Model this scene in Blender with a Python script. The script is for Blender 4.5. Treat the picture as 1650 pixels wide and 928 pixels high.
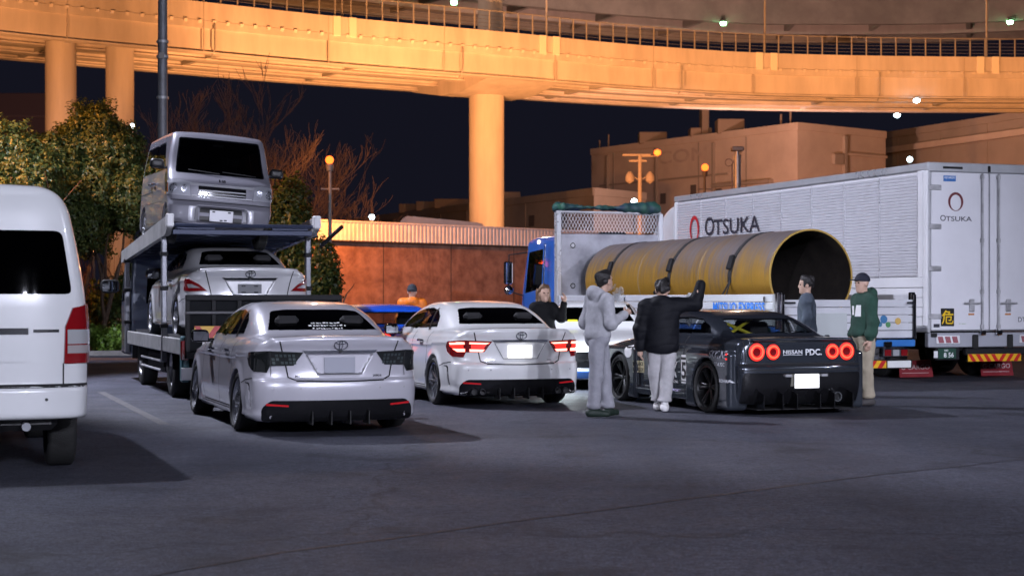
import bpy, bmesh, math, random
import numpy as np
from mathutils import Vector, Matrix
from mathutils.bvhtree import BVHTree
from mathutils.geometry import delaunay_2d_cdt

for o in list(bpy.data.objects):
    bpy.data.objects.remove(o)
scene = bpy.context.scene
COL = scene.collection
R = math.radians
random.seed(7)

# ------------------------------------------------------------------ camera
FPX, CX, HY, CAMH = 2700.0, 825.0, 482.0, 1.42
cd = bpy.data.cameras.new('camera')
cd.sensor_width = 36.0
cd.lens = FPX / 1650.0 * 36.0
cd.shift_y = (HY - 464.0) / 1650.0
cd.clip_end = 3000.0
cd.dof.use_dof = True
cd.dof.focus_distance = 20.5
cd.dof.aperture_fstop = 3.4
cam = bpy.data.objects.new('camera', cd)
COL.objects.link(cam)
cam.location = (0, 0, CAMH)
cam.rotation_euler = (R(90), 0, 0)
scene.camera = cam

# ------------------------------------------------------------------ night sky
world = bpy.data.worlds.new('World')
scene.world = world
world.use_nodes = True
wn = world.node_tree.nodes
wl = world.node_tree.links
bg = wn['Background']
sky = wn.new('ShaderNodeTexSky')
sky.sky_type = 'NISHITA'
sky.sun_disc = False
sky.sun_elevation = R(-4.0)
sky.sun_rotation = R(200)
mixn = wn.new('ShaderNodeMix')
mixn.data_type = 'RGBA'
mixn.inputs[0].default_value = 0.985
mixn.inputs[7].default_value = (0.060, 0.062, 0.118, 1)
wl.new(sky.outputs[0], mixn.inputs[6])
wl.new(mixn.outputs[2], bg.inputs[0])
bg.inputs[1].default_value = 0.085

# ------------------------------------------------------------------ exposure
scene.view_settings.view_transform = 'Standard'
scene.view_settings.look = 'None'
scene.view_settings.exposure = 0.35
scene.view_settings.gamma = 1.0
scene.view_settings.use_curve_mapping = False
scene.cycles.use_denoising = True
scene.cycles.denoising_prefilter = 'ACCURATE'
scene.cycles.max_bounces = 8
scene.cycles.diffuse_bounces = 3
scene.cycles.glossy_bounces = 4
scene.cycles.transparent_max_bounces = 12
scene.cycles.sample_clamp_indirect = 4.0
scene.cycles.caustics_reflective = False
scene.cycles.caustics_refractive = False

WHITE = (0.84, 0.88, 1.0)
SODIUM = (1.0, 0.32, 0.062)

def lamp(name, loc, power, color, radius=0.15, parent=None, spot=None, aim=None, blend=0.4):
    d = bpy.data.lights.new(name, 'SPOT' if spot else 'POINT')
    d.energy = power
    d.color = color
    d.shadow_soft_size = radius
    if spot:
        d.spot_size = R(spot)
        d.spot_blend = blend
    o = bpy.data.objects.new(name, d)
    COL.objects.link(o)
    o.location = loc
    if aim is not None:
        v = Vector(aim) - Vector(loc)
        o.rotation_euler = v.to_track_quat('-Z', 'Y').to_euler()
    if parent:
        o.parent = parent
    return o

# ------------------------------------------------------------------ materials
MATS = {}
def mat(name, col=(0.5, 0.5, 0.5), rough=0.5, metal=0.0, var=0.0, vscale=4.0, bump=0.0, bscale=60.0,
        coat=0.0, emit=None, estr=0.0, spec=0.5, stretch=None, col2=None, detail=4.0, rvar=0.0, coord='Object', trans=0.0):
    if name in MATS:
        return MATS[name]
    m = bpy.data.materials.new(name)
    m.use_nodes = True
    nt = m.node_tree
    b = nt.nodes['Principled BSDF']
    b.inputs['Base Color'].default_value = (*col, 1)
    b.inputs['Roughness'].default_value = rough
    b.inputs['Metallic'].default_value = metal
    b.inputs['Specular IOR Level'].default_value = spec
    b.inputs['Coat Weight'].default_value = coat
    b.inputs['Coat Roughness'].default_value = 0.03
    if emit is not None:
        b.inputs['Emission Color'].default_value = (*emit, 1)
        b.inputs['Emission Strength'].default_value = estr
    if var > 0 or bump > 0 or rvar > 0:
        tc = nt.nodes.new('ShaderNodeTexCoord')
        src = tc.outputs[coord]
        if stretch:
            mp = nt.nodes.new('ShaderNodeMapping')
            mp.inputs['Scale'].default_value = stretch
            nt.links.new(src, mp.inputs[0])
            src = mp.outputs[0]
    if var > 0 or rvar > 0:
        n = nt.nodes.new('ShaderNodeTexNoise')
        n.inputs['Scale'].default_value = vscale
        n.inputs['Detail'].default_value = detail
        n.inputs['Roughness'].default_value = 0.65
        nt.links.new(src, n.inputs['Vector'])
    if var > 0:
        rp = nt.nodes.new('ShaderNodeValToRGB')
        c2 = col2 if col2 else tuple(c * (1 - var) for c in col)
        c1 = col if col2 else tuple(min(1, c * (1 + var * 0.5)) for c in col)
        rp.color_ramp.elements[0].position = 0.35
        rp.color_ramp.elements[1].position = 0.65
        rp.color_ramp.elements[0].color = (*c2, 1)
        rp.color_ramp.elements[1].color = (*c1, 1)
        nt.links.new(n.outputs['Fac'], rp.inputs[0])
        nt.links.new(rp.outputs[0], b.inputs['Base Color'])
    if rvar > 0:
        mr = nt.nodes.new('ShaderNodeMapRange')
        mr.inputs['From Min'].default_value = 0.3
        mr.inputs['From Max'].default_value = 0.7
        mr.inputs['To Min'].default_value = max(0.02, rough - rvar)
        mr.inputs['To Max'].default_value = min(1, rough + rvar)
        nt.links.new(n.outputs['Fac'], mr.inputs['Value'])
        nt.links.new(mr.outputs[0], b.inputs['Roughness'])
    if bump > 0:
        n2 = nt.nodes.new('ShaderNodeTexNoise')
        n2.inputs['Scale'].default_value = bscale
        n2.inputs['Detail'].default_value = 3.0
        nt.links.new(src, n2.inputs['Vector'])
        bp = nt.nodes.new('ShaderNodeBump')
        bp.inputs['Strength'].default_value = bump
        bp.inputs['Distance'].default_value = 0.02
        nt.links.new(n2.outputs['Fac'], bp.inputs['Height'])
        nt.links.new(bp.outputs[0], b.inputs['Normal'])
    if trans > 0:
        out = nt.nodes['Material Output']
        tr = nt.nodes.new('ShaderNodeBsdfTranslucent')
        tr.inputs[0].default_value = (*[min(1, c * 1.3) for c in col], 1)
        mx = nt.nodes.new('ShaderNodeMixShader')
        mx.inputs[0].default_value = trans
        nt.links.new(b.outputs[0], mx.inputs[1])
        nt.links.new(tr.outputs[0], mx.inputs[2])
        nt.links.new(mx.outputs[0], out.inputs[0])
    MATS[name] = m
    return m

def glass_mat(name, tint=(0.3, 0.33, 0.36), rough=0.02):
    if name in MATS:
        return MATS[name]
    m = bpy.data.materials.new(name)
    m.use_nodes = True
    nt = m.node_tree
    nt.nodes.remove(nt.nodes['Principled BSDF'])
    out = nt.nodes['Material Output']
    t = nt.nodes.new('ShaderNodeBsdfTransparent')
    t.inputs[0].default_value = (*tint, 1)
    g = nt.nodes.new('ShaderNodeBsdfGlossy')
    g.inputs['Roughness'].default_value = rough
    lw = nt.nodes.new('ShaderNodeLayerWeight')          # Schlick reflectance, the same from both sides of the pane
    lw.inputs[0].default_value = .5
    pw = nt.nodes.new('ShaderNodeMath'); pw.operation = 'POWER'; pw.inputs[1].default_value = 5.0
    f = nt.nodes.new('ShaderNodeMath'); f.operation = 'MULTIPLY_ADD'; f.inputs[1].default_value = .9; f.inputs[2].default_value = .045
    nt.links.new(lw.outputs['Facing'], pw.inputs[0]); nt.links.new(pw.outputs[0], f.inputs[0])
    mx = nt.nodes.new('ShaderNodeMixShader')
    nt.links.new(f.outputs[0], mx.inputs[0])
    nt.links.new(t.outputs[0], mx.inputs[1])
    nt.links.new(g.outputs[0], mx.inputs[2])
    nt.links.new(mx.outputs[0], out.inputs[0])
    MATS[name] = m
    return m

def emis(name, col, strength, base=None):
    m = mat(name, base or tuple(min(1, c) for c in col), 0.4, emit=col, estr=strength)
    m.cycles.emission_sampling = 'NONE'
    return m

# ------------------------------------------------------------------ object helpers
def tag(o, label=None, cat=None, group=None, kind=None):
    if label: o['label'] = label
    if cat: o['category'] = cat
    if group: o['group'] = group
    if kind: o['kind'] = kind
    return o

def thing(name, label, cat, loc=(0, 0, 0), rotz=0.0, group=None):
    o = bpy.data.objects.new(name, None)
    o.empty_display_size = 0.3
    COL.objects.link(o)
    o.location = loc
    o.rotation_euler = (0, 0, rotz)
    return tag(o, label, cat, group)

def obj_from(name, me, m=None, parent=None):
    o = bpy.data.objects.new(name, me)
    if m is not None:
        me.materials.clear()
        me.materials.append(m)
    COL.objects.link(o)
    if parent is not None:
        o.parent = parent
    return o

def copy_tree(o, parent=None):
    c = o.copy()
    COL.objects.link(c)
    c.parent = parent
    for ch in list(o.children):
        copy_tree(ch, c)
    return c

class MB:
    def __init__(s):
        s.v = []; s.f = []
    def add(s, vs, fs):
        n = len(s.v)
        s.v += [tuple(v) for v in vs]
        s.f += [tuple(i + n for i in f) for f in fs]
        return s
    def box(s, x0, x1, y0, y1, z0, z1, b=0.0):
        if x0 > x1: x0, x1 = x1, x0
        if y0 > y1: y0, y1 = y1, y0
        if z0 > z1: z0, z1 = z1, z0
        b = min(b, (x1 - x0) * .45, (y1 - y0) * .45, (z1 - z0) * .45)
        if b <= 0:
            vs = [(x, y, z) for x in (x0, x1) for y in (y0, y1) for z in (z0, z1)]
            return s.add(vs, [(0, 1, 3, 2), (4, 6, 7, 5), (0, 4, 5, 1), (2, 3, 7, 6), (0, 2, 6, 4), (1, 5, 7, 3)])
        lo, hi = (x0, y0, z0), (x1, y1, z1)
        vs = []; idx = {}
        for cx in (0, 1):
            for cy in (0, 1):
                for cz in (0, 1):
                    c = (cx, cy, cz)
                    for ax in range(3):
                        p = []
                        for k in range(3):
                            base = hi[k] if c[k] else lo[k]
                            if k != ax:
                                base += -b if c[k] else b
                            p.append(base)
                        idx[(c, ax)] = len(vs); vs.append(p)
        fs = []
        for ax in range(3):
            a1, a2 = (ax + 1) % 3, (ax + 2) % 3
            for sd in (0, 1):
                q = []
                for (i, j) in ((0, 0), (1, 0), (1, 1), (0, 1)):
                    c = [0, 0, 0]; c[ax] = sd; c[a1] = i; c[a2] = j
                    q.append(idx[(tuple(c), ax)])
                fs.append(tuple(q) if sd else tuple(q[::-1]))
        for ax in range(3):
            a1, a2 = (ax + 1) % 3, (ax + 2) % 3
            for i in (0, 1):
                for j in (0, 1):
                    c0 = [0, 0, 0]; c1 = [0, 0, 0]
                    c0[a1] = c1[a1] = i; c0[a2] = c1[a2] = j; c1[ax] = 1
                    c0, c1 = tuple(c0), tuple(c1)
                    q = (idx[(c0, a1)], idx[(c1, a1)], idx[(c1, a2)], idx[(c0, a2)])
                    fs.append(q if (i == j) else q[::-1])
        for cx in (0, 1):
            for cy in (0, 1):
                for cz in (0, 1):
                    c = (cx, cy, cz)
                    q = (idx[(c, 0)], idx[(c, 1)], idx[(c, 2)])
                    fs.append(q if (cx + cy + cz) % 2 else q[::-1])
        return s.add(vs, fs)
    def tube(s, pts, r, n=8, closed=False, caps=True):
        pts = [Vector(p) for p in pts]
        rs = r if isinstance(r, (list, tuple)) else [r] * len(pts)
        rings = []; prev = None
        N = len(pts)
        for i, p in enumerate(pts):
            if closed:
                d = pts[(i + 1) % N] - pts[i - 1]
            else:
                d = pts[min(i + 1, N - 1)] - pts[max(i - 1, 0)]
            d = d.normalized() if d.length > 1e-9 else Vector((0, 0, 1))
            if prev is None:
                a = d.orthogonal().normalized()
            else:
                a = prev - d * prev.dot(d)
                a = a.normalized() if a.length > 1e-6 else d.orthogonal().normalized()
            prev = a
            bb = d.cross(a)
            rings.append([p + (a * math.cos(2 * math.pi * k / n) + bb * math.sin(2 * math.pi * k / n)) * rs[i] for k in range(n)])
        vs = [v for rg in rings for v in rg]
        fs = []
        for i in range(N if closed else N - 1):
            j = (i + 1) % N
            for k in range(n):
                fs.append((i * n + k, i * n + (k + 1) % n, j * n + (k + 1) % n, j * n + k))
        if caps and not closed:
            fs.append(tuple(range(n))[::-1]); fs.append(tuple((N - 1) * n + k for k in range(n)))
        return s.add(vs, fs)
    def lathe(s, prof, n=24, c=(0, 0, 0), axis='z', close=False):
        vs = []
        for (r, h) in prof:
            for k in range(n):
                a = 2 * math.pi * k / n
                x, y = r * math.cos(a), r * math.sin(a)
                if axis == 'z': p = (c[0] + x, c[1] + y, c[2] + h)
                elif axis == 'y': p = (c[0] + x, c[1] + h, c[2] - y)
                else: p = (c[0] + h, c[1] + x, c[2] + y)
                vs.append(p)
        fs = []
        m = len(prof)
        for i in range(m if close else m - 1):
            j = (i + 1) % m
            for k in range(n):
                fs.append((i * n + k, i * n + (k + 1) % n, j * n + (k + 1) % n, j * n + k))
        return s.add(vs, fs)
    def prism(s, poly, axis, d0, d1):
        """extrude a 2-D polygon along axis ('x': poly=(y,z), 'y': poly=(x,z), 'z': poly=(x,y))"""
        def P(u, v, d):
            return (d, u, v) if axis == 'x' else ((u, d, v) if axis == 'y' else (u, v, d))
        n = len(poly)
        vs = [P(u, v, d0) for (u, v) in poly] + [P(u, v, d1) for (u, v) in poly]
        fs = [tuple(range(n)), tuple(range(2 * n - 1, n - 1, -1))]
        for i in range(n):
            j = (i + 1) % n
            fs.append((i, i + n, j + n, j))
        return s.add(vs, fs)
    def bar(s, a, b, w, h):
        """square bar from a to b"""
        a, b = Vector(a), Vector(b)
        d = (b - a).normalized()
        up = Vector((0, 0, 1)) if abs(d.z) < 0.95 else Vector((1, 0, 0))
        sx = d.cross(up).normalized() * (w / 2)
        sz = sx.cross(d).normalized() * (h / 2)
        vs = [a - sx - sz, a + sx - sz, a + sx + sz, a - sx + sz, b - sx - sz, b + sx - sz, b + sx + sz, b - sx + sz]
        return s.add(vs, [(3, 2, 1, 0), (4, 5, 6, 7), (0, 1, 5, 4), (1, 2, 6, 5), (2, 3, 7, 6), (3, 0, 4, 7)])
    def xf(s, M):
        s.v = [tuple(M @ Vector(v)) for v in s.v]
        return s
    def mesh(s, name, smooth=35.0, fix=True):
        me = bpy.data.meshes.new(name)
        me.from_pydata(s.v, [], s.f)
        if fix:
            bm = bmesh.new(); bm.from_mesh(me)
            bmesh.ops.recalc_face_normals(bm, faces=bm.faces)
            bm.to_mesh(me); bm.free()
        if smooth:
            me.shade_smooth()
            me.set_sharp_from_angle(angle=R(smooth))
        me.update()
        return me
    def build(s, name, m, parent=None, smooth=35.0, fix=True):
        return obj_from(name, s.mesh(name, smooth, fix), m, parent)

def box(name, m, parent, x0, x1, y0, y1, z0, z1, b=0.01):
    return MB().box(x0, x1, y0, y1, z0, z1, b).build(name, m, parent)

_TXT = {}
def text_mesh(txt, size, bold=0.0, squeeze=1.0):
    """flat 2-D triangulated lettering centred on the origin: returns (verts2d, faces)"""
    key = (txt, size, bold, squeeze)
    if key in _TXT: return _TXT[key]
    cu = bpy.data.curves.new('t', 'FONT')
    cu.body = txt; cu.size = 1.0; cu.offset = bold; cu.resolution_u = 3
    cu.align_x = 'LEFT'
    o = bpy.data.objects.new('t', cu)
    COL.objects.link(o)
    dg = bpy.context.evaluated_depsgraph_get()
    me = bpy.data.meshes.new_from_object(o.evaluated_get(dg))
    vs = [(v.co.x, v.co.y) for v in me.vertices]
    fs = [tuple(p.vertices) for p in me.polygons]
    bpy.data.objects.remove(o); bpy.data.curves.remove(cu); bpy.data.meshes.remove(me)
    if vs:
        x0 = min(v[0] for v in vs); x1 = max(v[0] for v in vs)
        y0 = min(v[1] for v in vs); y1 = max(v[1] for v in vs)
        k = size / max(1e-6, (y1 - y0))
        vs = [((x - (x0 + x1) / 2) * k * squeeze, (y - (y0 + y1) / 2) * k) for (x, y) in vs]
    _TXT[key] = (vs, fs)
    return vs, fs

def text_obj(name, txt, size, m, parent, O, U, V, bold=0.0, squeeze=1.0):
    """lettering laid on the plane through O with unit axes U (right) and V (up)"""
    vs, fs = text_mesh(txt, size, bold, squeeze)
    O, U, V = Vector(O), Vector(U), Vector(V)
    me = bpy.data.meshes.new(name)
    me.from_pydata([tuple(O + U * x + V * y) for (x, y) in vs], [], fs)
    return obj_from(name, me, m, parent)

# pixel of the photograph + distance -> where that thing stands (layout survey)
def at(px, Y, z=0.0):
    return ((px - CX) / FPX * Y, Y, z)
def zat(py, Y):
    return CAMH + (HY - py) / FPX * Y

TH = 19.5                                   # every bay points this far left of the view
def frame(theta=TH):
    t = R(theta)
    return Vector((-math.sin(t), math.cos(t), 0)), Vector((math.cos(t), math.sin(t), 0))   # forward, right

# ------------------------------------------------------------------ implicit-surface mesher
def pchip(xs, ys):
    xs = np.asarray(xs, float); ys = np.asarray(ys, float)
    h = np.diff(xs); dl = np.diff(ys) / h
    d = np.zeros_like(ys)
    d[0], d[-1] = dl[0], dl[-1]
    for i in range(1, len(xs) - 1):
        if dl[i - 1] * dl[i] > 0:
            w1 = 2 * h[i] + h[i - 1]; w2 = h[i] + 2 * h[i - 1]
            d[i] = (w1 + w2) / (w1 / dl[i - 1] + w2 / dl[i])
    def f(x):
        x = np.clip(x, xs[0], xs[-1])
        i = np.clip(np.searchsorted(xs, x) - 1, 0, len(h) - 1)
        t = (x - xs[i]) / h[i]
        t2, t3 = t * t, t * t * t
        return ((2 * t3 - 3 * t2 + 1) * ys[i] + (t3 - 2 * t2 + t) * h[i] * d[i]
                + (-2 * t3 + 3 * t2) * ys[i + 1] + (t3 - t2) * h[i] * d[i + 1])
    return f

def smax(a, b, k):
    h = np.maximum(k - np.abs(a - b), 0.0) / k
    return np.maximum(a, b) + h * h * k * 0.25
def smin(a, b, k):
    return -smax(-a, -b, k)

def surface_nets(fn, lo, hi, res):
    ax = [np.arange(lo[k], hi[k] + res, res) for k in range(3)]
    X, Y, Z = np.meshgrid(*ax, indexing='ij', sparse=True)
    F = np.broadcast_to(fn(X, Y, Z), (len(ax[0]), len(ax[1]), len(ax[2]))).astype(np.float32)
    S = F < 0
    nx, ny, nz = F.shape
    cs = np.zeros((nx - 1, ny - 1, nz - 1), np.int8)
    for i in (0, 1):
        for j in (0, 1):
            for k in (0, 1):
                cs += S[i:nx - 1 + i, j:ny - 1 + j, k:nz - 1 + k]
    act = (cs > 0) & (cs < 8)
    idx = np.full(act.shape, -1, np.int64)
    ci = np.argwhere(act)
    idx[act] = np.arange(len(ci))
    acc = np.zeros((len(ci), 3)); cnt = np.zeros(len(ci))
    corners = [(i, j, k) for i in (0, 1) for j in (0, 1) for k in (0, 1)]
    vals = {c: F[ci[:, 0] + c[0], ci[:, 1] + c[1], ci[:, 2] + c[2]].astype(float) for c in corners}
    for c in corners:
        for a in range(3):
            if c[a] == 0:
                d = list(c); d[a] = 1; d = tuple(d)
                f0, f1 = vals[c], vals[d]
                m = (f0 < 0) != (f1 < 0)
                t = np.where(m, f0 / np.where(np.abs(f0 - f1) < 1e-9, 1e-9, f0 - f1), 0)
                p = np.tile(np.array(c, float), (len(ci), 1))
                p[:, a] += t
                acc += p * m[:, None]; cnt += m
    V = (ci + acc / cnt[:, None]) * res + np.array(lo)
    quads = []
    for a in range(3):
        b, c = (a + 1) % 3, (a + 2) % 3
        sl0 = [slice(None)] * 3; sl1 = [slice(None)] * 3
        sl0[a] = slice(0, -1); sl1[a] = slice(1, None)
        s0, s1 = S[tuple(sl0)], S[tuple(sl1)]
        e = np.argwhere(s0 != s1)
        e = e[(e[:, b] > 0) & (e[:, c] > 0) & (e[:, b] < F.shape[b] - 1) & (e[:, c] < F.shape[c] - 1)]
        if len(e) == 0: continue
        flip = ~S[e[:, 0], e[:, 1], e[:, 2]]
        def cell(db, dc):
            q = e.copy(); q[:, b] += db; q[:, c] += dc
            return idx[q[:, 0], q[:, 1], q[:, 2]]
        q = np.stack([cell(-1, -1), cell(0, -1), cell(0, 0), cell(-1, 0)], 1)
        q[flip] = q[flip][:, ::-1]
        quads.append(q)
    return V, np.concatenate(quads)

def grad(fn, V, e):
    g = np.zeros_like(V)
    for a in range(3):
        P = V.copy(); P[:, a] += e
        M = V.copy(); M[:, a] -= e
        g[:, a] = (fn(P[:, 0], P[:, 1], P[:, 2]) - fn(M[:, 0], M[:, 1], M[:, 2])) / (2 * e)
    return g

def sdf_arrays(fn, lo, hi, res, mirror=False, iters=2):
    if mirror:
        n = int(math.ceil(hi[1] / res)) + 1
        lo = (lo[0], -(1.5) * res, lo[2]); hi = (hi[0], hi[1] + res, hi[2])
        # cells around y=0 are symmetric
    V, Q = surface_nets(fn, lo, hi, res)
    for _ in range(iters):
        g = grad(fn, V, res * 0.2)
        n2 = np.maximum((g * g).sum(1), 0.05)
        st = -(fn(V[:, 0], V[:, 1], V[:, 2]) / n2)[:, None] * g
        ln = np.linalg.norm(st, axis=1)
        st *= np.minimum(1, 0.6 * res / np.maximum(ln, 1e-9))[:, None]
        V = V + st
    return V, Q

def sdf_mesh(name, fn, lo, hi, res, mirror=False, iters=2, keep=None):
    """mesh of fn<0; keep(centres, normals) -> mask of faces that stay"""
    if mirror:
        V, Q = surface_nets(fn, (lo[0], -1.5 * res, lo[2]), hi, res)
        # keep the +y half (cell centred on y=0 snaps to the plane)
        mid = np.abs(V[:, 1]) < res * 0.51
        V[mid, 1] = 0.0
        ok = (V[Q][:, :, 1] >= -1e-9).all(1) & ~(np.abs(V[Q][:, :, 1]) < 1e-9).all(1)
        Q = Q[ok]
        used = np.unique(Q)
        remap = -np.ones(len(V), np.int64); remap[used] = np.arange(len(used))
        V = V[used]; Q = remap[Q]
        mid = V[:, 1] == 0.0
    else:
        V, Q = surface_nets(fn, lo, hi, res)
        mid = np.zeros(len(V), bool)
    for _ in range(iters):
        g = grad(fn, V, res * 0.2)
        n2 = np.maximum((g * g).sum(1), 0.05)
        st = -(fn(V[:, 0], V[:, 1], V[:, 2]) / n2)[:, None] * g
        ln = np.linalg.norm(st, axis=1)
        st *= np.minimum(1, 0.6 * res / np.maximum(ln, 1e-9))[:, None]
        st[mid, 1] = 0
        V = V + st
    if mirror:
        n = len(V)
        im = np.arange(n) + n
        im[mid] = np.where(mid)[0]
        V2 = V.copy(); V2[:, 1] *= -1
        keepv = np.concatenate([np.ones(n, bool), ~mid])
        allV = np.concatenate([V, V2])
        Q2 = im[Q][:, ::-1]
        allQ = np.concatenate([Q, Q2])
        remap = np.cumsum(keepv) - 1
        V = allV[keepv]; Q = remap[allQ]
    N = grad(fn, V, res * 0.35)
    N /= np.maximum(np.linalg.norm(N, axis=1), 1e-9)[:, None]
    if keep is not None:
        C = V[Q].mean(1); NN = N[Q].mean(1)
        Q = Q[keep(C, NN)]
        used = np.unique(Q)
        remap = -np.ones(len(V), np.int64); remap[used] = np.arange(len(used))
        V = V[used]; N = N[used]; Q = remap[Q]
    me = np_mesh(name, V, Q, N)
    return me

def np_mesh(name, V, Q, N=None):
    me = bpy.data.meshes.new(name)
    k = Q.shape[1]
    me.vertices.add(len(V)); me.loops.add(Q.size); me.polygons.add(len(Q))
    me.vertices.foreach_set('co', np.ascontiguousarray(V, np.float32).ravel())
    me.loops.foreach_set('vertex_index', np.ascontiguousarray(Q, np.int32).ravel())
    me.polygons.foreach_set('loop_start', np.arange(0, Q.size, k, dtype=np.int32))
    me.polygons.foreach_set('loop_total', np.full(len(Q), k, np.int32))
    me.update(calc_edges=True)
    me.validate()
    me.shade_smooth()
    if N is not None and len(N) == len(me.vertices):
        me.normals_split_custom_set_from_vertices([tuple(n) for n in N])
    return me

def mesh_np(me):
    V = np.zeros(len(me.vertices) * 3, np.float32)
    me.vertices.foreach_get('co', V)
    return V.reshape(-1, 3)

def in_poly(px, py, poly):
    inside = np.zeros(px.shape, bool)
    n = len(poly)
    for i in range(n):
        x0, y0 = poly[i]; x1, y1 = poly[(i + 1) % n]
        if y0 == y1: continue
        c = ((y0 > py) != (y1 > py)) & (px < (x1 - x0) * (py - y0) / (y1 - y0) + x0)
        inside ^= c
    return inside

def shrink(poly, d):
    """inset a simple polygon by d"""
    n = len(poly)
    A = sum(poly[i][0] * poly[(i + 1) % n][1] - poly[(i + 1) % n][0] * poly[i][1] for i in range(n))
    sg = 1 if A > 0 else -1
    out = []
    for i in range(n):
        p0, p1, p2 = Vector(poly[i - 1]), Vector(poly[i]), Vector(poly[(i + 1) % n])
        e1 = (p1 - p0).normalized(); e2 = (p2 - p1).normalized()
        n1 = Vector((-e1.y, e1.x)) * sg; n2 = Vector((-e2.y, e2.x)) * sg
        b = (n1 + n2)
        b = b / max(0.35, b.length_squared / 2) if b.length > 1e-6 else n1
        out.append(tuple(p1 + b * d))
    return out

def round_poly(poly, r, n=4):
    out = []
    m = len(poly)
    for i in range(m):
        p0, p1, p2 = Vector(poly[i - 1]), Vector(poly[i]), Vector(poly[(i + 1) % m])
        a = (p0 - p1); b = (p2 - p1)
        ra = min(r, a.length * .45); rb = min(r, b.length * .45)
        A = p1 + a.normalized() * ra; B = p1 + b.normalized() * rb
        for k in range(n + 1):
            t = k / n
            out.append(tuple(A * (1 - t) ** 2 + p1 * 2 * t * (1 - t) + B * t * t))
    return out

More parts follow.
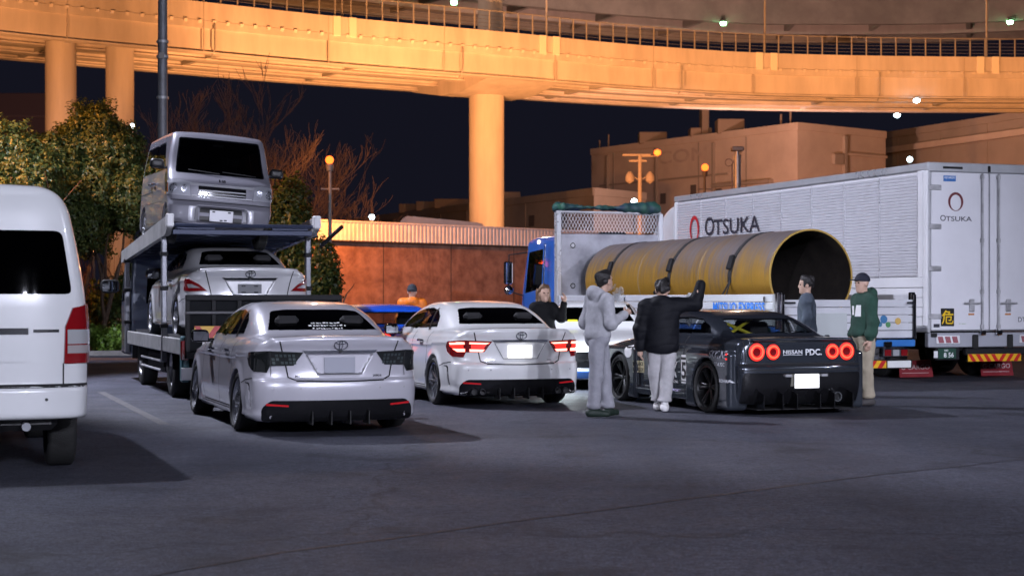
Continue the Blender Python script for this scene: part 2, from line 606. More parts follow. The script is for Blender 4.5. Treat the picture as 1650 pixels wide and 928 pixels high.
class Skin:
    """a finished body surface onto which panels, lamps, panes, seams and lettering are fitted"""
    def __init__(s, me):
        V = [v.co.copy() for v in me.vertices]
        s.bvh = BVHTree.FromPolygons(V, [tuple(p.vertices) for p in me.polygons])
    def hit(s, o, d):
        loc, nor, i, dist = s.bvh.ray_cast(Vector(o), Vector(d))
        if loc is None:
            loc, nor, i, dist = s.bvh.find_nearest(Vector(o) + Vector(d) * 3.0)
        if nor.dot(Vector(d)) > 0: nor = -nor
        return loc, nor
    # projections: (u,v) -> ray
    def ray(s, proj, u, v):
        k = proj[0]
        if k == 'rear':  return (-3, u, v), (1, 0, 0)
        if k == 'front': return (9, u, v), (-1, 0, 0)
        if k == 'left':  return (u, 4, v), (0, -1, 0)
        if k == 'right': return (u, -4, v), (0, 1, 0)
        if k == 'top':   return (u, v, 6), (0, 0, -1)
        if k == 'cyl':   # proj = ('cyl', xc): u is an angle in degrees round the upright axis at xc; + = left
            a = R(u); d = Vector((math.cos(a), -math.sin(a), 0))
            return (proj[1] - 4 * d.x, -4 * d.y, v), tuple(d)
        if k == 'fcyl':
            a = R(u); d = Vector((-math.cos(a), -math.sin(a), 0))
            return (proj[1] - 4 * d.x, -4 * d.y, v), tuple(d)
    def patch(s, name, m, parent, proj, poly, off=0.004, thick=0.012, step=0.03, hole=None):
        poly = [tuple(p) for p in poly]
        ustep = step
        sc = 1.0
        if proj[0] in ('cyl', 'fcyl'): sc = 50.0      # degrees per metre, roughly
        P = [(p[0] / sc, p[1]) for p in poly]
        pts = []
        def dens(loop):
            base = len(pts); k0 = len(pts)
            for i in range(len(loop)):
                a, b = Vector(loop[i]), Vector(loop[(i + 1) % len(loop)])
                n = max(1, int((b - a).length / step))
                for j in range(n):
                    pts.append(a.lerp(b, j / n))
            return list(range(k0, len(pts)))
        loops = [dens(P)]
        H = None
        if hole:
            H = [(p[0] / sc, p[1]) for p in hole]
            loops.append(dens(H))
        xs = [p[0] for p in P]; ys = [p[1] for p in P]
        gx, gy = np.meshgrid(np.arange(min(xs) + step / 2, max(xs), step), np.arange(min(ys) + step / 2, max(ys), step))
        gx, gy = gx.ravel(), gy.ravel()
        ok = in_poly(gx, gy, shrink(P, step * 0.35)) & in_poly(gx, gy, P)
        if H: ok &= ~in_poly(gx, gy, H)
        nb = len(pts)
        allp = pts + [Vector((float(a), float(b))) for a, b in zip(gx[ok], gy[ok])]
        vs, es, fs, *_ = delaunay_2d_cdt(allp, [], [l for l in loops], 3 if H else 1, 1e-6)
        if H:
            fs = [f for f in fs if not in_poly(np.array([sum(vs[i][0] for i in f) / len(f)]), np.array([sum(vs[i][1] for i in f) / len(f)]), H)[0]]
        top = []; bot = []
        for p in vs:
            o, d = s.ray(proj, p[0] * sc, p[1])
            loc, nor = s.hit(o, d)
            top.append(tuple(loc + nor * off)); bot.append(tuple(loc + nor * (off - thick)))
        # boundary edges -> skirt
        cnt = {}
        for f in fs:
            for i in range(len(f)):
                e = (f[i], f[(i + 1) % len(f)])
                cnt[tuple(sorted(e))] = cnt.get(tuple(sorted(e)), []) + [e]
        n = len(vs)
        F = [tuple(f) for f in fs]
        for k, l in cnt.items():
            if len(l) == 1:
                a, b = l[0]
                F.append((b, a, a + n, b + n))
        me = bpy.data.meshes.new(name)
        me.from_pydata(top + bot, [], F)
        bm = bmesh.new(); bm.from_mesh(me)
        loose = [v for v in bm.verts if not v.link_faces]
        bmesh.ops.delete(bm, geom=loose, context='VERTS')
        bmesh.ops.recalc_face_normals(bm, faces=bm.faces)
        # orientation: outward
        c = sum((f.normal.dot(Vector(s.ray(proj, poly[0][0], poly[0][1])[1])) * f.calc_area() for f in bm.faces), 0.0)
        if c > 0: bmesh.ops.reverse_faces(bm, faces=bm.faces)
        bm.to_mesh(me); bm.free()
        me.shade_smooth(); me.set_sharp_from_angle(angle=R(40))
        return obj_from(name, me, m, parent)
    def line(s, name, m, parent, proj, pts, w=0.008, off=0.002, step=0.03, closed=False):
        sc = 50.0 if proj[0] in ('cyl', 'fcyl') else 1.0
        P = [Vector((p[0] / sc, p[1])) for p in pts]
        if closed: P.append(P[0].copy())
        D = [P[0]]
        for a, b in zip(P[:-1], P[1:]):
            n = max(1, int((b - a).length / step))
            D += [a.lerp(b, j / n) for j in range(1, n + 1)]
        vs = []
        for i, p in enumerate(D):
            t = (D[min(i + 1, len(D) - 1)] - D[max(0, i - 1)])
            t = t.normalized() if t.length > 0 else Vector((1, 0))
            nrm = Vector((-t.y, t.x)) * (w / 2)
            for q in (p + nrm, p - nrm):
                o, d = s.ray(proj, q.x * sc, q.y)
                loc, nor = s.hit(o, d)
                vs.append(tuple(loc + nor * off))
        fs = [(2 * i, 2 * i + 1, 2 * i + 3, 2 * i + 2) for i in range(len(D) - 1)]
        me = bpy.data.meshes.new(name)
        me.from_pydata(vs, [], fs)
        me.shade_smooth()
        return obj_from(name, me, m, parent)
    def text(s, name, txt, size, m, parent, proj, u, v, off=0.006, bold=0.0, squeeze=1.0, flip=False, slant=0.0):
        sc = 50.0 if proj[0] in ('cyl', 'fcyl') else 1.0
        vs, fs = text_mesh(txt, size, bold, squeeze)
        # left flank and rear are read with u decreasing to the right
        sg = -1 if proj[0] in ('rear', 'left', 'cyl') else 1
        out = []
        for (x, y) in vs:
            o, d = s.ray(proj, u + sg * (x + slant * y) * sc, v + y)
            loc, nor = s.hit(o, d)
            out.append(tuple(loc + nor * off))
        me = bpy.data.meshes.new(name)
        me.from_pydata(out, [], fs)
        return obj_from(name, me, m, parent)
# ================================================================== cars
M_BLACK = mat('black_plastic', (0.012, 0.012, 0.013), 0.45)
M_GLOSSBLACK = mat('gloss_black', (0.006, 0.006, 0.007), 0.12, coat=0.6)
M_RUBBER = mat('tyre_rubber', (0.012, 0.012, 0.012), 0.75, bump=0.25, bscale=90, var=0.3, vscale=8)
M_CHROME = mat('chrome', (0.75, 0.76, 0.78), 0.10, 1.0)
M_ALLOY = mat('alloy', (0.62, 0.63, 0.66), 0.24, 0.9)
M_DARKALLOY = mat('dark_alloy', (0.012, 0.0125, 0.014), 0.35, 0.5)
M_SEAM = mat('panel_gap', (0.008, 0.008, 0.009), 0.8)
M_TRIM = mat('window_trim', (0.01, 0.01, 0.011), 0.3)
M_CABIN = mat('cabin_cloth', (0.018, 0.018, 0.02), 0.85)
M_GLASS = glass_mat('side_glass', (0.34, 0.36, 0.36))
M_GLASSD = glass_mat('privacy_glass', (0.004, 0.004, 0.005))
M_GLASSR = glass_mat('clear_glass', (.62, .65, .66))
M_GLASSM = glass_mat('smoked_glass', (0.13, 0.14, 0.15))
M_REDLENS = mat('red_lens', (0.20, 0.005, 0.008), 0.12, coat=1.0)
M_SMOKELENS = mat('smoked_lens', (0.012, 0.014, 0.014), 0.08, coat=1.0)
M_CLEARLENS = mat('clear_lens', (0.55, 0.56, 0.58), 0.12, 0.4, coat=1.0)
M_REDLIT = emis('red_lamp_lit', (1.0, 0.03, 0.02), 1.05, (0.5, 0.01, 0.01))
M_REDHOT = emis('red_lamp_core', (1.0, 0.22, 0.16), 4.5, (0.6, 0.1, 0.1))
M_PLATE = mat('plate_white', (0.72, 0.73, 0.72), 0.45)
M_PLATEGREY = mat('plate_grey', (0.40, 0.41, 0.47), 0.7)
M_WHITEINK = mat('white_ink', (0.8, 0.8, 0.8), 0.5)
M_EXHAUST = mat('exhaust_steel', (0.30, 0.31, 0.33), 0.3, 0.9)

def paint(name, col, metal=0.0, rough=0.28, coat=1.0):
    return mat(name, col, rough, metal, coat=coat)

def wheel(parent, x, y, z, rad, width, side, rim_r, mrim, spokes=10, camber=0.0, dish=0.03, kind='multi'):
    """side=+1 left; wheel (tyre) > rim, brake_disc"""
    h = width / 2
    e = rad - rim_r
    prof = [(rim_r, -h * .82), (rim_r + e * .25, -h * .98), (rad - e * .35, -h), (rad - .012, -h * .86), (rad, -h * .7),
            (rad, h * .7), (rad - .012, h * .86), (rad - e * .35, h), (rim_r + e * .25, h * .98), (rim_r, h * .82)]
    t = MB().lathe(prof, 40, axis='y').build('wheel', M_RUBBER, parent)
    t.location = (x, y, z)
    t.rotation_euler = (R(camber) * side, 0, 0)
    r = MB()
    s = side
    # barrel and lip
    r.lathe([(rim_r + .004, s * h * .86), (rim_r - .012, s * h * .88), (rim_r - .022, s * h * .55), (rim_r * .90, -s * h * .3), (rim_r * .92, -s * h * .8)], 40, axis='y')
    hubr = rim_r * .2
    yo = s * (h * .80 - dish)
    r.lathe([(0.001, yo + s * .006), (hubr * .55, yo + s * .006), (hubr, yo - s * .004), (hubr * 1.1, yo - s * .05)], 16, axis='y')
    for k in range(spokes):
        a = 2 * math.pi * k / spokes
        if kind == 'twin':
            angs = (a - .13, a + .13)
        else:
            angs = (a,)
        for aa in angs:
            r0, r1 = hubr * .7, rim_r * .965
            w0, w1 = (.050, .062) if kind == 'five' else ((.020, .022) if kind != 'twin' else (.018, .022))
            ca, sa = math.cos(aa), math.sin(aa)
            y1 = s * h * .70
            def P(rr, ww, yy): return (rr * ca - ww * sa, yy, -(rr * sa + ww * ca))
            vs = []
            for (rr, ww, yy) in ((r0, w0, yo), ((r0 + r1) / 2, (w0 + w1) / 2 * .85, (yo * .45 + y1 * .55)), (r1, w1, y1)):
                vs += [P(rr, -ww, yy - s * .008), P(rr, -ww * .4, yy), P(rr, ww * .4, yy), P(rr, ww, yy - s * .008), P(rr, ww, yy - s * .04), P(rr, -ww, yy - s * .04)]
            fs = []
            for i in (0, 1):
                for j in range(6):
                    fs.append((i * 6 + j, i * 6 + (j + 1) % 6, i * 6 + 6 + (j + 1) % 6, i * 6 + 6 + j))
            r.add(vs, fs)
    r.build('rim', mrim, t)
    MB().lathe([(.02, -s * h * .1), (rim_r * .72, -s * h * .1), (rim_r * .72, -s * h * .3)], 28, axis='y').build('brake_disc', mat('brake_disc', (.12, .11, .11), .4, .8), t)
    return t

def seats(root, xs, z, dark=M_CABIN):
    for (x, y, w) in xs:
        m = MB()
        m.box(x - .05, x + .42, y - w / 2, y + w / 2, z + .05, z + .22, .05)
        m.box(x - .17, x - .02, y - w / 2, y + w / 2, z + .15, z + .62, .05)
        m.build('seat', dark, root)
        MB().box(x - .19, x - .08, y - .13, y + .13, z + .64, z + .82, .04).build('headrest', dark, root)

def ellipse_ring(a, b, w, n=28):
    """flat ring outline in 2-D as verts, faces"""
    vs = []
    for k in range(n):
        t = 2 * math.pi * k / n
        c, s = math.cos(t), math.sin(t)
        vs += [(a * c, b * s), ((a - w) * c, (b - w) * s)]
    fs = [(2 * k, 2 * ((k + 1) % n), 2 * ((k + 1) % n) + 1, 2 * k + 1) for k in range(n)]
    return vs, fs

def oval_emblem(skin, root, proj, u, v, s=1.0, m=M_CHROME):
    vs, fs = [], []
    def add(r, dx, dy):
        n = len(vs)
        for (x, y) in r[0]: vs.append((x + dx, y + dy))
        for f in r[1]: fs.append(tuple(i + n for i in f))
    add(ellipse_ring(.075 * s, .052 * s, .010 * s), 0, 0)
    add(ellipse_ring(.022 * s, .046 * s, .008 * s), 0, 0)
    add(ellipse_ring(.055 * s, .020 * s, .008 * s), 0, .026 * s)
    top = []
    for (x, y) in vs:
        o, d = skin.ray(proj, u - x, v + y)
        loc, nor = skin.hit(o, d)
        top.append(tuple(loc + nor * .012))
    me = bpy.data.meshes.new('emblem')
    me.from_pydata(top, [], fs)
    o = obj_from('emblem', me, m, root)
    md = o.modifiers.new('s', 'SOLIDIFY'); md.thickness = .01; md.offset = 0
    return o

class CarShape:
    """SDF of a three-box car. x forward from the rear bumper, y left, z up."""
    def __init__(s, **k):
        s.__dict__.update(k)
        s.f_top = pchip(*zip(*s.top)); s.f_plan = pchip(*zip(*s.plan)); s.f_sec = pchip(*zip(*s.sec))
        s.f_rear = pchip(*zip(*s.rear)); s.f_front = pchip(*zip(*s.front))
        s.f_roof = pchip(*zip(*s.roof)); s.f_gh = pchip(*zip(*s.gh)); s.f_ghx = pchip(*zip(*s.ghx))
    def __call__(s, x, y, z):
        ay = np.abs(y)
        r = ay / s.hw
        zt = s.f_top(x) - s.crown * r ** 2.5
        d_top = (z - zt) * .96
        d_side = ay - (s.f_plan(x) + s.f_sec(z))
        d_rear = (s.f_rear(z) + s.rc * r ** 3.2 - x)
        d_front = x - (s.L - s.f_front(z) - s.fc * r ** 2.6)
        d = smax(d_side, d_top, s.k1)
        d = smax(d, d_rear / np.sqrt(1 + (3.2 * s.rc * r ** 2.2 / s.hw) ** 2), s.k2)
        d = smax(d, d_front / np.sqrt(1 + (2.6 * s.fc * r ** 1.6 / s.hw) ** 2), s.k2)
        zb = s.zb
        d = smax(d, zb - z, .05)
        # glasshouse
        zr = s.f_roof(x) - s.rcrown * r ** 2
        slope = s.f_roof_d(x)
        g_top = (z - zr) / np.sqrt(1 + slope ** 2)
        g_side = (ay - (s.f_gh(z) + s.f_ghx(x))) * .92
        g = smax(g_top, g_side, s.k3)
        g = smax(g, .6 - z, .05)
        g = np.maximum(g, np.maximum(s.roof[0][0] - x, x - s.roof[-1][0]))
        d = smin(d, g, s.kj)
        for fn in s.extras:
            d = fn(d, x, y, z)
        # wheel wells
        for (xw, zw, rw, yin) in s.wells:
            c = np.sqrt((x - xw) ** 2 + (z - zw) ** 2) - rw
            c = np.maximum(c, yin - ay)
            d = smax(d, -c, .012)
        return d
    def f_roof_d(s, x):
        return (s.f_roof(x + .01) - s.f_roof(x - .01)) / .02

def rbox(x, y, z, c, h, r):
    qx = np.abs(x - c[0]) - h[0] + r; qy = np.abs(y - c[1]) - h[1] + r; qz = np.abs(z - c[2]) - h[2] + r
    return np.sqrt(np.maximum(qx, 0) ** 2 + np.maximum(qy, 0) ** 2 + np.maximum(qz, 0) ** 2) + np.minimum(np.maximum(qx, np.maximum(qy, qz)), 0) - r

def body_with_windows(name, fn, lo, hi, res, windows, m, root):
    """windows: list of (proj, polygon) – openings cut in the shell; returns (body object, skin of uncut shell)"""
    full = sdf_mesh(name + '_full', fn, lo, hi, res, mirror=True)
    skin = Skin(full)
    V = mesh_np(full).astype(float)
    Q = np.zeros(len(full.polygons) * 4, np.int32)
    full.polygons.foreach_get('vertices', Q)
    Q = Q.reshape(-1, 4)
    N = grad(fn, V, res * .35); N /= np.maximum(np.linalg.norm(N, axis=1), 1e-9)[:, None]
    C = V[Q].mean(1); NN = N[Q].mean(1)
    cut = np.zeros(len(Q), bool)
    for proj, poly in windows:
        k = proj[0]
        if k == 'rear': cut |= in_poly(C[:, 1], C[:, 2], poly) & (NN[:, 0] < -.08) & (C[:, 0] < 2.4)
        elif k == 'front': cut |= in_poly(C[:, 1], C[:, 2], poly) & (NN[:, 0] > .08) & (C[:, 0] > 2.0)
        elif k == 'left': cut |= in_poly(C[:, 0], C[:, 2], poly) & (NN[:, 1] > .3)
        elif k == 'right': cut |= in_poly(C[:, 0], C[:, 2], poly) & (NN[:, 1] < -.3)
    def sub(mask):
        q = Q[mask]; used = np.unique(q)
        rm = -np.ones(len(V), np.int64); rm[used] = np.arange(len(used))
        return used, rm[q]
    used, q = sub(~cut)
    me = np_mesh(name, V[used], q, N[used])
    body = obj_from(name, me, m, root)
    # dark lining just inside the glasshouse
    zmin = .80
    lin = (~cut) & (C[:, 2] > zmin)
    used, q = sub(lin)
    lm = np_mesh('cabin_lining', V[used] - N[used] * .02, q[:, ::-1], -N[used])
    obj_from('cabin_lining', lm, M_CABIN, root)
    bpy.data.meshes.remove(full)
    return body, skin

def pane(skin, root, name, proj, poly, frame=.03, glass=M_GLASS, off=.004):
    poly = round_poly(poly, .05)
    g = skin.patch(name, glass, root, proj, shrink(poly, frame * .8), off, 0.002, .04)
    skin.patch('window_frame', M_TRIM, g, proj, poly, off + .003, .012, .05, hole=shrink(poly, frame))
    return g

def mirror_part(root, x, y, z, m, side, glassm=M_CHROME, big=1.0):
    def fn(X, Y, Z):
        d = rbox(X, Y, Z, (x, y, z), (.075 * big, .105 * big, .075 * big), .055 * big)
        d = smax(d, (X - x) * -1 - .055, .02)
        arm = rbox(X, Y, Z, (x + .01, y - side * .11, z - .05), (.035, .07, .02), .015)
        return smin(d, arm, .02)
    me = sdf_mesh('mirror', fn, (x - .2, y - .3, z - .2), (x + .2, y + .3, z + .2), .015)
    o = obj_from('mirror', me, m, root)
    MB().box(x - .062, x - .056, y - .085 * big, y + .085 * big, z - .055 * big, z + .055 * big, .002).build('mirror_glass', mat('mirror_glass', (.5, .52, .55), .03, 1.0), o)
    return o

def handle(skin, root, x, z, side, m):
    o, d = skin.ray(('left',) if side > 0 else ('right',), x, z)
    loc, nor = skin.hit(o, d)
    h = MB()
    h.tube([(x - .10, loc.y + side * .004, z - .004), (x - .085, loc.y + side * .035, z), (x, loc.y + side * .042, z + .003), (x + .085, loc.y + side * .035, z), (x + .10, loc.y + side * .004, z - .004)], [.012, .015, .016, .015, .012], 8)
    return h.build('door_handle', m, root)

def plate_at(skin, root, proj, u, v, w, h, m, frame_m=None, tilt=0.0, off=.02):
    o, d = skin.ray(proj, u, v)
    loc, nor = skin.hit(o, d)
    sx = -1 if d[0] > 0 else 1
    x = loc.x + sx * off
    p = MB().box(x - .004, x + .004, u - w / 2, u + w / 2, v - h / 2, v + h / 2, .003).build('number_plate', m, root)
    if frame_m:
        f = MB()
        for (y0, y1, z0, z1) in ((u - w / 2 - .012, u + w / 2 + .012, v + h / 2, v + h / 2 + .012), (u - w / 2 - .012, u + w / 2 + .012, v - h / 2 - .012, v - h / 2),
                                 (u - w / 2 - .012, u - w / 2, v - h / 2, v + h / 2), (u + w / 2, u + w / 2 + .012, v - h / 2, v + h / 2)):
            f.box(x - .007, x + .007, y0, y1, z0, z1, .002)
        f.build('plate_frame', frame_m, p)
    return p, x

# ------------------------------------------------------------------ mid-size saloon (two cars of the same type)
def saloon(label, loc, theta, m, lit, plate_m, rim_m, rim_kind, glow=False, group=None, zb=.15, rearglass=M_GLASSD, sideglass=M_GLASS, old=False):
    root = thing('saloon_car', label, 'car', loc, R(90 + theta), group)
    L, hw = 4.75, .90
    S = CarShape(
        L=L, hw=hw, crown=.05, rc=.20, fc=.34, k1=.085, k2=.10, k3=.13, kj=.035, zb=zb, rcrown=.05,
        top=[(0, .985), (.06, 1.005), (.25, 1.02), (.8, 1.045), (1.6, 1.02), (2.6, .985), (3.3, .965), (3.9, .88), (4.4, .77), (4.75, .62)],
        plan=[(0, .845), (.35, .875), (.9, .895), (1.6, .895), (2.6, .895), (3.6, .895), (4.2, .875), (4.75, .80)],
        sec=[(.15, -.035), (.25, -.012), (.42, .004), (.60, .0), (.72, -.008), (.84, -.012), (.92, -.03), (1.0, -.075), (1.1, -.16), (1.6, -.5)],
        rear=[(.10, .10), (.24, .045), (.40, .008), (.50, .0), (.575, .012), (.60, .055), (.70, .065), (.82, .060), (.90, .045), (.97, .012), (1.02, .02), (1.1, .10), (1.6, .3)],
        front=[(.1, .16), (.3, .04), (.45, .0), (.6, .03), (.75, .12), (.9, .4), (1.1, .9), (1.6, 1.2)],
        roof=[(.30, .88), (.62, 1.035), (.80, 1.095), (1.05, 1.20), (1.35, 1.308), (1.65, 1.372), (2.0, 1.398), (2.3, 1.395), (2.6, 1.362), (2.9, 1.27), (3.2, 1.135), (3.5, .985), (3.8, .82)],
        gh=[(.5, .84), (.95, .825), (1.02, .80), (1.15, .735), (1.30, .645), (1.40, .58), (1.5, .52)],
        ghx=[(.3, -.13), (.9, -.075), (1.4, -.02), (2.0, 0), (2.8, -.01), (3.5, -.06)],
        wells=[(1.06, .315, .355, .60), (3.91, .315, .355, .60)],
        extras=[])
    def bumps(d, x, y, z):
        ay = np.abs(y)
        # arch flares
        for xw in (1.06, 3.91):
            rr = np.sqrt((x - xw) ** 2 + (z - .315) ** 2)
            d = d - .022 * np.exp(-((rr - .37) / .055) ** 2) * (ay > .6) * (z > .2)
        # shoulder crease
        d = d - .010 * np.exp(-((z - .80 - .02 * (x < 1.2) - .03 * (1.6 - x) * (x < 1.6)) / .022) ** 2) * (ay > .7)
        # deck spoiler
        sp = rbox(x - .21 * (ay / hw) ** 3, y, z, (.10, 0, 1.012 - .05 * (ay / hw) ** 3), (.085, .70, .02), .018)
        d = smin(d, sp, .07)
        # plate recess on the lid
        pr = np.maximum(rbox(x, y, z, (.0, 0, .745), (.15, .285 + (z - .745) * .6, .105), .02), .0 - z)
        d = smax(d, -np.maximum(pr, x - .088), .02)
        # side skirt
        d = d - .018 * np.exp(-((z - .21) / .045) ** 2) * (ay > .7)
        # rear vent notch behind the wheel
        vn = np.maximum(np.abs(x - .44 - (z - .42) * .25) - .028, np.abs(z - .41) - .125)
        vn = np.maximum(vn, hw - .035 - ay)
        d = smax(d, -vn, .012)
        return d
    S.extras = [bumps]
    fn = S
    side_all = [(1.30, 1.02), (1.40, 1.20), (1.62, 1.285), (1.95, 1.325), (2.30, 1.315), (2.62, 1.265), (2.95, 1.13), (3.14, 1.005), (2.3, .985)]
    rearw = [(-.645, 1.06), (.645, 1.06), (.505, 1.31), (.32, 1.33), (-.32, 1.33), (-.505, 1.31)]
    frontw = [(-.68, 1.03), (.68, 1.03), (.50, 1.31), (-.50, 1.31)]
    wins = [(('left',), shrink(side_all, .03)), (('right',), shrink(side_all, .03)), (('rear',), shrink(rearw, .03)), (('front',), shrink(frontw, .03))]
    body, skin = body_with_windows('body', fn, (-.1, -.1, .05), (L + .1, 1.02, 1.5), .021, wins, m, root)
    # doors' panes: rear quarter, rear door, front door
    for sd in ('left', 'right'):
        pane(skin, root, 'side_window', (sd,), [(1.30, 1.02), (1.40, 1.20), (1.62, 1.285), (1.95, 1.325), (2.12, 1.322), (2.16, .992)], glass=sideglass)
        pane(skin, root, 'side_window', (sd,), [(2.16, .992), (2.12, 1.322), (2.30, 1.315), (2.62, 1.265), (2.95, 1.13), (3.14, 1.005)], glass=sideglass)
        skin.line('window_pillar', M_TRIM, root, (sd,), [(1.60, 1.00), (1.70, 1.29)], .05, .009)
        # door cuts
        for pts in ([(1.34, .98), (1.42, .86), (1.46, .60), (1.40, .42), (1.52, .25), (2.18, .25), (2.22, .60), (2.16, .98)],
                    [(2.20, .25), (3.20, .25), (3.36, .45), (3.34, .70), (3.22, .95)]):
            skin.line('door_seam', M_SEAM, root, (sd,), pts, .012, .0025)
        skin.line('sill_seam', M_SEAM, root, (sd,), [(1.5, .225), (3.4, .225)], .010, .0025)
        skin.line('bumper_seam', M_SEAM, root, (sd,), [(.32, .60), (.62, .575), (.73, .54)], .010, .0025)
        s = 1 if sd == 'left' else -1
        handle(skin, root, 1.72, .855, s, M_CHROME); handle(skin, root, 2.72, .845, s, M_CHROME)
        mirror_part(root, 3.03, s * .985, .985, M_GLOSSBLACK, s)
        if not old: skin.patch('vent', M_BLACK, root, (sd,), [(.385, .30), (.43, .30), (.50, .535), (.60, .54), (.60, .55), (.47, .55)], .003, .01, .03)
    pane(skin, root, 'rear_window', ('rear',), rearw, .035, rearglass)
    pane(skin, root, 'windscreen', ('front',), frontw, .035, M_GLASSM)
    # boot lid
    for pts in ([(.63, .985), (.60, .88), (.56, .72), (.54, .615), (.46, .575), (0, .565), (-.46, .575), (-.54, .615), (-.56, .72), (-.60, .88), (-.63, .985)],):
        skin.line('boot_seam', M_SEAM, root, ('rear',), pts, .014, .003)
    skin.line('recess_edge', mat('recess_edge', (.25, .25, .26), .3, .5), root, ('rear',), [(.355, .85), (.235, .64), (-.235, .64), (-.355, .85)], .010, .004)
    # lamps
    for s in (1, -1):
        outline = [(22.5 * s, .872), (40 * s, .886), (58 * s, .862), (61 * s, .80), (58 * s, .73), (50 * s, .672), (42 * s, .662), (40.5 * s, .728), (28 * s, .735), (25.5 * s, .80)]
        if old:
            outline = [(34 * s, .70), (40 * s, .80), (47 * s, .872), (54 * s, .868), (58 * s, .80), (57 * s, .71), (46 * s, .695)]
        if old:
            tl = skin.patch('tail_lamp', M_REDLENS, root, ('cyl', 1.0), outline, .012, .03, .03)
            skin.patch('lamp_reflector', M_CLEARLENS, tl, ('cyl', 1.0), [(39 * s, .745), (45 * s, .80), (50 * s, .80), (48 * s, .745)], .0145, .004, .04)
        elif lit:
            tl = skin.patch('tail_lamp', M_REDLENS, root, ('cyl', 1.0), outline, .012, .03, .03)
            for (pl) in ([(24.5 * s, .852), (38 * s, .860), (38 * s, .838), (27 * s, .832)], [(28 * s, .765), (38 * s, .770), (38 * s, .738), (29.5 * s, .735)],
                         [(41 * s, .862), (54 * s, .852), (53 * s, .826), (41 * s, .836)], [(41 * s, .775), (50 * s, .775), (46 * s, .735), (41 * s, .735)]):
                skin.patch('lamp_core', M_REDHOT, tl, ('cyl', 1.0), pl, .016, .008, .03)
            skin.patch('lamp_body', M_REDLIT, tl, ('cyl', 1.0), [(42 * s, .826), (55 * s, .816), (50 * s, .782), (42 * s, .782)], .015, .008, .03)
            skin.patch('lamp_body', M_REDLIT, tl, ('cyl', 1.0), [(27 * s, .825), (37 * s, .828), (37 * s, .778), (29 * s, .775)], .015, .008, .03)
        else:
            tl = skin.patch('tail_lamp', M_SMOKELENS, root, ('cyl', 1.0), outline, .012, .03, .03)
            rnd = random.Random(3)
            g = mat('facet_glints', (.30, .36, .34), .12, 1.0)  # facets enlarged and brightened to put glints on the smoked lamp
            for i in range(6):
                for j in range(3):
                    u = (26.5 + i * 2.2 + .3 * j) * s; v = .748 + j * .038
                    if rnd.random() < .75:
                        skin.patch('lamp_facet', g, tl, ('cyl', 1.0), [(u, v), (u + 1.5 * s, v), (u + 1.7 * s, v + .028), (u + .2 * s, v + .028)], .0135, .003, .05)
            skin.line('lamp_edge', mat('lamp_edge', (.1, .1, .1), .2, .6), tl, ('cyl', 1.0), [(40 * s, .62), (40 * s, .88)], .006, .014)
        skin.patch('bumper_reflector', mat('reflector_red_glow', (.42, .01, .015), .2, coat=1.0, emit=(1, .02, .03), estr=.10), root, ('rear',), [(s * .54, .330), (s * .76, .345), (s * .76, .325), (s * .54, .312)], .012, .02, .04)  # reflector carries a faint glow of its own, though no lamp
    # chrome bar over the plate
    bar = skin.patch('lid_garnish', M_CHROME, root, ('rear',), [(-.365, .862), (.365, .862), (.40, .892), (-.40, .892)], .014, .02, .04)
    MB().box(.03, .05, -.02, .02, .865, .885, .004).build('rear_camera', M_BLACK, bar)
    oval_emblem(skin, root, ('rear',), 0, .948, 1.0, M_CHROME)
    if old:
        br = skin.patch('plate_bracket', mat('bracket_grey', (.16, .165, .18), .5), root, ('rear',), [(-.17, .665), (.17, .665), (.17, .80), (-.17, .80)], .01, .02, .05)
        for (y, z) in ((-.09, .77), (.09, .77), (-.09, .68), (.09, .68)):
            skin.patch('bracket_tab', M_CHROME, br, ('rear',), [(y - .03, z - .008), (y + .03, z - .008), (y + .03, z + .012), (y - .03, z + .012)], .014, .006, .05)
    else:
        plate_at(skin, root, ('rear',), 0, .735, .33, .165, plate_m, off=.012)
    skin.text('badge', 'MARK X', .026, M_CHROME, root, ('rear',), .40, .622, .005, .02)
    skin.text('badge', '250G' if lit else '250RDS', .022, M_CHROME, root, ('rear',), -.40, .622, .005, .02)
    # black diffuser with fins and tips
    df = skin.patch('diffuser' if not old else 'bumper_skirt', M_GLOSSBLACK if not old else m, root, ('rear',), round_poly([(-.80, .16), (.80, .16), (.80, .30), (.72, .375), (-.72, .375), (-.80, .30)], .04), .006, .02, .04)
    for y in (-.30, -.1, .1, .30):
        MB().box(.0, .25, y - .006, y + .006, .12, .26, .003).build('fin', M_BLACK, df)
    for s in (1, -1):
        for dy in ((.52, .635) if lit else ()):
            MB().lathe([(.032, -.0), (.040, -.0), (.042, .03), (.040, .2)], 20, (.05, s * dy, .215), axis='x').build('exhaust_tip', mat('exhaust_dark', (.05, .05, .055), .3, .8), df)
            MB().lathe([(.0, .05), (.04, .05)], 20, (.03, s * dy, .215), axis='x').build('exhaust_bore', M_BLACK, df)
        for (y, z) in ((.42, .50), (.70, .50)):
            o, d = skin.ray(('rear',), s * y, z); loc, nor = skin.hit(o, d)
            MB().lathe([(.0, -.003), (.011, -.003), (.012, .004)], 12, tuple(loc), axis='x').build('parking_sensor', mat('sensor_grey', (.45, .45, .47), .4), root)
    # under body + wells
    MB().box(.25, L - .3, -.72, .72, .14, .45, .05).build('underbody', M_BLACK, root)
    for xw in (1.06, 3.91):
        for s in (1, -1):
            wheel(root, xw, s * .80, .318, .318, .235, s, .245, rim_m, 5 if rim_kind == 'five' else 10, 5.0 if zb < .16 else 1.0, .035, rim_kind)
    seats(root, [(1.15, .36, .55), (1.15, -.36, .55), (2.25, .37, .5), (2.25, -.37, .5)], .42)
    MB().box(2.95, 3.3, -.68, .68, .75, .93, .06).build('dashboard', M_CABIN, root)
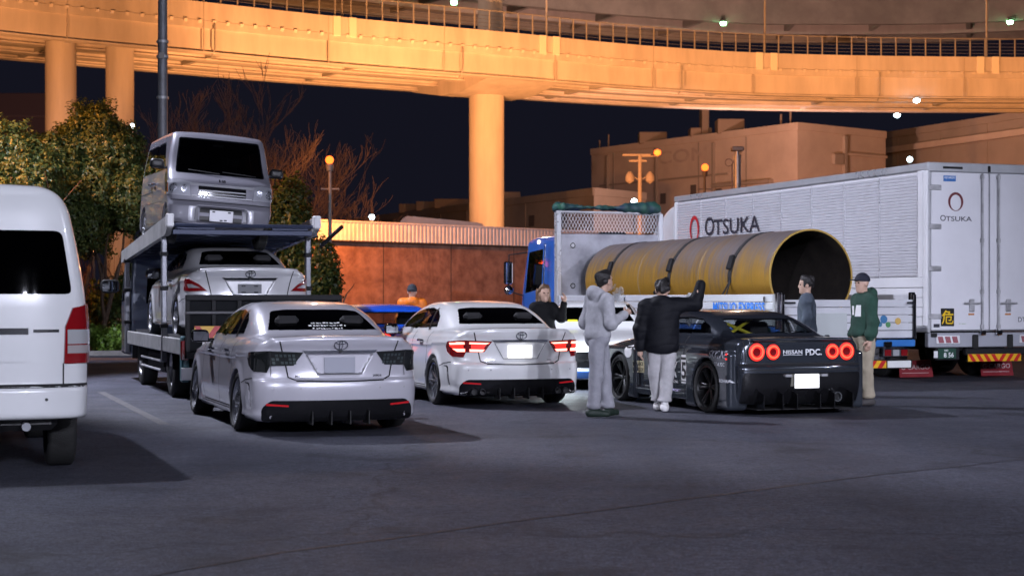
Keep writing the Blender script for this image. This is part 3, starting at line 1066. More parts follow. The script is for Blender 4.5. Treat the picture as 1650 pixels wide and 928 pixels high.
    if not lit and not old and zb < .16:
        rnd = random.Random(4)
        for (z, w) in ((1.155, .16), (1.128, .20), (1.098, .17)):
            y = w
            while y > -w:
                d = rnd.uniform(.012, .035)
                skin.line('window_sticker', M_WHITEINK, root, ('rear',), [(y - .05, z), (y - .05 - d, z + rnd.uniform(-.006, .006))], rnd.uniform(.006, .014), .006, .02)
                y -= d + rnd.uniform(.006, .02)
    # headlamps
    for s in (1, -1):
        skin.patch('headlamp', M_CLEARLENS, root, ('fcyl', 3.75), [(22 * s, .60), (58 * s, .70), (62 * s, .78), (30 * s, .72)], .006, .02, .04)
    return root, skin


# ------------------------------------------------------------------ wide-bodied racing coupe
def coupe(label, loc, theta, m, race=True, group=None):
    root = thing('racing_coupe' if race else 'sports_car', label, 'car', loc, R(90 + theta), group)
    L, hw = 4.55, .93
    S = CarShape(
        L=L, hw=hw, crown=.035, rc=.10, fc=.26, k1=.07, k2=.07, k3=.10, kj=.03, zb=.13, rcrown=.045,
        top=[(0, .915), (.05, .935), (.5, .955), (1.2, .97), (2.6, .93), (3.1, .915), (3.8, .83), (4.3, .73), (4.55, .62)],
        plan=[(0, .835), (.25, .865), (.8, .88), (1.5, .88), (2.8, .88), (3.5, .88), (4.1, .86), (4.55, .78)],
        sec=[(.13, -.02), (.25, -.005), (.45, 0), (.62, .004), (.72, -.004), (.85, -.025), (.93, -.06), (1.05, -.14), (1.6, -.5)],
        rear=[(.1, .12), (.22, .06), (.36, .01), (.50, .0), (.60, .012), (.615, .035), (.64, .045), (.70, .045), (.88, .055), (.93, .06), (1.0, .14), (1.6, .3)],
        front=[(.1, .10), (.3, .0), (.5, .02), (.65, .10), (.8, .4), (1.1, .9), (1.6, 1.2)],
        roof=[(.35, .80), (.62, .945), (.80, 1.02), (1.1, 1.135), (1.4, 1.225), (1.65, 1.268), (2.0, 1.285), (2.3, 1.275), (2.6, 1.20), (2.9, 1.06), (3.15, .92), (3.4, .78)],
        gh=[(.5, .82), (.90, .80), (1.0, .755), (1.15, .675), (1.25, .60), (1.4, .52)],
        ghx=[(.35, -.10), (.9, -.05), (1.5, -.005), (2.2, 0), (3.2, -.04)],
        wells=[(.80, .32, .362, .58), (3.45, .32, .362, .58)], extras=[])
    def ex(d, x, y, z):
        ay = np.abs(y)
        for (xw, a, hz) in ((.78, .60, .36), (3.48, .56, .35)):
            f = rbox(x, ay, z, (xw, .82, .42), (a, .135, hz), .05)
            f = np.maximum(f, (z - .86) + .25 * np.maximum(np.abs(x - xw) - .35, 0))
            d = smin(d, f, .018)
        d = smin(d, rbox(x, ay, z, (2.12, .86, .18), (.9, .06, .05), .02), .02)     # side skirt
        d = smin(d, rbox(x, y, z, (.07, 0, .925), (.06, .70, .018), .016), .04)      # boot lip
        return d
    S.extras = [ex]
    side = [(1.02, .965), (1.16, 1.10), (1.45, 1.19), (1.75, 1.212), (2.15, 1.20), (2.45, 1.14), (2.82, .935), (1.9, .955)]
    rearw = [(-.62, .962), (.62, .962), (.50, 1.20), (-.50, 1.20)]
    frontw = [(-.64, .95), (.64, .95), (.50, 1.22), (-.50, 1.22)]
    wins = [(('left',), shrink(side, .03)), (('right',), shrink(side, .03)), (('rear',), shrink(rearw, .03)), (('front',), shrink(frontw, .03))]
    body, skin = body_with_windows('body', S, (-.1, -.1, .04), (L + .1, 1.05, 1.4), .021, wins, m, root)
    for sd in ('left', 'right'):
        s = 1 if sd == 'left' else -1
        pane(skin, root, 'quarter_window', (sd,), [(1.02, .965), (1.16, 1.10), (1.45, 1.19), (1.56, 1.20), (1.56, .962)])
        pane(skin, root, 'door_window', (sd,), [(1.56, .962), (1.56, 1.20), (1.75, 1.212), (2.15, 1.20), (2.45, 1.14), (2.82, .935)])
        skin.line('door_seam', M_SEAM, root, (sd,), [(1.56, .95), (1.56, .60), (1.48, .40), (1.52, .24), (2.75, .24), (2.86, .60), (2.86, .92)], .012, .0025)
        handle(skin, root, 1.74, .80, s, m)
        mirror_part(root, 2.70, s * .93, .97, m, s, big=.85)
    pane(skin, root, 'rear_window', ('rear',), rearw, .04, M_GLASSR)
    pane(skin, root, 'windscreen', ('front',), frontw, .04, M_GLASSR)
    skin.line('boot_seam', M_SEAM, root, ('rear',), [(.78, .93), (.77, .66), (.74, .635), (-.74, .635), (-.77, .66), (-.78, .93)], .012, .003)
    skin.line('bumper_seam', M_SEAM, root, ('rear',), [(.84, .615), (-.84, .615)], .020, .003)
    skin.line('bumper_seam', M_CHROME if race else M_SEAM, root, ('rear',), [(.80, .592), (-.80, .592)], .006, .004)
    skin.line('bumper_seam', M_SEAM, root, ('rear',), [(.82, .555), (-.82, .555)], .014, .003)
    # four round lamps
    for s in (1, -1):
        for (y, r) in ((.63, .112), (.415, .098)):
            o, d = skin.ray(('rear',), s * y, .775); loc, nor = skin.hit(o, d)
            c = (loc.x, s * y, .775)
            tl = MB().lathe([(r * 1.08, .03), (r * 1.08, -.008), (r, -.014), (r * .97, -.008)], 32, c, 'x').build('tail_lamp', M_BLACK, root)
            MB().lathe([(r * .98, -.006), (r * .93, -.018), (r * .62, -.024), (r * .48, -.012)], 32, c, 'x').build('lamp_ring', M_REDLIT, tl)
            MB().lathe([(r * .80, -.0225), (r * .74, -.027), (r * .62, -.026)], 32, c, 'x').build('lamp_glow', emis('red_lamp_glow', (1.0, .13, .055), 1.25, (.5, .05, .02)), tl)
            MB().lathe([(r * .48, -.012), (r * .40, -.02), (r * .2, -.022), (.001, -.022)], 24, c, 'x').build('lamp_centre', M_REDLENS, tl)
    p, px = plate_at(skin, root, ('rear',), 0, .42, .34, .168, emis('glowing_plate', (1, 1, 1), 1.6, (.8, .8, .8)), M_CHROME, off=.05)  # glow put into the plate itself; the plate lamps give no light
    pl = MB()
    pl.box(px - .01, px + .06, .20, .30, .47, .505, .01); pl.box(px - .01, px + .06, -.30, -.20, .47, .505, .01)
    pl.build('plate_lamp', M_CLEARLENS, root)
    # lower valance, tow hook, fins, tail pipe
    va = skin.patch('valance', M_GLOSSBLACK, root, ('rear',), round_poly([(-.82, .15), (.82, .15), (.82, .47), (.80, .52), (-.80, .52), (-.82, .47)], .03), .006, .02, .04)
    for y in (-.62, -.36, -.16, .16, .36, .62):
        MB().prism([(-.10, .08), (.45, .08), (.45, .20), (.02, .30), (-.10, .26)], 'y', y - .006, y + .006).build('diffuser_fin', M_GLOSSBLACK, va)
    MB().box(-.06, .6, -.70, .70, .075, .09, .004).build('diffuser_floor', M_BLACK, va)
    MB().lathe([(.05, 0), (.06, 0), (.06, .4)], 20, (-.04, -.44, .22), 'x').build('exhaust_tip', M_EXHAUST, va)
    MB().lathe([(0, .06), (.055, .06)], 20, (-.04, -.44, .22), 'x').build('exhaust_bore', M_BLACK, va)
    MB().box(.3, L - .3, -.70, .70, .11, .42, .05).build('underbody', M_BLACK, root)
    for xw in (.80, 3.45):
        for s in (1, -1):
            wheel(root, xw, s * .83, .325, .325, .265, s, .255, M_DARKALLOY, 6, 2.0, .05, 'twin')
    seats(root, [(1.95, .36, .5), (1.95, -.36, .5)], .30)
    MB().box(2.55, 2.9, -.64, .64, .65, .86, .06).build('dashboard', M_CABIN, root)
    for s in (1, -1):
        skin.patch('headlamp', M_CLEARLENS, root, ('fcyl', 3.5), [(28 * s, .58), (56 * s, .60), (58 * s, .68), (30 * s, .66)], .006, .02, .04)
    if race:
        cage = mat('cage_yellow', (.42, .36, .02), .4)
        for a, b in (((1.45, .50, 1.17), (1.40, -.30, .86)), ((1.45, -.10, 1.19), (1.40, .48, .86)), ((1.50, .52, 1.17), (1.50, -.52, 1.17))):
            MB().tube([a, b], .021, 10).build('roll_cage_bar', cage, root)
        for s in (1, -1):
            MB().tube([(1.4, s * .52, 1.17), (1.38, s * .66, .8), (1.38, s * .7, .3)], .021, 8).build('roll_cage_bar', mat('cage_dark', (.03, .03, .035), .4), root)
        grey = mat('decal_silver', (.62, .63, .66), .4)
        skin.text('lettering', 'NISSAN', .050, grey, root, ('rear',), .145, .772, .006, .02, 1.2)
        skin.text('lettering', 'PDC.', .078, grey, root, ('rear',), -.15, .770, .004, .03, 1.05)
        skin.line('lettering_rule', grey, root, ('rear',), [(.28, .735), (.015, .735)], .006, .004)
        MB().lathe([(0, -.012), (.014, -.012), (.016, .01)], 12, (.05, -.30, .845), 'x').build('boot_lock', M_BLACK, root)
        w = M_WHITEINK
        skin.patch('number_panel', w, root, ('left',), [(1.46, .335), (1.62, .335), (1.62, .70), (1.46, .70)], .0035, .004, .06)
        skin.text('race_number', '5', .22, M_BLACK, root, ('left',), 1.54, .50, .008, .03, .95)
        skin.line('number_rule', M_BLACK, root, ('left',), [(1.465, .655), (1.615, .655)], .03, .0085)
        skin.line('number_rule', M_BLACK, root, ('left',), [(1.465, .36), (1.615, .36)], .012, .0085)
        skin.text('lettering', 'DAIV', .10, w, root, ('left',), 1.92, .56, .005, .02, 1.2, slant=.2)
        skin.text('lettering', 'KAKIMOTO RACING', .035, w, root, ('left',), 1.95, .345, .005, .0, 1.0)
        for i in range(4):
            x = 1.76 + i * .085
            skin.patch('stripe_decal', w, root, ('left',), [(x, .40), (x + .03, .40), (x + .075, .475), (x + .045, .475)], .005, .004, .05)
        skin.text('lettering', 'SKYLINE', .085, mat('decal_dim', (.30, .30, .34), .4), root, ('left',), .46, .735, .012, .01, 1.0)
        skin.text('lettering', 'GT-R PDC', .045, grey, root, ('left',), .42, .62, .005, .01, 1.0)
        skin.text('lettering', 'YOKOHAMA', .04, grey, root, ('left',), .33, .42, .005, .02, 1.0)
        skin.patch('decal_plate', mat('decal_cream', (.62, .55, .34), .5), root, ('left',), [(2.76, .42), (2.96, .42), (2.96, .58), (2.76, .58)], .004, .004, .06)
        skin.text('lettering', 'BLACK', .055, M_BLACK, root, ('left',), 2.86, .54, .0095, .02, .8)
        skin.text('lettering', 'LOOK', .055, M_BLACK, root, ('left',), 2.86, .46, .0095, .02, .9)
        rd = [(3.12 + .12 * math.cos(a * math.pi / 10), .70 + .085 * math.sin(a * math.pi / 10)) for a in range(20)]
        skin.patch('roundel_decal', w, root, ('left',), rd, .005, .004, .05)
        skin.text('lettering', 'ENDLESS', .03, mat('decal_lilac', (.5, .45, .7), .5), root, ('left',), 1.75, .235, .006, .01, 1.4)
        for (dx, dz) in ((0, 0), (0, .055)):
            skin.patch('side_marker', M_REDLIT, root, ('left',), [(.225, .68 + dz), (.25, .68 + dz), (.25, .70 + dz), (.225, .70 + dz)], .01, .01, .05)
    return root, skin

# ------------------------------------------------------------------ tall white van seen from behind
def tall_van(label, loc, theta, m):
    root = thing('passenger_van', label, 'van', loc, R(90 + theta))
    L, hw, H = 5.2, .94, 2.36
    f_w = pchip([.3, .5, .8, 1.15, 1.4, 1.75, 2.05, 2.25, 2.36], [.90, .93, .94, .94, .925, .875, .815, .765, .73])
    f_r = pchip([.3, .42, .50, .68, .72, .74, 1.0, 1.35, 1.6, 2.0, 2.25, 2.4], [.10, .03, .0, .0, .015, .05, .045, .05, .075, .135, .19, .30])
    f_top = pchip([0, .1, .4, 1.2, 3.0, 3.9, 4.4, 4.9, 5.2], [2.26, 2.32, 2.355, 2.36, 2.36, 2.28, 1.95, 1.2, .9])
    def fn(x, y, z):
        ay = np.abs(y)
        d = smax(ay - f_w(z), (z - f_top(x) + .04 * (ay / hw) ** 2), .22)
        d = smax(d, f_r(z) + .15 * (ay / hw) ** 5 - x, .10)
        d = smax(d, x - L + .25 * (ay / hw) ** 3, .15)
        d = smax(d, .46 + .02 * (x > .3) - z, .04)
        for xw in (1.05, 4.1):
            c = np.maximum(np.sqrt((x - xw) ** 2 + (z - .35) ** 2) - .39, .6 - ay)
            d = smax(d, -c, .015)
        return d
    rw = [(-.84, 1.43), (.84, 1.43), (.755, 2.0), (-.755, 2.0)]
    rwr = round_poly(rw, .09)
    body, skin = body_with_windows('body', fn, (-.1, -.1, .3), (L + .1, 1.05, 2.5), .026, [(('rear',), shrink(rwr, .05))], m, root)
    g = skin.patch('rear_window', M_GLASSD, root, ('rear',), shrink(rwr, .03), .004, .002, .06)
    skin.patch('window_frame', M_TRIM, g, ('rear',), rwr, .007, .012, .06, hole=shrink(rwr, .05))
    MB().box(.3, .34, -.7, .7, 1.35, 2.05, .01).build('parcel_curtain', M_CABIN, root)
    for s in (1, -1):
        # lamp cluster wraps the corner: red / clear / amber-clear / red
        zs = (1.385, 1.18, 1.06, .985, .905)
        mats = (M_REDLENS, M_CLEARLENS, mat('grey_lens', (.45, .42, .42), .15, .3, coat=1.0), M_REDLENS)
        tl = skin.patch('tail_lamp', M_REDLENS, root, ('cyl', 1.0), [(39.0 * s, .905), (54 * s, .905), (53 * s, 1.25), (51 * s, 1.385), (42.5 * s, 1.35), (39.5 * s, 1.20)], .018, .05, .03)
        skin.patch('lamp_reflector', mats[1], tl, ('cyl', 1.0), [(40.2 * s, 1.06), (53 * s, 1.06), (53 * s, 1.175), (40.2 * s, 1.175)], .0215, .006, .03)
        skin.patch('lamp_indicator', mats[2], tl, ('cyl', 1.0), [(40.2 * s, .985), (53 * s, .985), (53 * s, 1.05), (40.2 * s, 1.05)], .0215, .006, .03)
        skin.line('gate_seam', M_SEAM, root, ('rear',), [(s * .735, .735), (s * .735, .905)], .012, .003)
        o, d = skin.ray(('rear',), s * .60, .62); loc, nor = skin.hit(o, d)
        MB().lathe([(0, -.004), (.013, -.004), (.014, .004)], 12, tuple(loc), 'x').build('bumper_sensor', M_BLACK, root)
    skin.line('bumper_seam', M_SEAM, root, ('rear',), [(.93, .727), (-.93, .727)], .03, .003)
    gar = skin.patch('plate_garnish', M_CHROME, root, ('rear',), [(-.46, 1.14), (.46, 1.14), (.46, 1.19), (-.46, 1.19)], .02, .03, .06)
    hz = skin.patch('plate_housing', m, root, ('rear',), round_poly([(-.45, .92), (.45, .92), (.46, 1.14), (-.46, 1.14)], .05), .014, .03, .06)
    plate_at(skin, root, ('rear',), 0, 1.03, .33, .165, M_PLATE, off=.03)
    bd = skin.patch('badge', M_CHROME, root, ('rear',), [(-.70, 1.155), (-.50, 1.155), (-.50, 1.178), (-.70, 1.178)], .006, .006, .06)
    skin.text('badge_lettering', 'SUPER GL', .016, M_BLACK, bd, ('rear',), -.60, 1.166, .008, .01, 1.4)
    MB().box(.2, L - .4, -.7, .7, .36, .62, .05).build('underbody', M_BLACK, root)
    MB().tube([(.10, -.45, .40), (.9, -.45, .42)], .035, 12).build('exhaust_tip', M_EXHAUST, root)
    MB().box(.12, .2, -.25, -.16, .38, .5, .01).build('tow_bracket', M_BLACK, root)
    for xw in (1.05, 4.1):
        for s in (1, -1):
            wheel(root, xw, s * .78, .34, .34, .24, s, .21, M_ALLOY, 10, 0, .03)
    return root

# ------------------------------------------------------------------ small van seen from the front
def kei_van(label, loc, theta, m, pitch=0.0):
    root = thing('small_van', label, 'van', loc, R(90 + theta))
    root.rotation_mode = 'ZYX'
    root.rotation_euler = (0, R(pitch), R(90 + theta))
    L, hw, H = 3.35, .735, 1.72
    f_w = pchip([.1, .3, .6, .95, 1.2, 1.6, 1.75], [.71, .73, .735, .735, .718, .66, .63])
    # nose profile: distance back from the front bumper, by height
    f_f = pchip([.1, .25, .40, .55, .66, .84, .94, 1.02, 1.10, 1.60, 1.70, 1.85], [.10, .02, .0, .01, .055, .07, .12, .22, .31, .60, .72, 1.2])
    f_r = pchip([.1, .4, .8, 1.2, 1.7], [.05, .0, .02, .06, .14])
    def fn(x, y, z):
        ay = np.abs(y)
        r = ay / hw
        d = smax(ay - f_w(z), z - H + .03 * r ** 2 + .03 * np.maximum(x - 2.0, 0), .07)
        d = smax(d, (x - (L - f_f(z) - .12 * r ** 3.5)) * .9, .06)
        d = smax(d, f_r(z) + .06 * r ** 4 - x, .08)
        d = smax(d, .20 - z, .04)
        # bumper mouth and grille recess
        mo = rbox(x, y, z, (L, 0, .45), (.055, .36, .115), .04)
        d = smax(d, -mo, .02)
        for xw in (.55, 2.95):
            c = np.maximum(np.sqrt((x - xw) ** 2 + (z - .28) ** 2) - .31, .5 - ay)
            d = smax(d, -c, .012)
        return d
    fw = round_poly([(-.655, 1.03), (.655, 1.03), (.59, 1.615), (-.59, 1.615)], .06)
    sw = [(.25, 1.08), (.30, 1.55), (2.2, 1.56), (2.72, 1.12), (2.6, 1.07)]
    wins = [(('front',), shrink(fw, .04)), (('left',), shrink(sw, .04)), (('right',), shrink(sw, .04))]
    body, skin = body_with_windows('body', fn, (-.1, -.1, .1), (L + .1, .85, 1.85), .02, wins, m, root)
    g = skin.patch('windscreen', glass_mat('van_screen', (.10, .11, .12)), root, ('front',), shrink(fw, .02), .004, .002, .05)
    skin.patch('window_frame', M_TRIM, g, ('front',), fw, .007, .012, .05, hole=shrink(fw, .035))
    skin.line('wiper', M_BLACK, g, ('front',), [(.50, 1.06), (.02, 1.09)], .016, .02)
    skin.line('wiper', M_BLACK, g, ('front',), [(-.02, 1.055), (-.46, 1.09)], .016, .02)
    MB().box(L - .70, L - .685, -.08, .08, 1.49, 1.54, .01).build('inner_mirror', M_BLACK, root)
    for sd in ('left', 'right'):
        s = 1 if sd == 'left' else -1
        pane(skin, root, 'side_window', (sd,), [(.25, 1.08), (.30, 1.55), (1.45, 1.56), (1.48, 1.07)], glass=M_GLASSM)
        pane(skin, root, 'side_window', (sd,), [(1.50, 1.07), (1.48, 1.56), (2.2, 1.56), (2.72, 1.12), (2.6, 1.07)], glass=M_GLASS)
        skin.line('door_seam', M_SEAM, root, (sd,), [(1.50, 1.05), (1.52, .30), (2.45, .30), (2.62, .55), (2.72, .95), (2.75, 1.10)], .012, .003)
        skin.line('slide_rail', M_SEAM, root, (sd,), [(.05, .78), (1.5, .80)], .02, .003)
        skin.line('door_seam', M_SEAM, root, (sd,), [(.50, .32), (1.5, .30)], .012, .003)
        skin.line('crease', M_SEAM, root, (sd,), [(.1, .62), (2.6, .62)], .006, .002)  # dark line painted in place of the crease's shade
        handle(skin, root, 1.7, .92, s, m); handle(skin, root, 1.35, .92, s, m)
        mirror_part(root, 2.72, s * .86, 1.17, M_BLACK, s, big=.95)
        # headlamp
        hl = skin.patch('headlamp', mat('lamp_bowl', (.42, .42, .45), .45, .3), root, ('fcyl', 2.6), round_poly([(31.5 * s, .705), (57 * s, .715), (60 * s, .91), (44 * s, .93), (34 * s, .90)], .02), .008, .03, .025)
        skin.patch('lamp_lens', glass_mat('lamp_glass', (.85, .86, .88)), hl, ('fcyl', 2.6), round_poly([(32.5 * s, .712), (56 * s, .722), (58.5 * s, .903), (44.5 * s, .923), (35 * s, .895)], .02), .022, .003, .03)
        for (u, r) in ((39.5, .060), (48.5, .072)):
            pl = [(u * s + r * 50 * math.cos(a * math.pi / 8), .81 + r * math.sin(a * math.pi / 8)) for a in range(16)]
            skin.patch('reflector_bowl', mat('bowl_silver', (.40, .40, .43), .38, .9), hl, ('fcyl', 2.6), pl, .0115, .004, .02)
            rnd = random.Random(u)
            for k in range(8):
                a = k * math.pi / 4; r1 = r * .62
                c = (u * s + r1 * 50 * math.cos(a), .81 + r1 * math.sin(a))
                skin.patch('bowl_facet', mat('facet_bright', (.60, .61, .65), .25, 1.0), hl, ('fcyl', 2.6), [(c[0] - .6, c[1] - .012), (c[0] + .6, c[1] - .010), (c[0] + .5, c[1] + .013), (c[0] - .5, c[1] + .011)], .014 + .002 * (k % 2), .003, .03)
        skin.patch('indicator', mat('amber_lens', (.5, .14, .02), .15, coat=1.0), hl, ('fcyl', 2.6), [(53.5 * s, .74), (56 * s, .745), (58 * s, .88), (55 * s, .885)], .0125, .004, .03)
    # grille: dark opening, chrome bars
    gr = skin.patch('grille', M_GLOSSBLACK, root, ('front',), [(-.44, .70), (.44, .70), (.47, .90), (-.47, .90)], .006, .02, .04)
    for z, h, w in ((.875, .032, .45), (.80, .014, .33), (.755, .012, .33), (.715, .022, .42)):
        skin.patch('grille_bar', mat('grille_silver', (.38, .38, .41), .5, .25), gr, ('front',), [(-w, z - h / 2), (w, z - h / 2), (w, z + h / 2), (-w, z + h / 2)], .020, .02, .05)
    for s in (1, -1):
        skin.patch('grille_end', m, gr, ('front',), [(s * .335, .715), (s * .44, .715), (s * .455, .86), (s * .335, .86)], .018, .02, .05)
    vs, fs = text_mesh('///', .045, .02)
    skin.text('emblem', 'HI', .038, M_GLOSSBLACK, root, ('front',), 0.0, .955, .006, .03, 2.0)
    # bumper mouth: black inserts, plate
    skin.patch('bumper_mouth', M_BLACK, root, ('front',), round_poly([(-.30, .35), (.30, .35), (.30, .55), (-.30, .55)], .03), .004, .02, .05)
    skin.patch('bumper_bar', m, root, ('front',), [(-.30, .425), (.30, .425), (.30, .475), (-.30, .475)], .02, .03, .05)
    p, px = plate_at(skin, root, ('front',), 0, .44, .33, .165, mat('blank_plate', (.50, .50, .53), .4, .3), off=.045)
    pb = MB()
    for (y, z) in ((-.11, .50), (.11, .50), (0, .38), (.06, .385)):
        pb.box(px, px + .012, y - .02, y + .02, z - .012, z + .008, .002)
    pb.build('plate_bolt', M_BLACK, p)
    for s in (1, -1):
        fr = skin.patch('fog_recess', mat('bumper_recess_grey', (.38, .38, .41), .35, .4), root, ('front',), round_poly([(s * .32, .34), (s * .46, .34), (s * .46, .56), (s * .32, .56)], .03), .006, .02, .05)  # even grey panel in the fog-lamp recess
    skin.line('bumper_seam', M_SEAM, root, ('front',), [(-.70, .635), (.70, .635)], .012, .004)
    skin.line('bumper_seam', M_SEAM, root, ('front',), [(-.70, .315), (-.40, .30), (.40, .30), (.70, .315)], .008, .003)
    MB().box(.3, L - .25, -.58, .58, .18, .36, .04).build('underbody', M_BLACK, root)
    for xw in (.55, 2.95):
        for s in (1, -1):
            wheel(root, xw, s * .64, .275, .275, .15, s, .18, M_ALLOY, 10, 0, .02)
    seats(root, [(1.9, .34, .46), (1.9, -.34, .46), (.8, .34, .5), (.8, -.34, .5)], .62)
    MB().box(2.45, 2.75, -.6, .6, .85, 1.02, .05).build('dashboard', M_CABIN, root)
    return root
# ================================================================== ground
def asphalt():
    m = bpy.data.materials.new('asphalt')
    m.use_nodes = True
    nt = m.node_tree; L = nt.links.new
    b = nt.nodes['Principled BSDF']
    tc = nt.nodes.new('ShaderNodeTexCoord')
    def noise(sc, det=4.0, ro=.6, st=None):
        n = nt.nodes.new('ShaderNodeTexNoise')
        n.inputs['Scale'].default_value = sc; n.inputs['Detail'].default_value = det; n.inputs['Roughness'].default_value = ro
        src = tc.outputs['Object']
        if st:
            mp = nt.nodes.new('ShaderNodeMapping'); mp.inputs['Scale'].default_value = st
            mp.inputs['Rotation'].default_value = (0, 0, R(TH))
            L(src, mp.inputs[0]); src = mp.outputs[0]
        L(src, n.inputs['Vector'])
        return n.outputs['Fac']
    def ramp(src, p0, c0, p1, c1):
        r = nt.nodes.new('ShaderNodeValToRGB')
        r.color_ramp.elements[0].position = p0; r.color_ramp.elements[1].position = p1
        r.color_ramp.elements[0].color = (*c0, 1); r.color_ramp.elements[1].color = (*c1, 1)
        L(src, r.inputs[0]); return r.outputs[0]
    def mul(a, b_, fac=1.0, mode='MULTIPLY'):
        x = nt.nodes.new('ShaderNodeMix'); x.data_type = 'RGBA'; x.blend_type = mode
        x.inputs[0].default_value = fac
        L(a, x.inputs[6]); L(b_, x.inputs[7]); return x.outputs[2]
    base = ramp(noise(.32, 5), .34, (.038, .041, .060), .66, (.064, .068, .095))
    streak = ramp(noise(1.0, 4, .6, (1.3, .18, 1)), .35, (.78, .78, .80), .65, (1.12, 1.12, 1.10))
    grain = ramp(noise(55, 2, .7), .36, (.40, .40, .41), .64, (1.6, 1.58, 1.56))
    grain2 = ramp(noise(15, 4, .8), .36, (.45, .45, .46), .64, (1.5, 1.49, 1.47))
    c = mul(mul(mul(base, streak), grain), grain2)
    # oil drips and darker repairs
    oil = ramp(noise(.9, 3, .5), .60, (1, 1, 1), .68, (.55, .55, .57))
    c = mul(c, oil)
    # hairline cracks
    v = nt.nodes.new('ShaderNodeTexVoronoi'); v.feature = 'DISTANCE_TO_EDGE'; v.inputs['Scale'].default_value = .16
    nz = nt.nodes.new('ShaderNodeTexNoise'); nz.inputs['Scale'].default_value = 1.4; nz.inputs['Detail'].default_value = 4
    mixv = nt.nodes.new('ShaderNodeMix'); mixv.data_type = 'RGBA'; mixv.inputs[0].default_value = .06
    L(tc.outputs['Object'], nz.inputs['Vector'])
    sc = nt.nodes.new('ShaderNodeVectorMath'); sc.operation = 'MULTIPLY_ADD'
    L(nz.outputs['Color'], sc.inputs[0]); sc.inputs[1].default_value = (1.2, 1.2, 0); L(tc.outputs['Object'], sc.inputs[2])
    L(sc.outputs[0], v.inputs['Vector'])
    crack = ramp(v.outputs['Distance'], .0012, (.45, .45, .45), .006, (1, 1, 1))
    c = mul(c, crack)
    L(c, b.inputs['Base Color'])
    rr = nt.nodes.new('ShaderNodeMapRange')
    rr.inputs['To Min'].default_value = .48; rr.inputs['To Max'].default_value = .85
    L(noise(2.0, 4), rr.inputs['Value']); L(rr.outputs[0], b.inputs['Roughness'])
    b.inputs['Specular IOR Level'].default_value = .45
    bp = nt.nodes.new('ShaderNodeBump'); bp.inputs['Strength'].default_value = .8; bp.inputs['Distance'].default_value = .012
    L(noise(70, 2, .7), bp.inputs['Height']); L(bp.outputs[0], b.inputs['Normal'])
    return m

g = MB().add([(-600, -200, 0), (600, -200, 0), (600, 900, 0), (-600, 900, 0)], [(0, 1, 2, 3)]).build('ground', asphalt(), smooth=None)
tag(g, kind='structure')

M_LINE = mat('road_paint', (.15, .145, .15), .8, var=.75, vscale=9, col2=(.075, .072, .075), detail=6)
h19, r19 = frame()
def stripe(p0, p1, w, name='parking_line'):
    a, b = Vector((*p0, .004)), Vector((*p1, .004))
    d = (b - a).normalized(); n = Vector((-d.y, d.x, 0)) * w / 2
    o = MB().add([a - n, b - n, b + n, a + n], [(0, 1, 2, 3)]).build(name, M_LINE, smooth=None)
    return tag(o, kind='structure')
p = Vector(at(163, 25.6)); stripe((p.x, p.y), (p.x - h19.x * 7, p.y - h19.y * 7), .12)
for k in (1, 2, 3, 4):
    q = p + r19 * 3.4 * k
    stripe((q.x + h19.x * 3, q.y + h19.y * 3), (q.x - h19.x * 1.5, q.y - h19.y * 1.5), .12)
seam = [Vector(at(60, 8.0)), Vector(at(430, 9.3)), Vector(at(900, 11.0)), Vector(at(1390, 13.4)), Vector(at(1700, 15.2))]
sv = []
rng = random.Random(2)
dn = []
for a, b in zip(seam[:-1], seam[1:]):
    dn += [a.lerp(b, k / 14) + Vector((0, rng.uniform(-.02, .02), 0)) for k in range(14)]
for v in dn:
    w = rng.uniform(.010, .022)
    sv += [(v.x, v.y - w, .003), (v.x, v.y + w, .003)]
tag(MB().add(sv, [(2 * k, 2 * k + 2, 2 * k + 3, 2 * k + 1) for k in range(len(dn) - 1)]).build('tar_seam', mat('tar', (.012, .012, .015), .5), smooth=None), kind='structure')
stripe(at(90, 36)[:2], at(330, 38)[:2], .3, 'edge_line')

# kerb and planting strip
M_KERB = mat('kerb_concrete', (.30, .29, .28), .85, var=.3, vscale=3, bump=.3)
kerb = MB()
kp = [Vector(at(-60, 41.0)), Vector(at(200, 42.0)), Vector(at(420, 44.5)), Vector(at(560, 48.0))]
bed = []
tag(MB().tube([(v.x, v.y, .07) for v in kp], .09, 4).build('kerb', M_KERB), kind='structure')
bedm = MB()
vs = [(v.x, v.y + .1, .06) for v in kp] + [(v.x - 1, v.y + 16, .06) for v in reversed(kp)]
bedm.add(vs, [tuple(range(len(vs)))]).build('planting_bed', mat('soil', (.045, .032, .022), .95, var=.4, vscale=2, bump=.5, bscale=12), smooth=None)
tag(bpy.data.objects['planting_bed'], kind='structure')

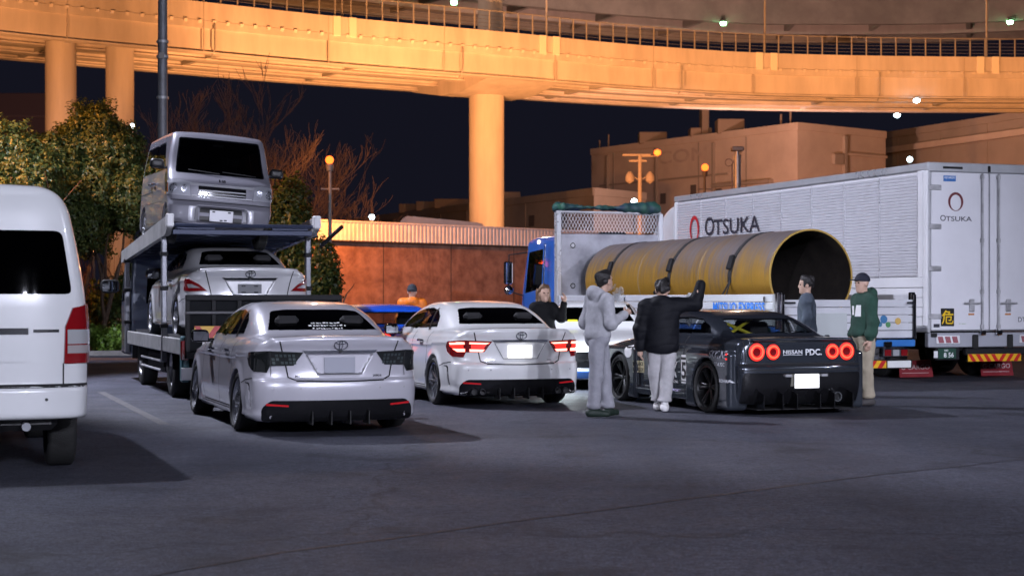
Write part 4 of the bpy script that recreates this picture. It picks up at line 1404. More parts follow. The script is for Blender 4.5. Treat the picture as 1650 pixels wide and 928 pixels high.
# ================================================================== foliage
def leaf_cloud(name, blobs, n, size, m, parent, seed=1, shell=.55, aspect=.45):
    """leaves spread through a set of ellipsoids (c, r); each leaf a bent quad"""
    rng = np.random.default_rng(seed)
    vol = np.array([r[0] * r[1] * r[2] for c, r in blobs]) ** (2 / 3)
    which = rng.choice(len(blobs), n, p=vol / vol.sum())
    C = np.array([b[0] for b in blobs], float)[which]; Rr = np.array([b[1] for b in blobs], float)[which]
    d = rng.normal(size=(n, 3)); d /= np.linalg.norm(d, axis=1)[:, None]
    rad = shell + (1 - shell) * rng.random(n) ** .6
    wob = 1 + .16 * np.sin(d[:, 0] * 9 + which) + .13 * np.sin(d[:, 2] * 11 + 2 * which) + .10 * np.sin(d[:, 1] * 13)
    P = C + d * Rr * (rad * wob)[:, None]
    # leaf frames: lie roughly outward with scatter
    nrm = d + rng.normal(scale=.55, size=(n, 3)) + np.array([0, 0, .35]); nrm /= np.linalg.norm(nrm, axis=1)[:, None]
    t = np.cross(nrm, rng.normal(size=(n, 3))); t /= np.maximum(np.linalg.norm(t, axis=1), 1e-6)[:, None]
    b = np.cross(nrm, t)
    s = size * (.6 + .8 * rng.random(n))[:, None]
    w = s * aspect
    v0 = P - t * s * .5; v1 = P + b * w * .5 + nrm * s * .06; v2 = P + t * s * .5 - nrm * s * .12; v3 = P - b * w * .5 + nrm * s * .06
    V = np.stack([v0, v1, v2, v3], 1).reshape(-1, 3)
    Q = np.arange(4 * n).reshape(-1, 4)
    me = np_mesh(name, V, Q)
    return obj_from(name, me, m, parent)

def leaf_mat(name, a, b, c):
    m = mat(name, a, .5, trans=.25)
    nt = m.node_tree
    bs = nt.nodes['Principled BSDF']
    geo = nt.nodes.new('ShaderNodeNewGeometry')
    rp = nt.nodes.new('ShaderNodeValToRGB')
    rp.color_ramp.elements[0].color = (*a, 1); rp.color_ramp.elements[1].color = (*c, 1)
    e = rp.color_ramp.elements.new(.5); e.color = (*b, 1)
    nt.links.new(geo.outputs['Random Per Island'], rp.inputs[0])
    nt.links.new(rp.outputs[0], bs.inputs['Base Color'])
    return m
M_LEAF = leaf_mat('evergreen_leaf', (.034, .062, .016), (.065, .098, .024), (.13, .145, .036))
M_LEAF2 = leaf_mat('shrub_leaf', (.030, .050, .012), (.050, .080, .018), (.09, .12, .025))
M_HEDGE = leaf_mat('hedge_leaf', (.08, .15, .02), (.13, .25, .03), (.22, .34, .05))
M_BARK = mat('bark', (.10, .065, .045), .9, var=.4, vscale=14, bump=.6, bscale=30)

def grow(mb, p, d, length, r, depth, rng, spread=.5, segs=3, up=.12, minr=.006, kids=(2, 3)):
    pts = [p.copy()]; rs = [r]
    q = p.copy(); dd = d.copy()
    for i in range(segs):
        dd = (dd + Vector((rng.gauss(0, .12), rng.gauss(0, .12), rng.gauss(0, .08) + up * .3))).normalized()
        q = q + dd * (length / segs)
        pts.append(q.copy()); rs.append(max(minr, r * (1 - .38 * (i + 1) / segs)))
    mb.tube(pts, rs, 5 if r > .03 else 3, caps=False)
    if depth == 0: return
    for k in range(rng.randint(*kids)):
        j = rng.randint(1, segs)
        ax = Vector((rng.gauss(0, 1), rng.gauss(0, 1), rng.gauss(0, .5))).normalized()
        nd = (dd + ax * spread * rng.uniform(.7, 1.3) + Vector((0, 0, up))).normalized()
        grow(mb, pts[j], nd, length * rng.uniform(.62, .85), rs[j] * rng.uniform(.55, .75), depth - 1, rng, spread, segs, up, minr, kids)

def evergreen(label, px, Y, rx, zc, rz, seed, n, group='evergreen trees behind the kerb', stems=3, trunk=True, name='evergreen_tree', lm=M_LEAF, leaf=.17):
    X = at(px, Y)[0]
    root = thing(name, label, 'tree' if name.endswith('tree') else 'shrub', (X, Y, .06), 0, group)
    rng = random.Random(seed)
    blobs = []
    nb = 22
    for k in range(nb):
        a = rng.uniform(0, 6.28); e = rng.uniform(-.85, 1)
        rr = math.sqrt(max(0, 1 - e * e))
        s = rng.uniform(.32, .52)
        blobs.append(((rx * .72 * rr * math.cos(a), rx * .72 * rr * math.sin(a), zc + rz * .70 * e), (rx * s, rx * s, rz * s * .9)))
    blobs.append(((0, 0, zc), (rx * .62, rx * .62, rz * .62)))
    leaf_cloud('crown', blobs, n, leaf, lm, root, seed, .62)
    if trunk:
        t = MB()
        for k in range(stems):
            a = rng.uniform(0, 6.28)
            p0 = Vector((rng.uniform(-.5, .5), rng.uniform(-.5, .5), 0))
            grow(t, p0, Vector((math.cos(a) * .12, math.sin(a) * .12, 1)).normalized(), zc * .55, .085, 2, rng, .45)
        t.build('trunk', M_BARK, root)
    return root

evergreen('big rounded evergreen tree lit orange on top, left of the grey light mast', 137, 44.0, 1.72, 4.25, 1.95, 11, 95000, leaf=.105)
evergreen('evergreen tree cut off by the left edge above the white van', -2, 40.0, 1.35, 3.65, 1.75, 12, 65000, leaf=.10)
evergreen('dark tall shrub rising behind the right side of the small silver van', 455, 46.0, .95, 3.1, 1.8, 13, 9000, 'shrubs behind the car carrier', 3, True, 'tall_shrub', M_LEAF2, .14)
evergreen('dark shrub against the brown wall, right of the car carrier posts', 512, 45.0, .62, 1.75, 1.35, 14, 6000, 'shrubs behind the car carrier', 3, True, 'tall_shrub', M_LEAF2, .13)
evergreen('low dark shrub between the two stems below the big evergreen tree', 190, 46.0, 1.0, 1.2, .9, 15, 5000, 'shrubs behind the car carrier', 3, True, 'tall_shrub', M_LEAF2, .13)
evergreen('small bush against the brown wall beside the person in orange', 690, 54.5, .45, 1.35, .5, 16, 1800, 'shrubs behind the car carrier', 2, True, 'tall_shrub', M_LEAF2, .12)

# clipped hedge
hr = thing('clipped_hedge', 'bright green clipped hedge behind the kerb beside the white van', 'hedge', (*at(120, 42.5)[:2], .06))
bl = []
rng = random.Random(5)
for k in range(34):
    bl.append(((-2.6 + k * .16, rng.uniform(-.25, .25), .36 + rng.uniform(-.06, .08)), (.32, .35, .34)))
leaf_cloud('foliage', bl, 16000, .085, M_HEDGE, hr, 21, .6, .6)
st = MB()
for k in range(14):
    st.tube([(-2.4 + k * .38, rng.uniform(-.1, .1), 0), (-2.4 + k * .38 + rng.uniform(-.1, .1), 0, .5)], .012, 4)
st.build('stem', M_BARK, hr)

# thin reddish stems / leaf litter thicket under the tree
tk = thing('bare_thicket', 'thicket of thin bare reddish stems under the big evergreen tree', 'shrub', (*at(185, 47)[:2], .06))
mb = MB(); rng = random.Random(8)
for k in range(46):
    p0 = Vector((rng.uniform(-1.6, 1.6), rng.uniform(-1, 1), 0))
    grow(mb, p0, Vector((rng.uniform(-.15, .15), rng.uniform(-.15, .15), 1)).normalized(), rng.uniform(1.2, 2.4), .016, 1, rng, .3, minr=.005)
mb.build('stem', mat('red_stem', (.16, .07, .045), .85), tk)

# bare trees in the middle distance
def bare_tree(label, px, Y, height, seed, lean=0.0, trunks=1, depth=6):
    X = at(px, Y)[0]
    root = thing('bare_tree', label, 'tree', (X, Y, .06), 0, 'bare winter trees behind the carrier')
    rng = random.Random(seed)
    t = MB(); c = MB()
    for k in range(trunks):
        p = Vector((rng.uniform(-.6, .6) if trunks > 1 else 0, 0, 0))
        pts = [p, p + Vector((lean * .2, 0, height * .14)), p + Vector((lean * .5, 0, height * .30))]
        t.tube(pts, [.15, .12, .10], 8, caps=False)
        for j in range(5):
            a = j * 1.3 + rng.uniform(-.3, .3)
            d = Vector((math.cos(a) * .55 + lean * .2, math.sin(a) * .5, 1)).normalized()
            grow(c, pts[1 + (j % 2)], d, height * .27, .06, depth, rng, .40, 3, .14, .0065, (2, 3))
    t.build('trunk', M_BARK, root)
    c.build('crown', mat('twig', (.075, .055, .055), .9), root, smooth=None, fix=False)
    return root
bare_tree('bare leafless tree behind the small silver van, right of the light mast', 360, 52, 7.4, 31, .4, 2, 6)
bare_tree('bare leafless tree spreading right towards the orange street lamp', 440, 56, 7.0, 35, .7, 2, 6)

# ================================================================== background wall and buildings
M_WALL = mat('brown_wall', (.30, .15, .105), .9, var=.35, vscale=2.2, bump=1.0, bscale=9, detail=12, col2=(.14, .062, .045))
M_FASCIA = mat('fascia_metal', (.60, .53, .52), .55, var=.12, vscale=3)
def wall():
    a, b = Vector(at(500, 50)), Vector(at(1010, 60))
    d = (b - a); ln = d.length; ang = math.atan2(d.y, d.x)
    root = thing('boundary_wall', 'long brown roughcast wall with a pale ribbed metal fascia on top', 'wall', tuple(a), ang)
    MB().box(0, ln, 0, .35, 0, 3.22, .02).build('roughcast_face', M_WALL, root)
    for k in range(1, 5):
        MB().box(k * ln / 5 - .015, k * ln / 5 + .015, -.008, .1, 0, 3.22, .004).build('wall_joint', mat('joint_dark', (.05, .03, .025), .9), root)
    # ribbed fascia, one rib sheet per bay
    f = MB(); step = .16; x = -.1
    pr = []
    while x < ln + .1:
        pr += [(x, -.20), (x + .07, -.20), (x + .085, -.175), (x + .145, -.175)]; x += step
    n = len(pr)
    f.add([(u, v, 3.20) for u, v in pr] + [(u, v, 3.74) for u, v in pr], [(i, i + 1, i + 1 + n, i + n) for i in range(n - 1)])
    f.build('fascia_sheet', M_FASCIA, root, smooth=None)
    MB().box(-.1, ln + .1, -.22, .5, 3.74, 3.80, .01).build('coping', M_FASCIA, root)
    MB().box(-.1, ln + .1, -.17, .5, 3.16, 3.21, .01).build('fascia_soffit', mat('soffit_dark', (.10, .07, .06), .8), root)
    return root
wall()
# pale shed roof showing above the wall
sh = thing('shed_roof', 'low pale rounded shed roof showing above the wall left of the big pier', 'roof', at(712, 70))
q = round_poly([(-1.75, 3.9), (1.8, 3.9), (1.8, 4.52), (1.5, 4.62), (-1.5, 4.90), (-1.75, 4.70)], .15)
MB().prism(q, 'y', 0, 3).build('roof_panel', M_FASCIA, sh)
MB().box(-1.6, 1.6, .2, 2.8, 0, 3.95, .02).build('shed_wall', M_FASCIA, sh)

M_CONC = mat('warehouse_concrete', (.44, .36, .34), .85, var=.22, vscale=.12, detail=6, bump=.1, bscale=4)
M_CONC2 = mat('warehouse_dark', (.26, .22, .21), .85, var=.2, vscale=.12, detail=6)
M_ROOFK = mat('roof_kit', (.22, .17, .15), .8)
def warehouse(name, label, corner, left, right, z, m, lines=()):
    """two visible faces meeting at corner (world xy)"""
    c, l, r = Vector((*corner, 0)), Vector((*left, 0)), Vector((*right, 0))
    root = thing(name, label, 'building', tuple(c))
    l, r = l - c, r - c
    back = l + r
    vs = [Vector((0, 0, 0)), r, back, l]
    mb = MB()
    mb.add([tuple(v) for v in vs] + [(v.x, v.y, z) for v in vs], [(0, 1, 5, 4), (1, 2, 6, 5), (2, 3, 7, 6), (3, 0, 4, 7), (4, 5, 6, 7)])
    mb.build('wall', m, root, smooth=None)
    def onface(e, u0, u1, z0, z1, out, nm, mm):
        d = e.normalized(); n = Vector((d.y, -d.x, 0))
        if n.y > 0: n = -n
        a = d * u0; b = d * u1
        mb = MB()
        P = [a + n * out, b + n * out, b - n * .05, a - n * .05]
        mb.add([(v.x, v.y, z0) for v in P] + [(v.x, v.y, z1) for v in P], [(0, 1, 5, 4), (1, 2, 6, 5), (2, 3, 7, 6), (3, 0, 4, 7), (4, 5, 6, 7), (3, 2, 1, 0)])
        return mb.build(nm, mm, root, smooth=None)
    onface(l, 0, l.length, z - .45, z + .12, .12, 'parapet', m)
    onface(r, -.1, r.length, z - .45, z + .12, .12, 'parapet', m)
    k = 1
    while k * 6.0 < l.length:
        onface(l, k * 6.0 - .08, k * 6.0 + .08, 0, z - .5, .05, 'panel_joint', M_CONC2); k += 1
    k = 1
    while k * 6.0 < r.length:
        onface(r, k * 6.0 - .08, k * 6.0 + .08, 0, z - .5, .05, 'panel_joint', M_CONC2); k += 1
    return root, onface, l, r
wh, of, l, r = warehouse('warehouse', 'big brown warehouse with faded lettering behind the box truck', at(1285, 130)[:2], at(953, 153)[:2], at(1427, 137)[:2], 15.0, M_CONC)
ink = mat('faded_ink', (.31, .25, .25), .9, var=.4, vscale=.8, col2=(.42, .34, .32))
d = l.normalized(); n = Vector((d.y, -d.x, 0)); n = -n if n.y > 0 else n
cpos = d * (l.length * .53) + n * .08
text_obj('faded_lettering', 'ICON', 1.15, ink, wh, (cpos.x, cpos.y, 13.55), (-d.x, -d.y, 0), (0, 0, 1), .02, 1.9)
for (f, z0) in ((.22, 10.6), (.25, 8.6)):
    of(l, l.length * (f - .12), l.length * (f + .14), z0, z0 + .25, .5, 'ledge', M_CONC2)
of(l, l.length * .88, l.length * .99, 8.4, 8.6, .5, 'ledge', M_CONC2)
of(l, l.length * .24, l.length * .26, 12.4, 13.4, .1, 'vent', M_CONC2)
for k, u in enumerate((.33, .45, .60, .72, .81)):
    of(l, l.length * u, l.length * u + .7, 9.6 + .5 * (k % 2), 10.5 + .5 * (k % 2), .07, 'window', mat('vent_dark', (.09, .075, .08), .7))
for u in (.36, .64, .90):
    of(l, l.length * u, l.length * u + .22, 0, 14.3, .25, 'downpipe', M_CONC2)
of(l, l.length * .30, l.length * .95, 11.6, 11.75, .10, 'string_course', M_CONC2)
of(r, r.length * .5, r.length * .53, 0, 14.4, .25, 'downpipe', M_CONC2)
of(r, r.length * .38, r.length * .48, 12.1, 12.9, .3, 'wall_box', M_CONC2)
of(r, r.length * .5, r.length, 12.9, 13.1, .2, 'ledge', M_CONC)
for (f, w, hh) in ((.28, 2.2, 1.2), (.42, 1.8, .8), (.40, .6, 3.6), (.66, 2.4, 1.0)):
    c = l * f
    MB().box(c.x - w / 2, c.x + w / 2, c.y + 1, c.y + 3, 15.0, 15.0 + hh, .05).build('roof_unit', M_ROOFK, wh)
for (f, hh) in ((.02, 1.9), (.06, 1.0), (.9, 1.3), (.95, .9)):
    c = l * f
    MB().tube([(c.x, c.y + 1, 15), (c.x, c.y + 1, 15 + hh)], .08, 6).build('roof_mast', M_ROOFK, wh)
w2, of2, l2, r2 = warehouse('warehouse', 'brown warehouse with a pale eaves band at the right edge of the view', at(1760, 124)[:2], at(1424, 148)[:2], at(2000, 135)[:2], 16.0, M_CONC2)
of2(l2, 0, l2.length, 14.2, 14.7, .5, 'eaves_band', M_CONC)
w3, of3, l3, r3 = warehouse('warehouse', 'long low warehouse running behind the big pier to the brown wall', at(957, 128)[:2], at(560, 178)[:2], at(1040, 134)[:2], 9.8, mat('warehouse_grey', (.27, .24, .235), .85, var=.2, vscale=.15, detail=6))
for k in range(9):
    u = l3.length * (.08 + k * .105)
    of3(l3, u, u + 1.0, 7.4, 8.3, .06, 'vent_window', mat('vent_dark', (.09, .075, .08), .7))
of3(l3, l3.length * .10, l3.length * .16, 4.4, 5.6, .05, 'faded_sign', mat('sign_faded', (.20, .13, .12), .9))
for f in (.5, .58, .66, .3):
    c = l3 * f
    MB().box(c.x - 1.6, c.x + 1.6, c.y + 2, c.y + 4, 9.8, 10.7, .05).build('roof_unit', M_ROOFK, w3)
tw = thing('tower_block', 'dim purple block far behind the evergreen trees at the left edge', 'building', at(10, 190))
MB().box(-6, 5, 0, 8, 0, zat(150, 190), .1).build('wall', mat('tower_wall', (.16, .13, .2), .9), tw)
for k in range(5):
    MB().box(-5.5, 4.5, -.15, .2, 10 + k * 3.0, 10.25 + k * 3.0, .02).build('floor_band', mat('tower_band', (.22, .18, .25), .9), tw)

# ================================================================== elevated roads
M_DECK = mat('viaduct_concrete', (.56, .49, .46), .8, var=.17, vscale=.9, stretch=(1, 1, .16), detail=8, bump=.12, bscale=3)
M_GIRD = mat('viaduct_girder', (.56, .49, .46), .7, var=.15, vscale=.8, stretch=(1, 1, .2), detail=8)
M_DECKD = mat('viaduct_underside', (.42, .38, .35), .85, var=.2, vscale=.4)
M_RAIL = mat('railing_steel', (.34, .31, .30), .5, .3)
# plan curve of the near parapet (survey points x(px), distance)
vx = [-260, 0, 320, 560, 830, 1030, 1240, 1450, 1650, 1950]
vy = [77.5, 83.5, 90, 95.2, 100.7, 105.5, 109, 110.3, 110.8, 111]
fpx = pchip(vx, vy)
def vpos(px):
    Y = float(fpx(np.array([float(px)]))[0])
    return Vector(at(px, Y))
def sweep(name, m, parent, prof, off=0.0, pxs=None, closed=True, z0=0.0, curve=None):
    """sweep a (depth, z) profile along the road"""
    pxs = pxs or list(range(-260, 1951, 65))
    cv = curve or vpos
    pts = [cv(p) for p in pxs]
    mb = MB(); n = len(prof); vs = []; fs = []
    for i, p in enumerate(pts):
        t = (pts[min(i + 1, len(pts) - 1)] - pts[max(0, i - 1)]).normalized()
        nn = Vector((-t.y, t.x, 0))
        for (dd, z) in prof:
            q = p + nn * (dd + off)
            vs.append((q.x, q.y, z + z0))
    for i in range(len(pts) - 1):
        for k in range(n if closed else n - 1):
            a, b = i * n + k, i * n + (k + 1) % n
            fs.append((a, b, b + n, a + n))
    if closed:
        fs.append(tuple(range(n))); fs.append(tuple((len(pts) - 1) * n + k for k in range(n))[::-1])
    return MB().add(vs, fs).build(name, m, parent, 30)
va = thing('elevated_road', 'curving elevated road with railing crossing the whole view, lit orange', 'viaduct', (0, 0, 0))
sweep('parapet', M_DECK, va, [(0, 16.42), (.35, 16.42), (.35, 17.4), (0, 17.4)])
sweep('deck_slab', M_DECK, va, [(.02, 16.0), (10.4, 16.0), (10.4, 16.40), (.02, 16.40)])
sweep('parapet', M_DECK, va, [(10.1, 16.42), (10.45, 16.42), (10.45, 17.4), (10.1, 17.4)])
for k, (d0, zb) in enumerate(((.15, 14.75), (3.6, 14.9), (6.8, 14.9), (9.4, 14.9))):
    sweep('girder', M_GIRD, va, [(d0, zb), (d0 + .5, zb), (d0 + .5, 16.0), (d0, 16.0)])
    sweep('girder_flange', M_GIRD, va, [(d0 - .12, zb - .08), (d0 + .62, zb - .08), (d0 + .62, zb), (d0 - .12, zb)])
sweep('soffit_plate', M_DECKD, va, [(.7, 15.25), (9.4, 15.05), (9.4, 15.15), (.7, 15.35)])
# dentil brackets under the parapet, railing posts, rails
def along(px_list, fn):
    for p in px_list:
        a = vpos(p); b = vpos(p + 6)
        t = (b - a).normalized(); ang = math.atan2(t.y, t.x)
        fn(p, a, ang)
proto = {}
def inst(key, mk, name, m, parent, loc, rz):
    if key not in proto:
        proto[key] = mk().mesh(name, 30); proto[key].materials.append(m)
    o = bpy.data.objects.new(name, proto[key])
    COL.objects.link(o); o.parent = parent; o.location = loc; o.rotation_euler = (0, 0, rz)
    return o
# spacing is even along the road, ~0.9 m brackets and 1.0 m posts
def arc_px(step):
    out = []; px = -120.0
    while px < 1700:
        out.append(px)
        a = vpos(px); b = vpos(px + 4)
        px += step * 4 / (b - a).length
    return out
along(arc_px(.82), lambda p, a, ang: inst('br', lambda: MB().prism([(-.09, 16.42), (.05, 16.42), (.05, 16.20)], 'x', -.10, .10), 'bracket', M_DECK, va, (a.x, a.y, 0), ang))
along(arc_px(7.3), lambda p, a, ang: inst('jt', lambda: MB().box(-.03, .03, -.015, .05, 14.76, 17.38, .004), 'panel_joint', mat('joint_grey', (.42, .36, .33), .9), va, (a.x, a.y, 0), ang))
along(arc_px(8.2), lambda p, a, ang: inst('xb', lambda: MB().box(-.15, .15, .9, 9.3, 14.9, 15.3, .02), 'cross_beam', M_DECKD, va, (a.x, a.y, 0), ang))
along(arc_px(14.6), lambda p, a, ang: inst('dp', lambda: MB().tube([(.3, -.06, 16.3), (.3, -.06, 14.9), (.3, .4, 14.5)], .05, 8), 'drain_pipe', M_RAIL, va, (a.x, a.y, 0), ang))
along(arc_px(1.0), lambda p, a, ang: inst('po', lambda: MB().box(-.035, .035, .05, .13, 17.4, 18.62, .01), 'railing_post', M_RAIL, va, (a.x, a.y, 0), ang))
for z in (17.62, 17.84, 18.06, 18.28, 18.58):
    w_ = .045 if z > 18.5 else .018
    sweep('rail', M_RAIL if z > 18.5 else mat('rail_thin', (.14, .13, .13), .5, .3), va, [(.07, z), (.11, z), (.11, z + w_), (.07, z + w_)])
for px in (555, 885, 1235, 1592):
    a = vpos(px); b = vpos(px + 6); t = (b - a).normalized(); ang = math.atan2(t.y, t.x)
    for dx in (-.5, .5):
        o = inst('pad', lambda: MB().box(-.24, .24, -.10, .02, 16.30, 17.42, .02), 'bearing_pad', mat('pale_pad', (.75, .68, .60), .7), va, (a.x + math.cos(ang) * dx, a.y + math.sin(ang) * dx, 0), ang)
    o = inst('lp', lambda: MB().tube([(0, .3, 16.5), (0, .3, 22.6), (0, .8, 23.2), (0, 1.6, 23.3)], .06, 8), 'lamp_post', M_RAIL, va, (a.x, a.y, 0), ang)
    inst('lph', lambda: MB().box(-.15, .15, 1.3, 2.1, 23.2, 23.34, .03), 'lamp_head', M_RAIL, o, (0, 0, 0), 0)
    if px in (555, 1235): lamp('lamp_light', (0, 1.7, 23.6), 2600, (1, .66, .48), .2, o)
def pier(parent, px, off, dia, ztop, capw, name='pier', m=M_DECK, z0=0.0):
    want = px
    for _ in range(6):
        a = vpos(px); b = vpos(px + 6); t = (b - a).normalized(); nn = Vector((-t.y, t.x, 0)); c = a + nn * off
        px += want - (CX + c.x / c.y * FPX)
    o = MB().lathe([(dia / 2, z0), (dia / 2, ztop)], 36, (c.x, c.y, 0)).build(name, m, parent)
    if capw:
        ang = math.atan2(t.y, t.x)
        k = MB().prism([(.9, ztop + .9), (.9, ztop + .1), (off - dia * .6, ztop - .4), (off + dia * .6, ztop - .4), (10.2, ztop + .2), (10.2, ztop + .9)], 'x', -capw / 2, capw / 2)
        k.xf(Matrix.Translation((a.x, a.y, 0)) @ Matrix.Rotation(ang, 4, 'Z'))
        k.build('pier_cap', M_DECK, o)
    return o
pier(va, 784, 5.2, 2.2, 14.6, 5.2)
pier(va, 98, 3.2, 1.62, 15.0, 0)
pier(va, 193, 3.0, 1.50, 15.0, 0)
pier(va, 790, 6.0, 1.6, 26.0, 0, 'pier', M_DECKD, 16.5)

# upper road beyond
ux = [250, 560, 830, 1070, 1250, 1470, 1650, 1900]
uy = [112, 122, 130, 136, 139, 139, 137, 132]
fux = pchip(ux, uy)
def upos(px):
    return Vector(at(px, float(fux(np.array([float(px)]))[0])))
ub = thing('upper_elevated_road', 'dim grey elevated road with green lamps high above the orange one', 'viaduct', (0, 0, 0))
upx = list(range(250, 1901, 75))
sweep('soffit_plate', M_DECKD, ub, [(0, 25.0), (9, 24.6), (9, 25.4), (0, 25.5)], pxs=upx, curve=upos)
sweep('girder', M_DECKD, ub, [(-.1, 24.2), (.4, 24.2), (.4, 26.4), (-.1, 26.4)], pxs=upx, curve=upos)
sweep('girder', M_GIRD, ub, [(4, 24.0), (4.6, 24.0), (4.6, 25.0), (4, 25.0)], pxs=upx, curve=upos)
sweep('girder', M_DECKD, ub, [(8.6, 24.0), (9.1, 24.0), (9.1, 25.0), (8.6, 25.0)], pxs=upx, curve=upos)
for px in range(300, 1800, 140):
    a = upos(px); b = upos(px + 6); t = (b - a).normalized()
    k = MB().box(-.2, .2, .4, 8.6, 24.25, 25.0, .02)
    k.xf(Matrix.Translation((a.x, a.y, 0)) @ Matrix.Rotation(math.atan2(t.y, t.x), 4, 'Z'))
    k.build('cross_beam', M_DECKD, ub)
M_GREEN = emis('green_lamp_glass', (.35, 1.0, .45), 14.0)
for i, px in enumerate((732, 1164, 1624)):
    a = upos(px)
    f = thing('road_lamp', ['green lamp under the upper road, leftmost of three', 'green lamp under the upper road, middle of three', 'green lamp under the upper road, rightmost of three'][i], 'lamp', (a.x, a.y - .6, 24.1 if i else 23.9), 0, 'green lamps under the upper road')
    MB().lathe([(0, -.28), (.2, -.25), (.26, -.1), (.26, 0)], 16).build('lens', M_GREEN, f)
    MB().lathe([(.28, 0), (.2, .18), (0, .22)], 16).build('housing', M_RAIL, f)
    MB().tube([(0, 0, .2), (0, .6, .4)], .05, 6).build('bracket', M_RAIL, f)

# ================================================================== lamps standing in the place
M_NA = emis('sodium_glass', (1.0, .13, .015), 3.2)
M_WL = emis('white_lamp_glass', (.70, .92, 1.0), 12.0)
M_POLE = mat('galvanised', (.42, .42, .43), .45, .5, var=.15, vscale=6)
M_POLEW = mat('painted_pole', (.22, .20, .19), .5, var=.2, vscale=6)
def street_lamp(label, px, Y, py, power, col, glass, r=.22, group='sodium street lamps', pole_m=M_POLEW, bracket=True, head='globe', spot=None, aim=None, behind=False):
    X = at(px, Y)[0]; z = zat(py, Y)
    f = thing('street_lamp', label, 'street lamp', (X, Y, 0), 0, group)
    MB().tube([(0, .12, 0), (0, .12, z - .35), (0, .12, z - .1)], [.07, .045, .04], 10).build('pole', pole_m, f)
    if head == 'globe':
        MB().lathe([(0, -r), (r * .7, -r * .7), (r, 0), (r * .7, r * .7), (0, r)], 20, (0, 0, z)).build('globe', glass, f)
        MB().lathe([(.09, -r - .18), (.11, -r - .02), (r * .6, -r * .75)], 16, (0, .06, z)).build('collar', pole_m, f)
    else:
        MB().box(-.30, .30, -.18, .18, z - .06, z - .02, .02).build('glass_panel', glass, f)
        MB().box(-.34, .34, -.2, .2, z - .02, z + .10, .03).build('housing', pole_m, f)
    if bracket:
        MB().box(-.26, .26, .09, .15, z - .82, z - .77, .01).build('cross_arm', pole_m, f)
    if power <= 0: return f
    l = lamp('lamp_light', (0, -r - .35 if not behind else .55, z + .05), power, col, .2, f, spot)
    if spot:
        v = Vector(aim) - Vector((X, Y, z)); l.rotation_euler = v.to_track_quat('-Z', 'Y').to_euler()
    return f
street_lamp('orange street lamp on a pale pole above the brown wall, left of the big pier', 531, 46.5, 258, 3300, SODIUM, M_NA, .12, spot=112, aim=at(690, 54, 1.6), behind=True)
street_lamp('orange street lamp on a pale pole rising behind the box truck', 1136, 62, 270, 1800, SODIUM, M_NA, .14, spot=150, aim=at(1100, 45, 2))
street_lamp('small white lamp just above the wall, left of the shed roof', 599, 95, 350, 0, WHITE, M_WL, .17, 'white yard lamps', bracket=False)
street_lamp('white yard lamp on a thin pole above the flatbed headboard', 1022, 72, 325, 0, WHITE, M_WL, .14, 'white yard lamps', bracket=False)
street_lamp('white yard lamp peeping over the box truck roof near its rear', 1466, 75, 257, 0, WHITE, M_WL, .13, 'white yard lamps', bracket=False)
street_lamp('small pale lamp on a thin pole right of the big evergreen tree', 213, 85, 203, 0, (1, .8, .6), M_WL, .12, 'white yard lamps', bracket=False)
street_lamp('small orange lamp glowing among the leaves of the evergreen tree', 85, 60, 247, 0, SODIUM, M_NA, .13, 'sodium street lamps', bracket=False)
# utility pole with lamp
up = thing('utility_pole', 'thin utility pole with cross arms and an orange lamp before the warehouse', 'pole', at(1031, 100))
zt = zat(250, 100)
MB().tube([(0, 0, 0), (0, 0, zt)], [.16, .11], 10).build('pole', M_ROOFK, up)
for dz, w in ((0, 1.3), (-.35, .8)):
    MB().box(-w * .8, w * .5, -.06, .06, zt + dz - .06, zt + dz + .06, .01).build('cross_arm', M_ROOFK, up)
for dx in (-.6, .6):
    MB().lathe([(.1, 0), (.26, -.25), (.26, -.55), (.05, -.7)], 14, (dx, 0, zt - 1.0)).build('transformer', M_ROOFK, up)
    MB().tube([(0, 0, zt - 1.5), (dx, 0, zt - 1.2)], .04, 6).build('bracket', M_ROOFK, up)
MB().lathe([(0, -.22), (.2, -.1), (.2, .1), (0, .2)], 16, (1.05, 0, zat(246, 100))).build('lamp_globe', M_NA, up)
MB().tube([(0, 0, zt - .1), (1.05, 0, zt - .05)], .04, 6).build('lamp_arm', M_ROOFK, up)
lamp('lamp_light', (1.05, .3, zat(246, 100)), 3500, (1, .50, .32), .2, up, 95, (1.05, 40, 5))
# camera mast
cm = thing('camera_mast', 'stout pale camera mast rising behind the box truck', 'mast', at(1188, 55))
zt = zat(250, 55)
MB().tube([(0, 0, 0), (0, 0, zt)], .115, 14).build('pole', M_POLE, cm)
MB().tube([(-.17, 0, 2), (-.17, 0, zt - .3), (-.05, 0, zt - .1)], .025, 6).build('cable', M_BLACK2 if 'M_BLACK2' in globals() else M_ROOFK, cm)
MB().box(-.20, .20, -.2, .2, zt + .12, zt + .27, .03).build('camera_housing', M_POLEW, cm)
MB().lathe([(.06, 0), (.06, .14)], 10, (0, 0, zt)).build('camera_neck', M_POLE, cm)
MB().tube([(-.28 + .12 * math.cos(a * .52), 0, zt - .25 + .12 * math.sin(a * .52)) for a in range(13)], .015, 5).build('loudspeaker_ring', M_ROOFK, cm)
